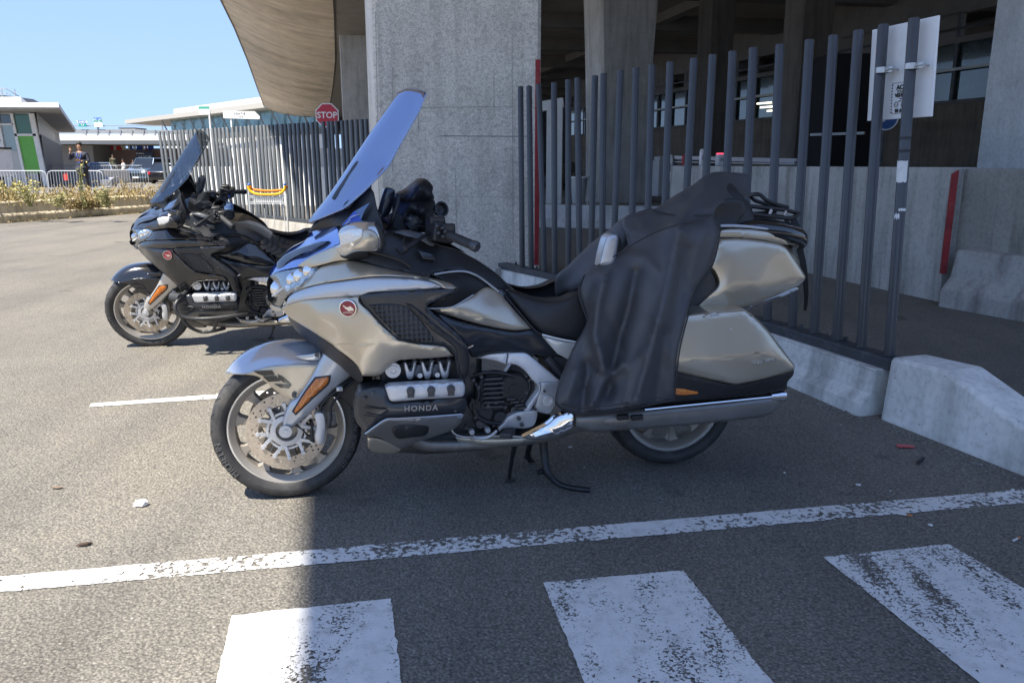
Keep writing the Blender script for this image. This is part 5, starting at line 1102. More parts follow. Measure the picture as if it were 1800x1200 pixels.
near = [(1097, 383, .16), (1147, 369, .12), (1183, 346, .10), (1217, 326, .08), (1243, 307, .06), (1267, 302, .04), (1300, 304, .03), (1316, 307, .03, 'c'), (1314, 322, .06), (1318, 337, .09), (1331, 341, .10, 'c'), (1300, 351, .18), (1268, 358, .25), (1255, 376, .29), (1262, 395, .32), (1263, 420, .335), (1250, 467, .35), (1221, 513, .38), (1207, 557, .45), (1193, 613, .485), (1186, 670, .485), (1185, 703, .475, 'c'), (1150, 710, .48), (1083, 721, .47), (1050, 724, .46), (1017, 727, .44), (990, 721, .43), (976, 708, .42), (983, 673, .40), (1007, 613, .355), (1026, 580, .34), (1032, 560, .33), (1022, 530, .31), (1017, 508, .30), (1027, 483, .29), (1050, 467, .28), (1086, 446, .27), (1105, 430, .25, 'c')]
ap = panel('apron_side', near, M_COVER, cv, inner=[(1193, 405, .36), (1160, 430, .33), (1110, 470, .36), (1130, 400, .24), (1220, 350, .18), (1150, 500, .42), (1100, 560, .41), (1060, 560, .38), (1180, 520, .43), (1040, 640, .40), (1120, 640, .46)], g=5, t=.006, er=.012, erp=5, both=False, relief=folds, smooth=80, lam=300)
farp = [(978, 521, .02), (978, 487, .02), (1000, 466, .04), (1037, 430, .06), (1067, 407, .09), (1097, 383, .13), (1150, 367, .10), (1165, 400, .17), (1130, 432, .2), (1095, 455, .2), (1060, 480, .19), (1030, 495, .16), (1012, 512, .12), (995, 513, .07)]
panel('apron_flap', farp, M_COVER, cv, g=6, t=.006, er=.03, erp=10, both=False, relief=lambda V, d: .02*np.sin((V[:, 0]*.8+V[:, 1]*.6)/11.), smooth=80)
M_SEAM = mat('seam_thread', (.025, .026, .03), .6)
for pts in ([(1147, 369, .135), (1165, 374, .19), (1190, 378, .25), (1225, 378, .29), (1252, 377, .30)], [(1050, 467, .288), (1085, 447, .30), (1120, 425, .32), (1160, 405, .345), (1200, 393, .365), (1240, 385, .33)]):
    P_ = spl([BL(*p) for p in pts], 5); mb = MB(); mb.tube(P_, .0028, 6); mk('seam', mb, M_SEAM, cv, smooth=60)
for pts in ([(1256, 377, .302), (1264, 396, .328), (1264, 420, .343), (1252, 467, .357), (1223, 513, .386), (1209, 557, .455), (1195, 613, .49), (1188, 670, .49), (1186, 703, .48)], [(1185, 703, .48), (1150, 710, .487), (1083, 721, .477), (1050, 724, .467), (1017, 727, .447), (990, 721, .437), (976, 708, .427)], [(1027, 483, .288), (1017, 508, .308), (1021, 530, .318), (1032, 560, .338), (1045, 600, .40), (1053, 632, .42), (1048, 655, .42)]):
    P_ = spl([BL(*p) for p in pts], 5); mb = MB(); mb.tube(P_, .0034, 8); mk('bound_edge', mb, M_SEAM, cv, smooth=60)
P_ = spl([BL(*p) for p in [(1184, 693, .492), (1150, 700, .50), (1083, 711, .492), (1050, 714, .482), (1017, 717, .462), (985, 710, .445)]], 5); mb = MB(); mb.tube(P_, .0022, 6); mk('seam', mb, M_SEAM, cv, smooth=60)
cva = [(1262, 380), (1265, 400), (1264, 420), (1252, 466), (1223, 512), (1209, 556), (1195, 612), (1188, 668), (1187, 703)]
# loose strap of the luggage rack
mb = MB(); P_ = [BL(1391, 380, .08), BL(1400, 400, .1), BL(1404, 430, .12), BL(1412, 465, .13), BL(1416, 500, .13), BL(1417, 525, .13), BL(1415, 546, .13)]
P_ = spl(P_, 4); rg = []
for i, p in enumerate(P_):
    t = i/len(P_); a = .3+1.4*t; wv = .017*(1-.25*t); s_ = Vector((math.cos(a), -math.sin(a), 0))*wv
    rg.append([p-s_, p+s_, p+s_+Vector((.002, .002, 0)), p-s_+Vector((.002, .002, 0))])
mb.rings(rg); st = mk('luggage_strap', mb, mat('webbing', (.03, .032, .036), .7, bump=.5, bs=600), None, smooth=60, label='loose black webbing strap hanging from the rear luggage rack', cat='strap'); st.location = FC; st.rotation_euler = (0, 0, BROT)
mb = MB(); P_ = spl([BL(1383, 385, .12), BL(1388, 410, .14), BL(1388, 430, .16)], 4)
mb.rings([[p+Vector((-.012, 0, 0)), p+Vector((.012, 0, 0)), p+Vector((.012, .003, 0)), p+Vector((-.012, .003, 0))] for p in P_]); st2 = mk('luggage_strap', mb, MATS['webbing'], None, smooth=60, label='short black strap end beside the top case lid', cat='strap'); st2.location = FC; st2.rotation_euler = (0, 0, BROT)
# pouch on the handlebar
pc = empty('pouch', FC, BROT, 'crumpled black waterproof pouch strapped on the dash of the sand motorcycle', 'bag')
M_BAG = mat('bag_nylon', (.016, .017, .020), .42, var=.15, vs=30, bump=.7, bs=45)
rl = lambda V, d: .014*np.sin(V[:, 0]/5.+V[:, 1]/9.)+.012*np.sin(V[:, 1]/6.5-V[:, 0]/11.)
panel('bag_body', [(699, 398, .06), (694, 374, .06), (699, 347, .05), (714, 349, .05), (735, 346, .05), (757, 349, .05), (765, 355, .05), (763, 372, .05), (758, 393, .06), (735, 397, .07), (715, 402, .07)], M_BAG, pc, inner=[(725, 368, .16), (745, 372, .15)], g=4, er=.05, erp=14, t=.16, both=False, relief=rl, smooth=60)
panel('bag_flap', [(697, 352, .05), (700, 341, .05), (713, 335, .05), (727, 324, .04), (742, 314, .03), (752, 317, .03), (761, 328, .03), (760, 338, .03), (763, 350, .04), (742, 358, .06), (720, 360, .06)], M_BAG, pc, inner=[(730, 342, .15), (745, 338, .13)], g=4, er=.04, erp=10, t=.13, both=False, relief=rl, smooth=60)
mb = MB(); mb.tube(spl([BL(701, 342, .15), BL(697, 362, .17), BL(690, 385, .18), BL(686, 398, .16)], 4), .009, 8); mk('bag_strap', mb, M_BAG, pc, smooth=60)
# water bottle and its cage on the black motorcycle
q = B2(403, 379, .26); bt = empty('water_bottle', q, 0, 'small clear plastic water bottle with blue cap on the black motorcycle handlebar', 'bottle')
mb = MB(); mb.revolve([(.001, 0), (.030, .001), (.033, .008), (.031, .03), (.033, .045), (.033, .09), (.028, .108), (.014, .124), (.013, .135)], (0, 0, 0), axis=(0, 0, 1), seg=24)
mk('bottle_body', mb, glassy('bottle_plastic', (.86, .92, .97), .15, .8, .03, .4), bt, smooth=60)
mb = MB(); mb.revolve([(.0325, .045), (.0337, .046), (.0337, .088), (.0325, .089)], (0, 0, 0), axis=(0, 0, 1), seg=24); mk('bottle_label', mb, mat('bottle_label', (.45, .62, .85), .4, var=.5, vs=40, c2=(.05, .15, .5)), bt)
mb = MB(); mb.cyl((0, 0, .133), (0, 0, .150), .015, seg=20); mk('bottle_cap', mb, mat('cap_blue', (.02, .10, .65), .35), bt, bevel=.002)
mb = MB(); mb.revolve([(.036, -.03), (.040, -.03), (.041, .035), (.037, .035)], q, axis=(0, 0, 1), seg=24, closed=True); mb.cyl(q+Vector((0, 0, -.03)), q+Vector((0, 0, -.02)), .037); mb.tube([q+Vector((0, 0, -.025)), B2(400, 392, .26), B2(392, 402, .24)], .008, 8); mk('cup_holder', mb, MB_BLK, None, smooth=40, label='black cup holder clamped to the handlebar under the water bottle', cat='holder')
# lumpy seat pad on the black motorcycle
sp_ = empty('seat_pad', BF, BR2, 'lumpy black air cushion on the seat of the black motorcycle', 'cushion'); M_PAD = mat('pad_rubber', (.05, .048, .046), .6, bump=.3, bs=200)
for i in range(6):
    for j in range(-2, 3):
        px = 467+i*9; q = B2(px, 421+i*4.6, .27); v = q-BF; lx = v.dot(Vector((math.cos(BR2), math.sin(BR2), 0)))
        mb = MB(); mb.sphere((lx, j*.061-.27, q.z+.010+j*.012), .031, 12, (1.0, 1, .9)); 
        mb.box((lx, j*.061-.27, q.z-.02+j*.012), (.056, .058, .03)); mk('air_cell', mb, M_PAD, sp_, smooth=50)
# ================================================================== luggage trolley
tp = At(476, 428, 12.9); tp.z = 0
tr = empty('luggage_trolley', tp, math.radians(-4), 'steel airport luggage trolley with yellow handle parked by the fence', 'trolley')
s_ = 1390/12.9; hw = .305; M_YEL = mat('yellow_handle', (.75, .42, .01), .4, var=.08); M_TROL = mat('bright_tube', (.68, .68, .66), .35, .5, var=.1, vs=30)
for sg in (-1, 1):
    mb = MB(); mb.tube(spl([Vector((sg*hw, .0, 1.05)), Vector((sg*hw, .0, .55)), Vector((sg*hw*.93, 0, .12)), Vector((sg*hw*.8, -.25, .10)), Vector((sg*hw*.55, -.75, .11))], 4), .014, 8); mk('side_tube', mb, M_TROL, tr)
    mb = MB(); mb.tube([(sg*hw*.80, .03, .95), (sg*hw*.80, .03, .2)], .008, 6); mk('inner_tube', mb, M_TROL, tr)
    mb = MB(); mb.tube([(sg*hw*.25, .03, .70), (sg*hw*.22, .03, .2)], .006, 6); mk('inner_tube', mb, M_TROL, tr)
    mb = MB(); mb.sphere((sg*(hw-.01), 0, 1.075), .026, 10, (1, 1, .9)); mk('handle_cap', mb, mat('cap_blue2', (.03, .15, .6), .4), tr)
    mb = MB(); mb.cyl((sg*hw*.92-.015, 0, .06), (sg*hw*.92+.015, 0, .06), .06, seg=20); mk('wheel', mb, MB_BLK2, tr, bevel=.004)
mb = MB(); mb.cyl((-.015, -.72, .05), (.015, -.72, .05), .05, seg=20); mk('wheel', mb, MB_BLK2, tr)
for k, (dz, dy, m_) in enumerate(((0, -.02, M_YEL), (.055, .06, mat('orange_bar', (.75, .22, .01), .4)))):
    mb = MB(); mb.tube(spl([Vector((-hw, dy, 1.06)), Vector((-hw*.92, dy, .985+dz*.4)), Vector((-hw*.6, dy, .93+dz)), Vector((0, dy, .92+dz)), Vector((hw*.6, dy, .93+dz)), Vector((hw*.92, dy, .985+dz*.4)), Vector((hw, dy, 1.06))], 4), .020, 10); mk('handle', mb, m_, tr)
mb = MB()
for z in (.90, .875, .80, .775): mb.bar((-hw, 0, z), (hw, 0, z), .012, .012)
for k in range(15): mb.bar((-hw*.8+k*hw*1.6/14, -.005, .77), (-hw*.8+k*hw*1.6/14, -.005, .90), .008, .008, up=(0, 1, 0))
mb.box((0, .01, .84), (hw*1.5, .012, .085)); mk('front_basket', mb, M_TROL, tr)
mb = MB(); mb.bar((-hw, 0, .25), (hw, 0, .25), .02, .02); mb.bar((-hw, 0, .20), (hw, 0, .20), .02, .02); mk('cross_bar', mb, M_TROL, tr)
mb = MB()
for k in range(7): mb.bar((-hw*.7+k*hw*.233, 0, .14), (-hw*.45+k*hw*.15, -.72, .14), .010, .010)
mb.bar((-hw*.5, -.72, .14), (hw*.5, -.72, .14), .03, .02); mk('load_rack', mb, M_TROL, tr)
apron = [At(372, 388, 19.0), At(640, 440, 11.5), At(640, 398, 15), At(420, 374, 18.4)]
sheet('pavement', [G(378, 393), G(505, 437), G(640, 442), G(650, 400), G(560, 400), G(425, 377)], .004, concrete('pavement_concrete', (.50, .48, .44), pits=True))
# ================================================================== stop sign, direction signs
c = At(575, 203, 26.5); rt = empty('stop_sign', (c.x, c.y, 0), 0, 'red octagonal stop sign rising behind the dark end of the pole fence', 'sign')
def octa(r, y): return [Vector((r*math.cos(math.pi/8+k*math.pi/4), y, c.z+r*math.sin(math.pi/8+k*math.pi/4))) for k in range(8)]
Rr = .405
mb = MB(); mb.prism(octa(Rr, 0), (0, .03, 0)); mk('sign_border', mb, M_WHITE, rt, smooth=0)
mb = MB(); mb.prism(octa(Rr*.91, -.004), (0, .003, 0)); mk('sign_face', mb, mat('stop_red', (.50, .012, .035), .35), rt, smooth=0)
mb = MB(); text_on(mb, 'STOP', .27, (0, -.008, c.z), (1, 0, 0), (0, 0, 1), ext=.002, bold=.006, space=1.0); mk('lettering', mb, M_WHITE, rt, smooth=0)
mb = MB(); mb.cyl((0, .06, 0), (0, .06, c.z+.2), .035); mk('post', mb, M_GREY, rt)
c = At(424, 202, 25); rt = empty('direction_sign', (c.x, c.y, 0), 0, 'white arrow shaped exit sign on a post above the fence', 'sign')
mb = MB(); w_ = .55; mb.prism([(-w_, 0, c.z-.10), (w_, 0, c.z-.13), (w_*1.02, 0, c.z-.05), (w_*.75, 0, c.z+.10), (-w_, 0, c.z+.12)], (0, .03, 0)); mk('sign_panel', mb, M_WHITE, rt, smooth=0)
mb = MB(); text_on(mb, 'SORTIE', .085, (-.05, -.005, c.z+.03), (1, 0, 0), (0, 0, 1), ext=.002, space=1.3); text_on(mb, '2A 2C', .05, (0, -.005, c.z-.06), (1, 0, 0), (0, 0, 1), ext=.002); mk('lettering', mb, M_BLACK, rt, smooth=0)
mb = MB(); mb.cyl((-.33, .05, 0), (-.33, .05, c.z), .03); mk('post', mb, M_WHITE, rt)
c = At(359, 195, 42); rt = empty('direction_sign', (c.x, c.y, 0), 0, 'small sign with a green strip on a white post left of the exit sign', 'sign')
mb = MB(); mb.box((0, 0, c.z-.05), (.56, .04, .28)); mk('sign_panel', mb, M_WHITE, rt); mb = MB(); mb.box((0, -.001, c.z+.15), (.54, .04, .12)); mk('sign_strip', mb, mat('sign_green', (.05, .35, .28), .4), rt)
mb = MB(); mb.cyl((.24, .04, 0), (.24, .04, c.z), .05); mk('post', mb, M_WHITE, rt)
# ================================================================== white panel on the last poles
a, b = rp[2], rp[3]; d = (b-a).normalized(); n_ = Vector((-d.y, d.x, 0))
if n_.y < 0: n_ = -n_
n_.z = 0; pp = a+n_*.055
cs = [OnPlane(x, y, pp, n_) for x, y in ((1533, 53), (1650, 27), (1637, 205), (1524, 213))]
rt = empty('sign_panel', (cs[3].x, cs[3].y, 0), 0, 'blank white back of a sign clamped behind the last two fence poles', 'sign'); o = Vector((cs[3].x, cs[3].y, 0))
mb = MB(); mb.prism([q-o for q in cs], n_*.012); pn = mk('panel', mb, M_WHITE, rt, smooth=0, bevel=.003)
u = (cs[2]-cs[3]).normalized(); up = (cs[0]-cs[3]).normalized()
def pp_(px, py, off=-.004): return OnPlane(px, py, pp+n_*off, n_)-o
mb = MB(); k0, k1, k2, k3 = pp_(1569, 147), pp_(1600, 143), pp_(1596, 198), pp_(1566, 200)
for e0, e1 in ((k0, k1), (k1, k2), (k2, k3), (k3, k0)):
    L_ = (e1-e0).length; m_ = int(L_/.016)
    for i in range(m_): mb.bar(e0.lerp(e1, (i+.1)/m_), e0.lerp(e1, (i+.6)/m_), .002, .006, up=n_)
for txt, sz, px, py in (('ACHAT', .034, 1590, 153), ('TOUS TYPES', .020, 1590, 160.5), ('VEHICULES', .028, 1590, 167), ('tous etats', .013, 1588, 173), ('meme accidentes', .011, 1588, 177), ('06 63 92 41', .026, 1588, 194)):
    text_on(mb, txt, sz, pp_(px, py), u, up, ext=.001, bold=.0012 if sz > .02 else 0)
for px in (1575, 1587, 1599): q = pp_(px, 184); mb.revolve([(.012, 0), (.015, 0), (.015, .001), (.012, .001)], q, axis=n_, seg=20, closed=True); mb.bar(q-u*.009, q+u*.009, .001, .005, up=n_)
mk('sticker_print', mb, M_BLACK, rt, smooth=0)
mb = MB(); mb.prism([pp_(1569, 147, -.001), pp_(1600, 143, -.001), pp_(1596, 198, -.001), pp_(1566, 200, -.001)], n_*.0008); mk('sticker', mb, mat('sticker_paper', (.72, .73, .74), .5), rt, smooth=0)
for (px, py) in ((1551, 124), (1603, 117)):
    q = OnPlane(px, py, a, n_)-o; mb = MB(); mb.revolve([(.034, -.016), (.037, -.016), (.037, .016), (.034, .016)], q, axis=(0, 0, 1), seg=28, closed=True); mb.box(q+u*.052+n_*.0, (.05, .008, .032), rz=math.atan2(u.y, u.x)); mb.cyl(q+u*.06-n_*.02, q+u*.06+n_*.06, .004, seg=8); mb.bar(q+u*.03-n_*.012, q+u*.075-n_*.012, .006, .006); mk('clamp', mb, M_GALV, rt, bevel=.001)
# poster and tape on the last pole
pt, pb = OnPlane(1607, 32, a, n_), OnPlane(1563, 622, a, n_); pb.z = RZ
def polept(t): return pt.lerp(pb, t)
ax = (pt-pb).normalized(); vdir = (Vector((0, 0, 1.4))-polept(.45)); vdir = (vdir-ax*vdir.dot(ax)).normalized(); sd = ax.cross(vdir)
def wrap(name, t0, t1, a0, a1, m, label, cat, r=.0318, jag=0):
    mb = MB(); n1 = 14; rg = []
    for i in range(n1+1):
        aa = a0+(a1-a0)*i/n1; dr = vdir*math.cos(aa)+sd*math.sin(aa); j0 = random.uniform(-jag, jag); j1 = random.uniform(-jag, jag)
        p, q = polept(t0+j0), polept(t1+j1); rg.append([p+dr*r, q+dr*r, q+dr*(r+.0006), p+dr*(r+.0006)])
    mb.rings(rg); return mk(name, mb, m, None, smooth=50, label=label, cat=cat)
M_PAP = mat('weathered_paper', (.70, .71, .70), .7, var=.1, dirt=(.35, .42, .42), ds=14)
po = wrap('poster', .405, .468, -1.25, .75, M_PAP, 'torn white paper notice stuck on the last fence pole', 'poster', jag=.002)
wrap('tape_band', .372, .380, -3.14, 3.14, MB_BLK2, 'lower band of black tape around the last fence pole', 'tape', r=.0322)
wrap('tape_band', .335, .342, -3.14, 3.14, MB_BLK2, 'upper band of black tape around the last fence pole', 'tape', r=.0322)
wrap('tape_scrap', .546, .553, -.2, 1.2, M_WHITE, 'thin scrap of white tape low on the last fence pole', 'tape', jag=.002)
wrap('tape_scrap', .562, .575, -.9, .0, M_WHITE, 'torn flake of white tape lowest on the last fence pole', 'tape', jag=.004)
# ================================================================== people
M_SKIN = mat('skin', (.36, .20, .13), .55); M_HAIR = mat('dark_hair', (.02, .016, .013), .6)
def person(loc, rz, pose, top, trousers, label, detail=True, group=None, h=1.78, hairm=None):
    """one skinned body; clothing and hair are separate close-fitting parts"""
    rt = empty('person', loc, rz, label, 'person', group)
    def skin(name, pts, edges, rad, m, sub=2, par=rt):
        me = bpy.data.meshes.new(name); me.from_pydata(pts, edges, []); me.update()
        o = bpy.data.objects.new(name, me); COL.objects.link(o); o.parent = par
        o.modifiers.new('skin', 'SKIN'); sv = me.skin_vertices[0].data
        for i, r in enumerate(rad): sv[i].radius = (r, r*.8 if i and name == 'body' and i < 5 else r)
        sv[0].use_root = True
        q = o.modifiers.new('s', 'SUBSURF'); q.levels = q.render_levels = sub; me.materials.append(m); o.modifiers['skin'].use_smooth_shade = True
        return o
    k = h/1.78
    V = lambda *a: tuple(x*k for x in a)
    ls, le, lh = pose['l']; rs_, re, rh = pose['r']; lf, rf = pose.get('feet', ((.10, .0), (-.10, .0)))
    pts = [V(0, 0, .95), V(0, 0, 1.10), V(0, 0, 1.28), V(0, -.01, 1.42), V(0, -.02, 1.50), V(0, -.03, 1.58), V(0, -.04, 1.66), V(0, -.035, 1.74),
           V(*ls), V(*le), V(*lh), V(*rs_), V(*re), V(*rh), V(.09, 0, .90), V(.10, -.01, .50), V(lf[0], lf[1], .08), V(-.09, 0, .90), V(-.10, -.01, .50), V(rf[0], rf[1], .08), V(lf[0], lf[1]-.13, .04), V(rf[0], rf[1]-.13, .04)]
    ed = [(0, 1), (1, 2), (2, 3), (3, 4), (4, 5), (5, 6), (6, 7), (3, 8), (8, 9), (9, 10), (3, 11), (11, 12), (12, 13), (0, 14), (14, 15), (15, 16), (0, 17), (17, 18), (18, 19), (16, 20), (19, 21)]
    R_ = [.15, .145, .165, .12, .055, .075, .095, .06, .058, .045, .030, .058, .045, .030, .095, .062, .045, .095, .062, .045, .035, .035]
    skin('body', pts, ed, [r*k*.92 for r in R_], M_SKIN)
    skin('jacket', [pts[i] for i in (1, 0, 2, 3)]+[tuple(np.array(pts[3])*.5+np.array(pts[4])*.5)]+[pts[8], pts[9], tuple(np.array(pts[9])*.15+np.array(pts[10])*.85), pts[11], pts[12], tuple(np.array(pts[12])*.15+np.array(pts[13])*.85)], [(0, 1), (0, 2), (2, 3), (3, 4), (3, 5), (5, 6), (6, 7), (3, 8), (8, 9), (9, 10)], [r*k for r in (.165, .165, .185, .14, .075, .078, .060, .045, .078, .060, .045)], top)
    skin('trousers', [pts[0], pts[14], pts[15], (pts[16][0], pts[16][1], .12*k), pts[17], pts[18], (pts[19][0], pts[19][1], .12*k)], [(0, 1), (1, 2), (2, 3), (0, 4), (4, 5), (5, 6)], [r*k for r in (.155, .115, .082, .07, .115, .082, .07)], trousers)
    for f in (16, 19):
        mb = MB(); p = Vector(pts[f]); mb.sphere((p.x, p.y-.06, .05), .06, 12, (.75, 2.0, .75)); mk('shoe', mb, MB_BLK2, rt, smooth=60)
    hc = Vector(V(0, -.045, 1.69)); mb = MB(); mb.sphere(hc+Vector((0, .018, .028)), .098*k, 16, (.92, 1.02, 1.02)); v2 = []
    for v in mb.v: v2.append((v[0], v[1] if v[1] > hc.y-.055 or v[2] > hc.z+.055 else hc.y-.045, max(v[2], hc.z-.02 if v[1] < hc.y else hc.z-.06)))
    mb.v = v2; mk('hair', mb, hairm or M_HAIR, rt, smooth=60)
    if detail:
        face = rt
        mb = MB(); mb.sphere(hc+Vector((0, -.098, -.02)), .015, 8, (.7, 1, 1.3)); mk('nose', mb, M_SKIN, face, smooth=60)
        for sx in (-1, 1): mb = MB(); mb.sphere(hc+Vector((sx*.032, -.085, .005)), .009, 8, (1.3, .6, .7)); mk('eye', mb, M_BLACK, face, smooth=60); mb = MB(); mb.sphere(hc+Vector((sx*.09, -.0, -.01)), .02, 8, (.4, .8, 1.3)); mk('ear', mb, M_SKIN, face, smooth=60)
        mb = MB(); mb.sphere(hc+Vector((0, -.088, -.052)), .018, 8, (1.2, .4, .35)); mk('mouth', mb, mat('lips', (.25, .09, .08), .5), face, smooth=60)
        for hnd, dv in ((10, pose.get('ld', (0, -1, .2))), (13, pose.get('rd', (0, 0, 1)))):
            p = Vector(pts[hnd]); d = Vector(dv).normalized(); s_ = d.cross(Vector((.3, .9, .2))).normalized(); nrm = d.cross(s_)
            hp = [p, p+d*.05, p+d*.085]; fe = [(0, 1), (1, 2)]; fr = [.026, .034, .030]
            for i, (off, ln) in enumerate(((-.030, .06), (-.010, .072), (.010, .068), (.028, .05))):
                a_ = len(hp); hp += [p+d*.095+s_*off, p+d*(.095+ln*.55)+s_*off*1.1+nrm*.012, p+d*(.095+ln*.8)+s_*off*1.1+nrm*.035]; fe += [(2, a_), (a_, a_+1), (a_+1, a_+2)]; fr += [.0105, .0095, .008]
            a_ = len(hp); hp += [p+d*.05+s_*-.042, p+d*.09+s_*-.058+nrm*.02]; fe += [(1, a_), (a_, a_+1)]; fr += [.012, .010]
            skin('hand', [tuple(v) for v in hp], fe, fr, M_SKIN, 1)
    return rt
M_NAVY = mat('navy_tracksuit', (.022, .026, .045), .75, var=.15, vs=30); M_NAVY2 = mat('navy_trousers', (.025, .028, .042), .8, var=.15, vs=30)
pd = 27.6; q = At(149, 336, pd); zf = .30
pr = person((q.x, q.y, zf), math.radians(8), {'l': (.19, -.01, 1.41), 'le': 0, 'r': (-.19, -.01, 1.41)} if False else {'l': ((.19, -.01, 1.41), (.27, -.07, 1.16), (.08, -.26, 1.18)), 'r': ((-.19, -.01, 1.41), (-.33, -.10, 1.22), (-.26, -.16, 1.48)), 'ld': (-1, -.3, .2), 'rd': (.1, 0, 1), 'feet': ((.13, .02), (-.08, -.06))}, M_NAVY, M_NAVY2, 'person in a dark navy tracksuit standing behind the kerb with one hand raised', h=1.80)
mb = MB(); mb.tube(spl([Vector((-.07, -.13, 1.47)), Vector((-.05, -.17, 1.33)), Vector((0, -.19, 1.22)), Vector((.05, -.17, 1.33)), Vector((.07, -.13, 1.47))], 5), .008, 6); mb.box((0, -.20, 1.18), (.07, .01, .09)); mk('lanyard', mb, mat('lanyard_blue', (.05, .15, .6), .5), pr)
mb = MB(); mb.box((.0, -.28, 1.22), (.07, .012, .14), rot=Matrix.Rotation(.6, 3, 'X')); ph = mk('mobile_phone', mb, MB_BLK, None, label='mobile phone in the lower hand of the person in the navy tracksuit', cat='phone', bevel=.003); ph.location = (q.x, q.y, zf); ph.rotation_euler = (0, 0, math.radians(8))
mb = MB(); mb.box((-.30, -.10, .0), (.17, .08, .28)); mb.tube([(-.35, -.1, .14), (-.33, -.1, .24), (-.27, -.1, .24), (-.25, -.1, .14)], .006, 6); bg_ = mk('red_bag', mb, mat('bag_red', (.55, .05, .03), .6), None, bevel=.02, label='small orange red bag hooked on the barrier beside the standing person', cat='bag'); bg_.location = (At(127, 300, 36).x+.1, 35.9, .82)
for px, yt, yb, D, tp_, lb, hh in ((200, 272, 298, 72, mat('olive_jacket', (.10, .10, .06), .8), 'person in an olive jacket far off by the brown wall', None), (218, 280, 298, 66, mat('white_shirt', (.6, .6, .6), .8), 'person in a white top leaning over far off before the brown wall', None), (235, 281, 298, 74, M_NAVY, 'person in dark clothes far off beside the parked van', None)):
    c = At(px, yb, D); z_ = c.z; top = At(px, yt, D).z
    person((c.x, c.y, max(0, top-1.72)), random.uniform(-1, 1), {'l': ((.19, 0, 1.41), (.24, 0, 1.15), (.20, -.1, .92)), 'r': ((-.19, 0, 1.41), (-.24, 0, 1.15), (-.2, -.12, .95))}, tp_, M_NAVY2, lb, detail=False, h=1.72)
# ================================================================== vehicles
def car(name, loc, rz, col, L_, H_, W_, label, cat, van=False, group='vehicles parked far off'):
    rt = empty(name, loc, rz, label, cat, group); pm = mat('paint_'+name+'_%d' % int(col[0]*1000), col, .25, .2, coat=1, var=.05)
    z0, zb, zs = .28, H_*.52, H_*.60
    sect = [(-L_/2, .5, .62, .80), (-L_/2+.05, .30, H_*.50, .92), (-L_/2+.5, .24, H_*.56, 1), (-L_*.22, .22, H_*.60, 1), (0, .22, H_*.61, 1), (L_*.25, .22, H_*.62, 1), (L_/2-.15, .26, H_*.62, .98), (L_/2, .45, H_*.55, .88)]
    mb = MB(); rg = []
    for x, zl, zt, wf in sect:
        w2 = W_/2*wf; rg.append([Vector(p) for p in ((x, -w2*.9, zl), (x, w2*.9, zl), (x, w2, zl+.12), (x, w2, zt-.12), (x, w2*.92, zt), (x, -w2*.92, zt), (x, -w2, zt-.12), (x, -w2, zl+.12))])
    mb.rings(rg); mk('body', mb, pm, rt, smooth=35, bevel=.02)
    xa, xb, xc, xd = (-L_*.30, -L_*.16, L_*.44, L_*.48) if van else (-L_*.24, -L_*.07, L_*.28, L_*.44)
    mb = MB(); w1, w2 = W_/2*.90, W_/2*.74
    rg = [[Vector((xa, s*w1, zb+.06)), Vector((xb, s*w2, H_-.05)), Vector((xc, s*w2, H_-.05)), Vector((xd, s*w1, zb+.08))] for s in (-1, 1)]
    mb.rings(rg); mk('window', mb, MB_WIN if False else mat('car_window', (.02, .025, .03), .08, .3, coat=1), rt, smooth=0, bevel=.02)
    mb = MB(); mb.box(((xb+xc)/2, 0, H_-.03), (xc-xb+.06, W_*.74, .06)); mk('roof', mb, pm, rt, bevel=.03)
    for s in (-1, 1):
        for a, b in (((xa, zb), (xb, H_-.04)), (((xb+xc)/2, zb), ((xb+xc)/2, H_-.04)), ((xd, zb), (xc, H_-.04))):
            mb = MB(); mb.bar((a[0], s*(w1+.004), a[1]), (b[0], s*(w2+.004), b[1]), .05, .07); mk('pillar', mb, pm, rt)
        for x in (-L_*.31, L_*.30):
            mb = MB(); mb.cyl((x, s*(W_/2-.2), .33), (x, s*(W_/2+.01), .33), .33, seg=28); wl = mk('wheel', mb, MB_RUB, rt, bevel=.02); mb = MB(); mb.revolve([(.02, s*.015), (.20, s*.012), (.215, s*.02), (.02, s*.022)], (x, s*W_/2, .33), seg=20, closed=True); mk('rim', mb, MB_RIML, wl)
        mb = MB(); mb.box((-L_/2+.05, s*W_*.34, H_*.42), (.12, .34, .14)); mk('headlight', mb, MB_LENS if False else mat('lamp_white', (.8, .8, .82), .15, coat=1), rt, bevel=.03)
        mb = MB(); mb.box((L_/2-.03, s*W_*.40, H_*.50), (.08, .22, .20)); mk('tail_light', mb, mat('tail_red', (.5, .01, .02), .2, coat=1), rt, bevel=.02)
        mb = MB(); mb.box((xa+.15, s*(W_/2+.08), zb+.12), (.10, .16, .12)); mk('wing_mirror', mb, pm, rt, bevel=.03)
    mb = MB(); mb.box((-L_/2+.02, 0, H_*.34), (.05, W_*.5, .12)); mk('grille', mb, MB_BLK, rt); mb = MB(); mb.box((-L_/2-.0, 0, .38), (.03, .5, .11)); mk('number_plate', mb, M_WHITE, rt)
    return rt
def gpos(px, D, z=0.): v = At(px, 300, D); return (v.x, v.y, z)
car('parked_car', gpos(176, 62), math.radians(118), (.30, .38, .48), 4.3, 1.5, 1.8, 'pale blue silver car parked behind the standing person', 'car')
car('parked_van', gpos(266, 64), math.radians(85), (.10, .16, .24), 4.7, 1.85, 1.9, 'dark blue van facing us before the brown wall and navy sign', 'van', van=True)
car('parked_car', gpos(300, 60), math.radians(-88), (.015, .015, .02), 4.4, 1.5, 1.8, 'black car with red tail light seen past the end of the pole fence', 'car')
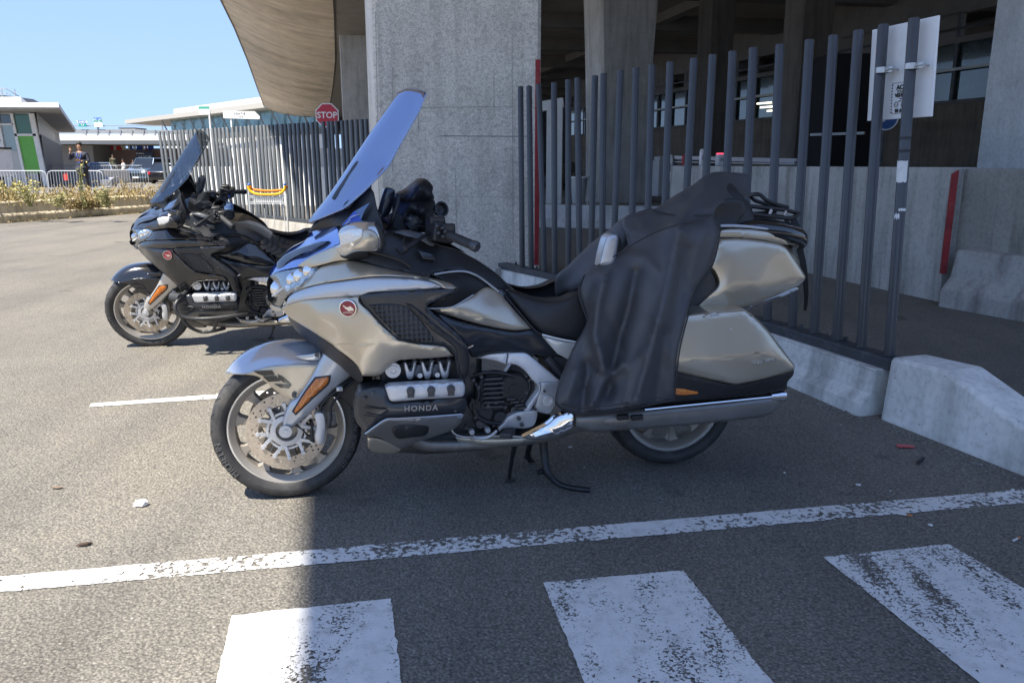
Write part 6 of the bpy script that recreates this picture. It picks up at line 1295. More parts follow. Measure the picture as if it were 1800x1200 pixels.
car('parked_car', (11.0, 16.0, 0), math.radians(14), (.012, .012, .014), 4.8, 1.9, 1.95, 'black car behind the grey road wall near the right column', 'car', van=True)
tkp = gpos(4, 46)
rt = empty('box_truck', tkp, math.radians(-6), 'white box truck body parked by the green panelled building', 'truck')
mb = MB(); mb.box((0, -1.75, 1.45), (2.6, 2.0, 1.5)); mk('cargo_box', mb, M_WHITE, rt, bevel=.03)
mb = MB(); mb.box((0, -2.76, 2.23), (2.64, .08, .10)); mb.box((1.32, -1.75, 2.23), (.05, 2.0, .1)); mk('box_trim', mb, MB_BLK2, rt)
for s in (-1, 1):
    for y in (-1.9,): mb = MB(); mb.cyl((s*1.25, y, .45), (s*1.0, y, .45), .45, seg=24); mk('wheel', mb, MB_RUB, rt, bevel=.02)
mb = MB(); mb.box((0, -2.3, .62), (2.3, .8, .12)); mk('bumper', mb, MB_BLK2, rt)
# ================================================================== left background
# kerb island
kA, kB = G(-60, 397), G(268, 373)
kd = (kB-kA).normalized()
barrier('kerb_barrier', [kA-kd*6, kA, kA.lerp(kB, .35), kA.lerp(kB, .62), kA.lerp(kB, .85), kB], [(0, -.02), (0, .17), (-.07, .23), (-.10, .49), (-.30, .51), (-.62, .49), (-.66, -.02)], M_YELC, 'long sunlit sandy concrete kerb barrier with a ledge at the left', None, bevel=.02)
q = [kA+Vector((-6, .5, 0)), kB+Vector((-.1, .55, 0)), kB+Vector((.5, 2.2, 0)), Vector((-11.5, 24, 0)), Vector((-15, 28.6, 0)), Vector((-40, 30, 0))]
mb = MB(); mb.prism([Vector((p.x, p.y, -.01)) for p in q], (0, 0, .39)); mk('planting_bed', mb, mat('dry_soil', (.22, .18, .12), .95, var=.4, vs=4, bump=1.2, bs=12), kind='structure', smooth=0)
# dry weeds: one mass
def leaf(mb, p, d, ln, wd_):
    d = d.normalized(); s = d.cross(Vector((random.uniform(-1, 1), random.uniform(-1, 1), .4))).normalized()*wd_/2
    mb.add([p, p+d*ln*.5+s, p+d*ln, p+d*ln*.5-s], [(0, 1, 2, 3)])
mb = MB(); rnd = random.Random(3)
for i in range(5200):
    t = rnd.random(); b = kA.lerp(kB, t*1.0)+Vector((0, .35+abs(rnd.gauss(0, .8)), 0)); dens = .5+.5*math.sin(t*19)+.4*math.sin(t*43+1)
    if rnd.random() > .35+.5*dens: continue
    hgt = (.10+.22*rnd.random())*(1.2+dens*.5); p = Vector((b.x+rnd.gauss(0, .15), b.y, .36))
    leaf(mb, p+Vector((rnd.gauss(0, .1), 0, rnd.random()*hgt)), Vector((rnd.gauss(0, .6), rnd.gauss(0, .5), .4+rnd.random())), .05+.12*rnd.random(), .014+.03*rnd.random())
for i in range(700):  # trailing over the kerb face below the person
    t = .60+rnd.gauss(0, .055); b = kA.lerp(kB, t); p = Vector((b.x, b.y+.05+rnd.random()*.25, .50-rnd.random()*.26))
    if p.z < .47: p.y = b.y+.02-rnd.random()*.06
    leaf(mb, p, Vector((rnd.gauss(0, .8), -.3, rnd.gauss(-.2, .7))), .05+.07*rnd.random(), .03)
mk('dry_weeds', mb, mat('dry_leaves', (.30, .23, .10), .8, c2=(.10, .12, .04), vs=3, det=3), kind='stuff', smooth=0, fixn=False)
def weed(base, h, n, label, col, flower=True, spread=.25, nf=40):
    rt = empty('weed', base, 0, label, 'plant', 'wild plants on the kerb island'); mb = MB(); fb = MB(); lb = MB()
    for i in range(n):
        a = rnd.random()*6.28; tip = Vector((math.cos(a)*spread*rnd.random()*1.2, math.sin(a)*spread*rnd.random(), h*(.6+.4*rnd.random()))); mid = tip*.5+Vector((rnd.gauss(0, .04), rnd.gauss(0, .04), 0))
        P_ = spl([Vector((rnd.gauss(0, .03), 0, 0)), mid, tip], 4); mb.tube(P_, .006, 4)
        for p in P_[2:]:
            for k in range(nf//8): leaf(lb, p+Vector((rnd.gauss(0, .02),)*3), Vector((rnd.gauss(0, 1), rnd.gauss(0, 1), rnd.gauss(.2, .6))), .06+.05*rnd.random(), .025)
        if flower:
            for k in range(nf//6): p = tip+Vector((rnd.gauss(0, .06), rnd.gauss(0, .06), rnd.gauss(-.03, .06))); leaf(fb, p, Vector((rnd.gauss(0, 1), -.5, rnd.gauss(0, 1))), .045, .04)
    mk('stem', mb, mat('weed_stem', (.16, .17, .06), .8), rt, smooth=0, fixn=False); mk('leaves', lb, mat('weed_leaf'+col, (.30, .28, .12) if col == 'y' else (.20, .21, .09), .7), rt, smooth=0, fixn=False)
    if flower: mk('flowers', fb, mat('yellow_flower', (.62, .52, .14), .6), rt, smooth=0, fixn=False)
weed((At(18, 340, 20).x, 20, .38), .60, 14, 'yellow flowering weed bush at the left edge of the kerb', 'y', spread=.40, nf=30)
weed((At(52, 340, 19.6).x, 19.6, .38), .66, 14, 'bushy yellow flowering weed in front of the green panel', 'y', spread=.36, nf=30)
weed((At(146, 340, 19.5).x, 19.5, .38), 1.05, 5, 'thin tall weed with yellow flowers in front of the standing person', 'g', spread=.14, nf=12)
weed((At(186, 340, 19.5).x, 19.5, .38), .45, 12, 'low straw coloured weed clump near the end of the kerb', 'y', flower=False, spread=.3)
weed((At(100, 340, 19.5).x, 19.5, .38), .35, 12, 'low brown green weed clump left of the standing person', 'y', flower=False, spread=.4)
mb = MB()
for i in range(260):
    t = rnd.random(); b = kA.lerp(kB, t); leaf(mb, Vector((b.x, b.y-.02-abs(rnd.gauss(0, .12)), .01)), Vector((rnd.gauss(0, 1), rnd.gauss(0, .5), .3)), .05+.05*rnd.random(), .03)
mk('leaf_litter', mb, MATS['dry_leaves'], kind='stuff', smooth=0, fixn=False)
# crowd barriers
def crowd_barrier(c, rz, label, w_=2.4, h=1.08):
    rt = empty('crowd_barrier', c, rz, label, 'barrier', 'galvanised crowd barriers'); m_ = mat('barrier_tube', (.66, .67, .68), .4, .5)
    r = .18; P_ = [Vector((-w_/2, 0, .18)), Vector((-w_/2, 0, h-r)), Vector((-w_/2+r*.3, 0, h-r*.3)), Vector((-w_/2+r, 0, h)), Vector((w_/2-r, 0, h)), Vector((w_/2-r*.3, 0, h-r*.3)), Vector((w_/2, 0, h-r)), Vector((w_/2, 0, .18))]
    mb = MB(); mb.tube(P_+[P_[0]], .020, 8); mk('frame', mb, m_, rt)
    mb = MB()
    for k in range(1, 19): x = -w_/2+w_*k/19; mb.cyl((x, 0, .18), (x, 0, h), .009, seg=6)
    mk('bars', mb, m_, rt)
    for x in (-w_/2+.3, w_/2-.3): mb = MB(); mb.bar((x, -.3, .02), (x, .3, .02), .04, .03); mb.bar((x, 0, .02), (x, 0, .2), .03, .03); mk('foot', mb, m_, rt)
for k, (px, lab) in enumerate(((30, 'crowd barrier behind the yellow flowering weeds'), (131, 'crowd barrier directly behind the legs of the standing person'), (-22, 'crowd barrier cut by the left edge of the picture'))):
    v = At(px, 300, 35.2); crowd_barrier((v.x, v.y, -.0 if k else 0), .03*(-1)**k, lab, w_=2.45, h=1.10)
v = At(215, 300, 44); crowd_barrier((v.x, v.y, 0), .5, 'crowd barrier nearest the curved kerb right of the standing person', w_=2.5)
lw_ = [At(-40, 300, 57), At(100, 300, 57), At(180, 300, 58), At(276, 300, 66)]
barrier('low_wall', lw_, [(0, 0), (0, .92), (-.3, .92), (-.3, 0)], mat('white_wall', (.62, .60, .55), .8, var=.1), 'long low white wall running below the far crowd barriers', None)
for px, lab in ((64, 'far crowd barrier above the low wall before the green panel'), (120, 'far crowd barrier above the low wall left of the person'), (178, 'far crowd barrier above the low wall right of the person'), (224, 'rightmost far crowd barrier above the low wall')):
    v = At(px, 300, 59.5 if px < 200 else 62.5); crowd_barrier((v.x, v.y, .28), .02 if px < 200 else .3, lab, w_=2.35, h=1.0)
cu = [G(186, 330), G(196, 322), G(212, 316), G(236, 312), G(266, 311)]
barrier('curved_kerb', [Vector((p.x, p.y, 0)) for p in spl(cu, 4)], [(-.2, 0), (-.2, .45), (.3, .45), (.35, 0)], concrete('grey_kerb', (.36, .36, .37), pits=False), 'grey curved kerb bending round the lane behind the standing person', None)
barrier('curved_kerb', [Vector((p.x+.9, p.y-1.6, 0)) for p in spl(cu, 4)[6:]], [(-.1, 0), (-.1, .14), (.15, .14), (.15, 0)], mat('pale_kerb', (.6, .58, .52), .8), 'thin pale kerb line in front of the grey curved kerb', None)
# low building with green panel
bl = empty('terminal_kiosk', (0, 0, 0), 0, 'low white building with a green glass panel and overhanging roof at the left edge', 'building')
Dn = 50.0
def atz(px, z, D): v = At(px, 300, D); return Vector((v.x, D, z))
xr = At(77, 300, Dn).x
def part(name, m, f, bev=0, **k): mb = MB(); f(mb); return mk(name, mb, m, bl, smooth=0, bevel=bev, **k)
X = lambda px, D=Dn: At(px, 300, D).x
Zp = lambda py, D=Dn: At(60, py, D).z
M_BW = mat('white_cladding', (.72, .72, .71), .5, var=.05, dirt=(.55, .54, .52), ds=.8); M_BD = mat('dark_cladding', (.07, .075, .085), .5, .3, var=.1)
part('fascia', M_BW, lambda mb: mb.prism([(X(-80), Dn-3, Zp(194)), (X(117, Dn-3), Dn-3, Zp(195)), (X(142, 82), 82, Zp(195)), (X(-120, 82), 82, Zp(194))], (0, 0, Zp(187)-Zp(195))))
part('upper_storey', M_BW, lambda mb: mb.prism([(X(-80), Dn-1, Zp(187)), (X(70), Dn-1, Zp(187)), (X(92, 70), 70, Zp(187)), (X(-120, 70), 70, Zp(187))], (0, 0, Zp(173)-Zp(187))))
part('roof_soffit', mat('soffit_panel', (.30, .29, .28), .6, var=.1), lambda mb: mb.prism([(X(-80), Dn-2.9, Zp(195)-.08), (X(116, Dn-3), Dn-2.9, Zp(195)-.08), (X(141, 82), 81.9, Zp(195)-.08), (X(-120, 82), 81.9, Zp(195)-.08)], (0, 0, .07)))
part('wall', mat('pale_render', (.5, .5, .49), .6, var=.05), lambda mb: mb.prism([(X(-80), Dn, 0), (X(66), Dn, 0), (X(112, 80), 80, 0), (X(-120, 80), 80, 0)], (0, 0, Zp(195)-.1)))
part('side_wall', mat('slatted_metal', (.09, .10, .115), .5, .4, stretch=(1, 8, .1), var=.35, vs=3), lambda mb: mb.prism([(X(76), Dn+.2, 0), (X(77), Dn+.2, 0), (X(113, 80), 80, 0), (X(112, 80), 80, 0)], (0, 0, Zp(236))))
part('side_glazing', mat('reflecting_louvre', (.30, .29, .27), .4, .3, stretch=(1, 6, 3), var=.5, vs=2), lambda mb: mb.prism([(X(71), Dn+.3, Zp(236)), (X(72), Dn+.3, Zp(236)), (X(110, 80), 80, Zp(236)), (X(109, 80), 80, Zp(236))], (0, 0, Zp(195)-Zp(236)-.1)))
for (a, b, t, bt, nm, m_) in ((39, 69, 201, 236, 'dark_green_pane', mat('dark_green', (.02, .09, .03), .15, .1, coat=1)), (40, 73, 239, 303, 'green_panel', mat('bright_green', (.13, .42, .07), .5, var=.06)), (12, 35, 202, 218, 'glass_pane', mat('grey_glass_dark', (.07, .09, .10), .15, .2, coat=1)), (14, 38, 220, 265, 'glass_pane', mat('pale_glass', (.26, .33, .34), .2, .1, coat=1)), (-30, 10, 200, 218, 'glass_pane', mat('pale_glass2', (.36, .40, .40), .3)), (-30, 11, 220, 249, 'dark_window', MB_BLK2)):
    part(nm, m_, lambda mb: mb.box(((X(a)+X(b))/2, Dn-.05, (Zp(t)+Zp(bt))/2), (X(b)-X(a), .08, Zp(t)-Zp(bt))))
part('green_panel', MATS['pale_glass2'], lambda mb: mb.box(((X(44)+X(60))/2, Dn-.1, Zp(205)), (X(60)-X(44), .06, .22))) if False else None
for p0_, p1_ in (((36, 200), (46, 300)), ((70, 200), (80, 300)), ((11, 200), (18, 262)),): part('mullion', M_BW, lambda mb: mb.bar((X(p0_[0]), Dn-.12, Zp(p0_[1])), (X(p1_[0]), Dn-.12, 0), .16 if p0_[0] != 70 else .30, .12, up=(0, 1, 0)))
part('transom', M_BW, lambda mb: mb.bar((X(36), Dn-.13, Zp(237.5)), (X(74), Dn-.13, Zp(237.5)), .14, .1, up=(0, 1, 0)))
part('transom', M_BW, lambda mb: mb.bar((X(-40), Dn-.13, Zp(219)), (X(37), Dn-.13, Zp(219)), .10, .1, up=(0, 1, 0)))
part('sill_wall', M_BW, lambda mb: mb.box(((X(-40)+X(16))/2, Dn-.15, Zp(256)), (X(16)-X(-40), .12, .45)))
for k in range(5):
    x = X(-30+k*22)
    part('roof_railing', M_GREY, lambda mb: (mb.cyl((x, Dn-.8, Zp(174)), (x, Dn-.8, Zp(159)), .03, seg=6)))
part('roof_railing', M_GREY, lambda mb: (mb.tube([(X(-60), Dn-.8, Zp(158)), (X(43), Dn-.8, Zp(158)), (X(66, 60), 60, Zp(158))], .03, 6), mb.tube([(X(-60), Dn-.8, Zp(166)), (X(43), Dn-.8, Zp(166)), (X(66, 60), 60, Zp(166))], .025, 6)))
part('roof_skylight', MB_BLK2, lambda mb: mb.prism([(X(-40), Dn+2, Zp(174)), (X(11), Dn+2, Zp(174)), (X(-8), Dn+2, Zp(163)), (X(-40), Dn+2, Zp(163))], (0, 3, 0)))
# far overpass, brown wall, sign
D_ = 96.0
ov = empty('far_overpass', (0, 0, 0), 0, 'white concrete overpass crossing far behind the standing person', 'bridge')
def part2(rt, name, m, f, bev=0): mb = MB(); f(mb); return mk(name, mb, m, rt, smooth=0, bevel=bev)
X9 = lambda px, D=D_: At(px, 300, D).x
Z9 = lambda py, D=D_: At(200, py, D).z
part2(ov, 'deck_edge', M_BW, lambda mb: mb.box(((X9(60)+X9(340))/2, D_, (Z9(236)+Z9(247))/2), (X9(340)-X9(60), .4, Z9(236)-Z9(247))))
part2(ov, 'deck', mat('overpass_concrete', (.5, .49, .46), .8, var=.1), lambda mb: mb.box(((X9(60)+X9(340))/2, D_+6, (Z9(247)+Z9(253))/2), (X9(340)-X9(60), 12, Z9(247)-Z9(253))))
part2(ov, 'guard_rail', M_GREY, lambda mb: [mb.box(((X9(100)+X9(340))/2, D_-.1, Z9(232)), (X9(340)-X9(100), .05, .35))]+[mb.box((X9(160+k*20), D_-.2, Z9(233)), (.18, .1, .55)) for k in range(8)])
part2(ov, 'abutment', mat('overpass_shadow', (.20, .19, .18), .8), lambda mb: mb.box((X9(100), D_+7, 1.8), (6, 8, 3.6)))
bw = empty('brown_wall', (0, 0, 0), 0, 'long brownish pink wall beneath the far overpass', 'wall')
part2(bw, 'wall_panel', mat('brown_cladding', (.30, .20, .175), .7, var=.08, vs=.6), lambda mb: mb.box(((X9(110, 104)+X9(330, 104))/2, 104, Z9(264, 104)/2), (X9(330, 104)-X9(110, 104), .4, Z9(264, 104))))
flag_cols = [((166, 178), (.35, .03, .04)), ((181, 190), (.55, .58, .55)), ((192, 200), (.5, .04, .05)), ((201, 205), (.7, .7, .65)), ((206, 214), (.6, .04, .03)), ((215, 222), (.62, .62, .5)), ((226, 229), (.7, .7, .7)), ((229, 234), (.05, .12, .4)), ((235, 240), (.55, .65, .8)), ((241, 252), (.03, .08, .38)), ((252, 255), (.7, .65, .65)), ((256, 260), (.3, .1, .2)), ((261, 271), (.03, .07, .36))]
nmz = ['dark red', 'pale green', 'red and white', 'white', 'bright red', 'cream', 'narrow white', 'blue', 'light blue', 'broad royal blue', 'white striped', 'purple', 'deep blue']
for ((a, b), c_), nm_ in zip(flag_cols, nmz):
    mb = MB(); mb.box(((X9(a, 103)+X9(b, 103))/2, 103.5, (Z9(256.5, 103)+Z9(263.5, 103))/2), (X9(b, 103)-X9(a, 103), .05, Z9(256.5, 103)-Z9(263.5, 103)))
    mk('flag_banner', mb, mat('flag_%d' % a, c_, .8, var=.1), None, smooth=0, label='%s banner in the row above the brown wall' % nm_, cat='banner', group='row of coloured banners under the overpass')
ds = empty('wall_sign', (0, 0, 0), 0, 'navy sign with white terminal letters on the brown wall behind the van', 'sign')
part2(ds, 'sign_panel', mat('sign_navy', (.02, .04, .10), .5), lambda mb: mb.box(((X9(242, 102.5)+X9(271, 102.5))/2, 102.6, Z9(279, 102.5)), (X9(271, 102.5)-X9(242, 102.5), .15, 1.75)))
part2(ds, 'sign_lettering', M_WHITE, lambda mb: [text_on(mb, '2A.2C.2E', .42, (X9(257, 102.4), 102.4, Z9(276.5, 102.4)), (1, 0, 0), (0, 0, 1), ext=.01, bold=.012), text_on(mb, 'TERMINAL', .17, (X9(251, 102.4), 102.4, Z9(270, 102.4)), (1, 0, 0), (0, 0, 1), ext=.01, bold=.008), text_on(mb, 'sortie', .14, (X9(249, 102.4), 102.4, Z9(281, 102.4)), (1, 0, 0), (0, 0, 1), ext=.01), mb.box((X9(243.5, 102.4), 102.4, Z9(270, 102.4)), (.16, .02, .16))])
# overhead road signs above the overpass
for (a, b, t, bt, l1, l2, lab) in ((148, 161, 212, 223, 'T.2ABCD', 'T.3', 'blue and green overhead road sign nearer the kiosk roof'), (175, 189, 206.5, 216, 'T.2EFG', 'SORTIE', 'white backed overhead road sign with blue and green letters')):
    rt = empty('road_sign', (0, 0, 0), 0, lab, 'sign', 'overhead road signs'); D2 = 112; x0, x1 = X9(a, D2), X9(b, D2); z0, z1 = Z9(bt, D2), Z9(t, D2)
    blu = mat('road_sign_blue', (.02, .10, .55), .4); grn = mat('road_sign_green', (.02, .30, .22), .4)
    if a == 148:
        part2(rt, 'blue_panel', blu, lambda mb: mb.box(((x0+x1)/2, D2, z0+(z1-z0)*.76), (x1-x0, .1, (z1-z0)*.46))); part2(rt, 'green_panel', grn, lambda mb: mb.box(((x0+x1)/2, D2, z0+(z1-z0)*.25), ((x1-x0)*.95, .1, (z1-z0)*.5))); lm = (M_WHITE, M_WHITE)
    else:
        part2(rt, 'sign_panel', M_WHITE, lambda mb: mb.box(((x0+x1)/2, D2, (z0+z1)/2-.4), (x1-x0, .1, (z1-z0)*1.4))); lm = (blu, grn)
    part2(rt, 'sign_lettering', lm[0], lambda mb: text_on(mb, l1, .36, ((x0+x1)/2, D2-.08, z0+(z1-z0)*.76), (1, 0, 0), (0, 0, 1), ext=.01, bold=.01)); part2(rt, 'sign_lettering', lm[1], lambda mb: text_on(mb, l2, .34, ((x0+x1)/2, D2-.08, z0+(z1-z0)*.3), (1, 0, 0), (0, 0, 1), ext=.01, bold=.01))
    part2(rt, 'gantry', M_GREY, lambda mb: [mb.bar((x0-3, D2+.3, z0-.4), (x1+8, D2+.3, z0-.4), .12, .12), mb.bar((x0-3, D2+.3, z0-1.2), (x1+8, D2+.3, z0-1.2), .1, .1), mb.bar((x1+8, D2+.3, 5), (x1+8, D2+.3, z0-.4), .2, .2), mb.bar((x0+.3, D2+.3, 4.5), (x0+.3, D2+.3, z0-.4), .2, .2)])
rt = empty('site_cabin', (0, 0, 0), 0, 'flat roofed white cabin on top of the far overpass', 'building')
part2(rt, 'cabin_wall', M_BW, lambda mb: mb.box(((X9(229, 108)+X9(254, 108))/2, 108, Z9(231, 108)), (X9(254, 108)-X9(229, 108), 3, .7))); part2(rt, 'cabin_roof', MB_BLK2, lambda mb: mb.box(((X9(229, 108)+X9(255, 108))/2, 107.8, Z9(226.5, 108)), (X9(256, 108)-X9(228, 108), 3.4, .14)))
# terminal with the rising canopy
tm = empty('terminal_building', (0, 0, 0), 0, 'distant terminal with a long pale canopy roof and glazed front', 'building')
cz = 10.6
def cpt(px, py): v = G(px, py, cz); return v
a, b = cpt(219, 211), cpt(540, 170)
part2(tm, 'canopy', mat('canopy_grey', (.42, .40, .36), .6, var=.06), lambda mb: mb.prism([a, b, b+Vector((18, 30, 0)), a+Vector((14, 40, 0))], (0, 0, -.8)))
part2(tm, 'canopy', mat('canopy_light', (.55, .53, .48), .6), lambda mb: mb.prism([a.lerp(b, .3)+Vector((1, 2, .1)), b+Vector((1, 2, .1)), b+Vector((18, 30, .1)), a.lerp(b, .3)+Vector((14, 30, .1))], (0, 0, 1.1)))
gw0 = a.lerp(b, .26)+Vector((1, 3, 0)); gw1 = b+Vector((2, 3, 0)); gd = (gw1-gw0)
part2(tm, 'glazed_front', mat('terminal_glass', (.16, .27, .28), .15, .3, var=.35, vs=.5), lambda mb: mb.prism([Vector((gw0.x, gw0.y, 3)), Vector((gw1.x, gw1.y, 3)), Vector((gw1.x, gw1.y+1, 3)), Vector((gw0.x, gw0.y+1, 3))], (0, 0, cz-3.8)))
for k in range(14):
    p = gw0.lerp(gw1, k/13.); part2(tm, 'strut', mat('strut_grey', (.25, .27, .28), .5), lambda mb: [mb.bar((p.x, p.y-.3, 6.2), (p.x+1.6, p.y-.6, cz-.8), .22, .22), mb.bar((p.x, p.y-.3, 6.2), (p.x-1.6, p.y-.3, cz-.8), .22, .22)])
part2(tm, 'lower_wall', M_BW, lambda mb: mb.prism([Vector((gw0.x-1, gw0.y-2, 0)), Vector((gw1.x, gw1.y-2, 0)), Vector((gw1.x, gw1.y-1.2, 0)), Vector((gw0.x-1, gw0.y-1.2, 0))], (0, 0, 5.9)))
part2(tm, 'balcony', mat('balcony_dark', (.12, .13, .13), .6, var=.4, vs=.6), lambda mb: mb.prism([Vector((gw0.x-4, gw0.y-2.4, 5.6)), Vector((gw1.x, gw1.y-2.4, 5.6)), Vector((gw1.x, gw1.y-2.1, 5.6)), Vector((gw0.x-4, gw0.y-2.1, 5.6))], (0, 0, .9)))
wall('far_wall', Vector((-75, 108, 0)), Vector((-12, 108, 0)), 3.4, 1, M_BW, 'long white wall glimpsed between the poles of the far fence')
wall('roadside_wall', Vector((-12.4, 29.2, 0)), Vector((-5.5, 27, 0)), 1.3, .4, M_BW, 'low pale wall just beyond the long pole fence')
# ================================================================== under the viaduct, right
fa0, fa1 = Vector((22, 9.5, 0)), Vector((4.5, 66, 0)); fd = (fa1-fa0); fn = Vector((fd.y, -fd.x, 0)).normalized()
if fn.x > 0: fn = -fn
tb = empty('car_park_building', (0, 0, 0), 0, 'dark building under the viaduct with concrete base and glazed upper floor', 'building')
def seg(t0, t1, z0, z1, th, m, name, off=0, par=tb):
    a = fa0.lerp(fa1, t0)+fn*off; b = fa0.lerp(fa1, t1)+fn*off; mb = MB(); mb.prism([a+Vector((0, 0, z0)), b+Vector((0, 0, z0)), b-fn*th+Vector((0, 0, z0)), a-fn*th+Vector((0, 0, z0))], (0, 0, z1-z0)); return mk(name, mb, m, par, smooth=0)
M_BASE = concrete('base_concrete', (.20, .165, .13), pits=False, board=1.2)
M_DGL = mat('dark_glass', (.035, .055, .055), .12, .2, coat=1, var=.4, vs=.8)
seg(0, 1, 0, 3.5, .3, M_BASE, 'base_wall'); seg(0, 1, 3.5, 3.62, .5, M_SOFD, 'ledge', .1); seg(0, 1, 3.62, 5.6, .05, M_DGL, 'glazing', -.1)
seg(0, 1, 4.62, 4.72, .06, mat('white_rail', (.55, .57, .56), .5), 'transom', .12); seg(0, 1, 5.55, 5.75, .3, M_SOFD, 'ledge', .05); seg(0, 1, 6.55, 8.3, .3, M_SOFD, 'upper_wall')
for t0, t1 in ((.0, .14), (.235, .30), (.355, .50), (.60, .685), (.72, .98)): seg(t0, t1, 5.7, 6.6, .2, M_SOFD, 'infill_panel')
for k in range(34): seg(k/34+.002, k/34+.0045, 3.62, 6.6, .08, M_STEEL_D, 'mullion', .02)
seg(0, 1, 6.0, 6.08, .08, MB_BLK, 'cable_tray', .1)
seg(.62, .70, 1.2, 7.8, 9, MB_BLK, 'dark_bay', .03) if False else None
for t, z in ((.52, 3.9), (.53, 4.1), (.535, 4.3)):
    a = fa0.lerp(fa1, t)+fn*.15; mb = MB(); mb.bar(a+Vector((0, 0, z-.02)), fa0.lerp(fa1, t+.02)+fn*.15+Vector((0, 0, z)), .05, .08); mk('tube_light', mb, mat('tube_glow', (1, .95, .8), .5, emit=(1, .93, .75), es=.45), tb)
for px, D, wd_, lab in ((1246, 31, .95, 'slim dark column behind the left part of the road wall'), (1402, 25, 1.05, 'broad dark column behind the middle of the road wall')):
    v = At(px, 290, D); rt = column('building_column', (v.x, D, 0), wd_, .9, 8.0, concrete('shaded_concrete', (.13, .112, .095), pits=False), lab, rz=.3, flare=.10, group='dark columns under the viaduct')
bx = At(1475, 290, 21.5); mb = MB(); mb.box((0, 0, 2.05), (1.45, 1.2, 4.1)); mk('dark_doorway', mb, mat('doorway_dark', (.006, .006, .007), .9, var=.3, vs=1), None, label='black block standing for the shade in an open doorway behind the fence between the dark columns', cat='shaft', loc=None, bevel=.03).location = (bx.x, 21.5, 0)  # solid black block painted as the darkness inside an open doorway
mb = MB(); a, b = At(1425, 237, 20), At(1520, 234, 19); mb.bar(a, b, .06, .06); mk('handrail', mb, M_GREY, None, label='short grey handrail in front of the dark doorway', cat='rail')
# closing wall far under the deck
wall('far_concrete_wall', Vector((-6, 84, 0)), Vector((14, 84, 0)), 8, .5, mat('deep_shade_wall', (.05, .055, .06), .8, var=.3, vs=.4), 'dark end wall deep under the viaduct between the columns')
rt = empty('guard_rail', (0, 0, 0), 0, 'pale horizontal guard rail above the far end of the road wall', 'rail')
a, b = At(1187, 277, 17.5), At(1402, 283, 12.8)
mb = MB(); mb.bar(a, b, .05, .07); mb.bar(a-Vector((0, 0, .09)), b-Vector((0, 0, .05)), .04, .02); mk('rail_beam', mb, mat('pale_rail', (.42, .41, .42), .5), rt)
for t in (0, .5, 1): p = a.lerp(b, t); mb = MB(); mb.bar(p, (p.x, p.y, 0), .08, .08); mk('post', mb, M_STEEL_D, rt)
def small_box(name, px, yt, yb, wpx, D, m, label, cat, dep=.25, top=None, tm_=None):
    q0 = At(px, yb, D); q1 = At(px, yt, D); w_ = wpx/F*D; rt = empty(name, (q0.x, D, q0.z), .2, label, cat); h = q1.z-q0.z
    mb = MB(); mb.box((0, 0, h*.45), (w_, dep, h*.9)); mk('casing', mb, m, rt, bevel=.015)
    mb = MB(); mb.box((0, 0, h*.93), (w_*.9, dep*.9, h*.14)); mk(top or 'cap', mb, tm_ or m, rt, bevel=.02)
    mb = MB(); mb.box((0, -dep/2-.004, h*.5), (w_*.5, .01, h*.25)); mk('front_plate', mb, M_GREY, rt)
small_box('ticket_light', 1265, 269, 292, 12, 13.9, mat('pale_casing', (.55, .55, .57), .5), 'small white box with a red lamp on top on the road wall', 'light', .13, 'red_lamp', mat('red_glow', (.8, .05, .1), .3, emit=(1, .08, .15), es=.35))
small_box('white_marker_post', 1233, 262, 292, 7, 14.2, M_WHITE, 'narrow white post leaning behind the road wall left of the red lamp', 'post', .08)
small_box('road_marker', 1203, 272, 291, 8, 17, mat('dull_red', (.35, .03, .03), .6), 'small red marker behind the guard rail near the fence', 'marker', .1)
small_box('utility_cabinet', 1163, 275, 345, 26, 24, mat('cabinet_grey', (.30, .31, .32), .6, var=.1), 'grey utility cabinet standing between fence poles left of the road wall', 'cabinet', .5)
small_box('white_delineator', 1177, 272, 318, 6, 22, M_WHITE, 'thin white delineator post beside the grey utility cabinet', 'post', .08)
# round blue sign
v = At(1558, 207, 20); rt = empty('round_sign', (v.x, 20, 0), 0, 'round blue road sign partly hidden below the white sign panel', 'sign')
mb = MB(); mb.cyl((0, -.0, v.z), (0, .03, v.z), .30, seg=32); mk('sign_disc', mb, mat('round_blue', (.02, .09, .30), .4), rt); mb = MB(); mb.revolve([(.27, 0), (.30, 0), (.30, .01), (.27, .01)], (0, -.012, v.z), seg=32, closed=True); mk('sign_rim', mb, M_WHITE, rt)
mb = MB(); mb.bar((.12, -.01, v.z+.14), (-.08, -.01, v.z-.08), .07, .01, up=(0, 1, 0)); mb.bar((-.12, -.01, v.z+.06), (-.1, -.01, v.z-.12), .05, .01, up=(0, 1, 0)); mk('arrow', mb, M_WHITE, rt); mb = MB(); mb.cyl((0, .06, 0), (0, .06, v.z+.2), .03); mk('post', mb, M_STEEL_D, rt)
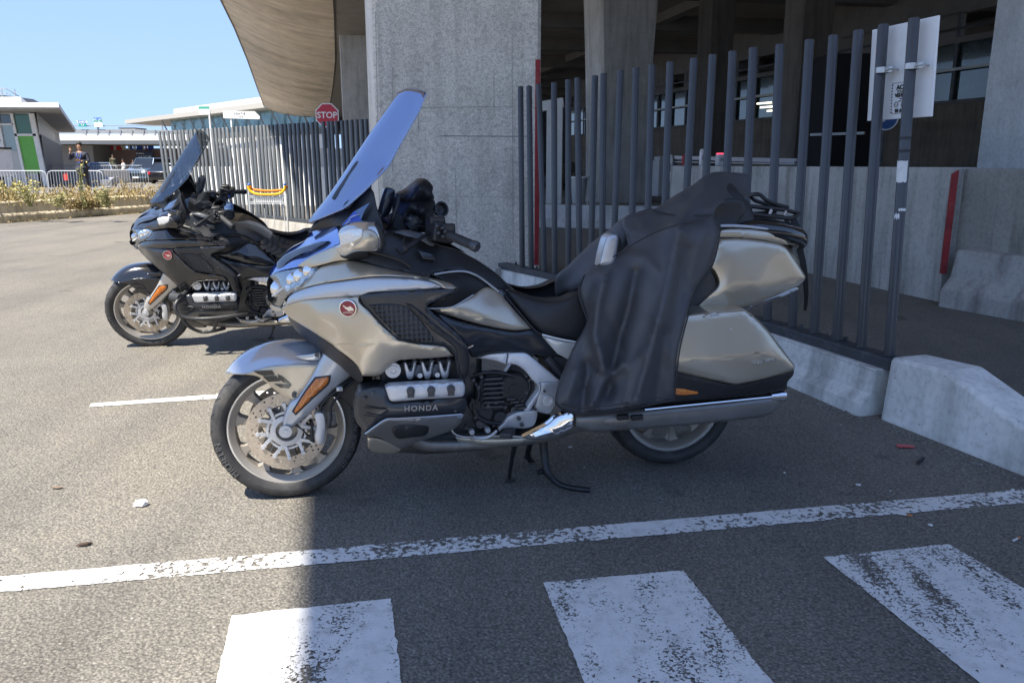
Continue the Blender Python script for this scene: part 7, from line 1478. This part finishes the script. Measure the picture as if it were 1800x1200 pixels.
# height gauge frame / booth, bin, far road barrier
v = At(969, 345, 29); rt = empty('booth_frame', (v.x, 29, 0), -.1, 'white post and slanting beam of a small booth seen between the first fence poles', 'frame')
hp_ = At(969, 186, 29).z; mb = MB(); mb.box((.1, 0, hp_/2), (.55, .6, hp_)); mk('post', mb, M_BW, rt); mb = MB(); mb.bar((.4, 0, hp_+.1), (-2.3, 0, hp_-.35), .5, .32); mk('beam', mb, M_BW, rt); mb = MB(); mb.bar((-.95, .5, 0), (-.95, .5, hp_-.4), .7, .5, up=(1, 0, 0)); mk('ticket_machine', mb, MB_BLK2, rt)
v = At(1017, 346, 26); rt = empty('litter_bin', (v.x, 26, 0), 0, 'clear bag litter bin on a hoop beside the tapering column', 'bin')
mb = MB(); mb.revolve([(.02, .12), (.20, .14), (.24, .5), (.27, .95), (.265, .95), (.235, .5), (.19, .16), (.02, .14)], (0, 0, 0), axis=(0, 0, 1), seg=20, closed=True); mk('bin_bag', mb, mat('clear_bag', (.45, .47, .48), .25, .2, bump=1.5, bs=9), rt, smooth=50)
mb = MB(); mb.revolve([(.27, .95), (.31, .95), (.31, 1.0), (.27, 1.0)], (0, 0, 0), axis=(0, 0, 1), seg=20, closed=True); mb.cyl((.29, 0, 0), (.29, 0, 1.0), .03, seg=8); mb.cyl((-.29, 0, 0), (-.29, 0, 1.0), .02, seg=8); mk('hoop', mb, M_WHITE, rt)
ba, bb = At(940, 390, 18.3), At(1110, 392, 17.6); ba.z = bb.z = 0
barrier('road_barrier', [ba+Vector((-1.5, .2, 0)), ba, bb, bb+Vector((1.2, -.2, 0))], [(.25, 0), (.2, .12), (.08, .2), (.04, .5), (-.1, .5), (-.2, 0)], concrete('blue_white_concrete', (.55, .56, .57), pits=False), 'pale low road barrier seen through the fence left of the apron', None)
sheet('far_pavement', [Vector((-4, 22, 0)), Vector((5, 20.5, 0)), Vector((7, 34, 0)), Vector((-4, 36, 0))], .004, concrete('island_concrete', (.3, .29, .27), pits=False))
v = At(1060, 290, 70)
for k, px in enumerate((968, 986, 1160)):
    car('parked_car', (At(px, 300, 46+k*5).x, 46+k*5, 0), 1.2, (.04, .045, .05), 4.2, 1.5, 1.8, ['dark car deep under the viaduct left of the booth post', 'dark car deep under the viaduct right of the booth post', 'dark car far behind the utility cabinet'][k], 'car')
# unseen block added behind the viewpoint: it darkens what the paintwork mirrors
rt = empty('reflection_blocker', (8, -11, 0), 0, 'long grey unseen block added opposite the motorcycles to darken their reflections', 'building')
mb = MB(); mb.box((17, -1, 3.0), (36, 2, 6.0)); mk('blocker_wall', mb, mat('blocker_grey', (.11, .11, .113), .6, var=.2, vs=.5), rt)
for k in range(9): mb = MB(); mb.box((2+k*4, .05, 2.0), (3.2, .1, 2.4)); mk('window', mb, M_DGL, rt)  # panes on the added reflection block
# ================================================================== litter on the ground
def scrap(name, px, py, poly, th, m, label, cat, rz=0, crum=0, sc=1.0, group=None):
    q = G(px, py, .006); mb = MB(); n = len(poly); random.seed(px)
    top = [(x*sc, y*sc, th+random.uniform(0, crum)) for x, y in poly]; bot = [(x*sc, y*sc, 0) for x, y in poly]; c = (sum(p[0] for p in top)/n, sum(p[1] for p in top)/n, th+crum*1.2)
    mb.add(top+bot+[c], [(i, (i+1) % n, 2*n) for i in range(n)]+[(i, n+i, n+(i+1) % n, (i+1) % n) for i in range(n)]+[tuple(range(n, 2*n))[::-1]])
    o = mk(name, mb, m, None, smooth=0, label=label, cat=cat, group=group); o.location = q; o.rotation_euler = (0, 0, rz); return o
star = [(.03, 0), (.018, .014), (.004, .022), (-.012, .016), (-.03, .018), (-.026, -.002), (-.034, -.016), (-.01, -.014), (.008, -.022), (.02, -.012)]
M_LIT = mat('paper_white', (.7, .7, .68), .8); M_LEAF = mat('dead_leaf', (.07, .045, .03), .8); M_PINK = mat('litter_red', (.55, .09, .10), .4); M_ORG = mat('cigarette_tip', (.55, .22, .08), .7)
scrap('paper_scrap', 249, 887, star, .004, M_LIT, 'crumpled white paper scrap on the sunlit asphalt at left', 'litter', .2, .018, .9)
leafp = [(.045, .004), (.02, .014), (-.02, .012), (-.045, 0), (-.02, -.010), (.02, -.012)]
scrap('dead_leaf', 148, 957, leafp, .002, M_LEAF, 'dark brown leaf above the long white line at left', 'leaf', .35, .006, .65)
scrap('dead_leaf', 100, 857, leafp, .002, mat('leaf_pale', (.2, .15, .11), .8), 'brownish leaf on the sunlit asphalt left of the front wheel', 'leaf', 0, .005, .6)
scrap('red_wrapper', 1591, 784, [(.07, -.03), (.07, .035), (-.065, .03), (-.07, -.035)], .002, M_PINK, 'flat red wrapper lying in front of the white barrier end', 'litter', -.15, .004, .6)
scrap('plastic_shard', 1618, 811, [(.05, .02), (.04, .03), (-.045, -.018), (-.04, -.03)], .010, MB_BLK2, 'short black plastic shard near the white barrier end', 'litter', .35, .004, .9)
for k, (px, py, c_, lab) in enumerate(((1593, 904, M_ORG, 'orange cigarette end below the long white line'), (1788, 946, M_ORG, 'cigarette end at the right edge beside the striped crossing'))):
    q = G(px, py, .010); mb = MB(); mb.cyl((-.03, 0, 0), (.0, 0, 0), .004, seg=8); a_ = mk('cigarette_end', mb, M_LIT, None, label=lab, cat='litter'); a_.location = q; a_.rotation_euler = (0, 0, -.4+k); mb = MB(); mb.cyl((.0, 0, 0), (.022, 0, 0), .0042, seg=8); mk('filter', mb, c_, a_)
spots = [(1266, 764, 'pale shred behind the rear wheel'), (1379, 831, 'small white crumb right of the rear wheel'), (1508, 852, 'tiny pale crumb above the long line'), (1565, 863, 'pale flake just above the long line'), (1636, 923, 'torn white flake below the long line at right'), (1003, 786, 'pale speck behind the centre stand'), (1027, 822, 'faint shred by the centre stand foot'), (1655, 722, 'white sliver beside the barrier end base'), (1780, 861, 'white bit on the long line at the far right'), (1478, 747, 'small grey sliver in front of the white barrier')]
for k, (px, py, lab) in enumerate(spots): scrap('paper_scrap', px, py, star, .002, M_LIT if k % 3 else mat('grey_litter', (.4, .4, .38), .8), lab, 'litter', k*1.3, .004, .20+.08*(k % 3), group='small bits of litter')
# straw and grit gathered along the barriers
mb = MB(); rnd = random.Random(9)
ln_ = [G(1380, 690), G(1552, 742), G(1800, 842)]
for i in range(420):
    t = rnd.random(); p = ln_[0].lerp(ln_[1], t*2) if t < .5 else ln_[1].lerp(ln_[2], t*2-1)
    p = p+Vector((-abs(rnd.gauss(0, .05)), -abs(rnd.gauss(0, .06)), .006)); s = .003+.010*rnd.random()**3
    mb.box(p, (s, s*.8, s*.5), rz=rnd.random()*3)
mk('grit', mb, mat('grit_stone', (.25, .24, .22), .9, var=.5, vs=50), kind='stuff', smooth=0)
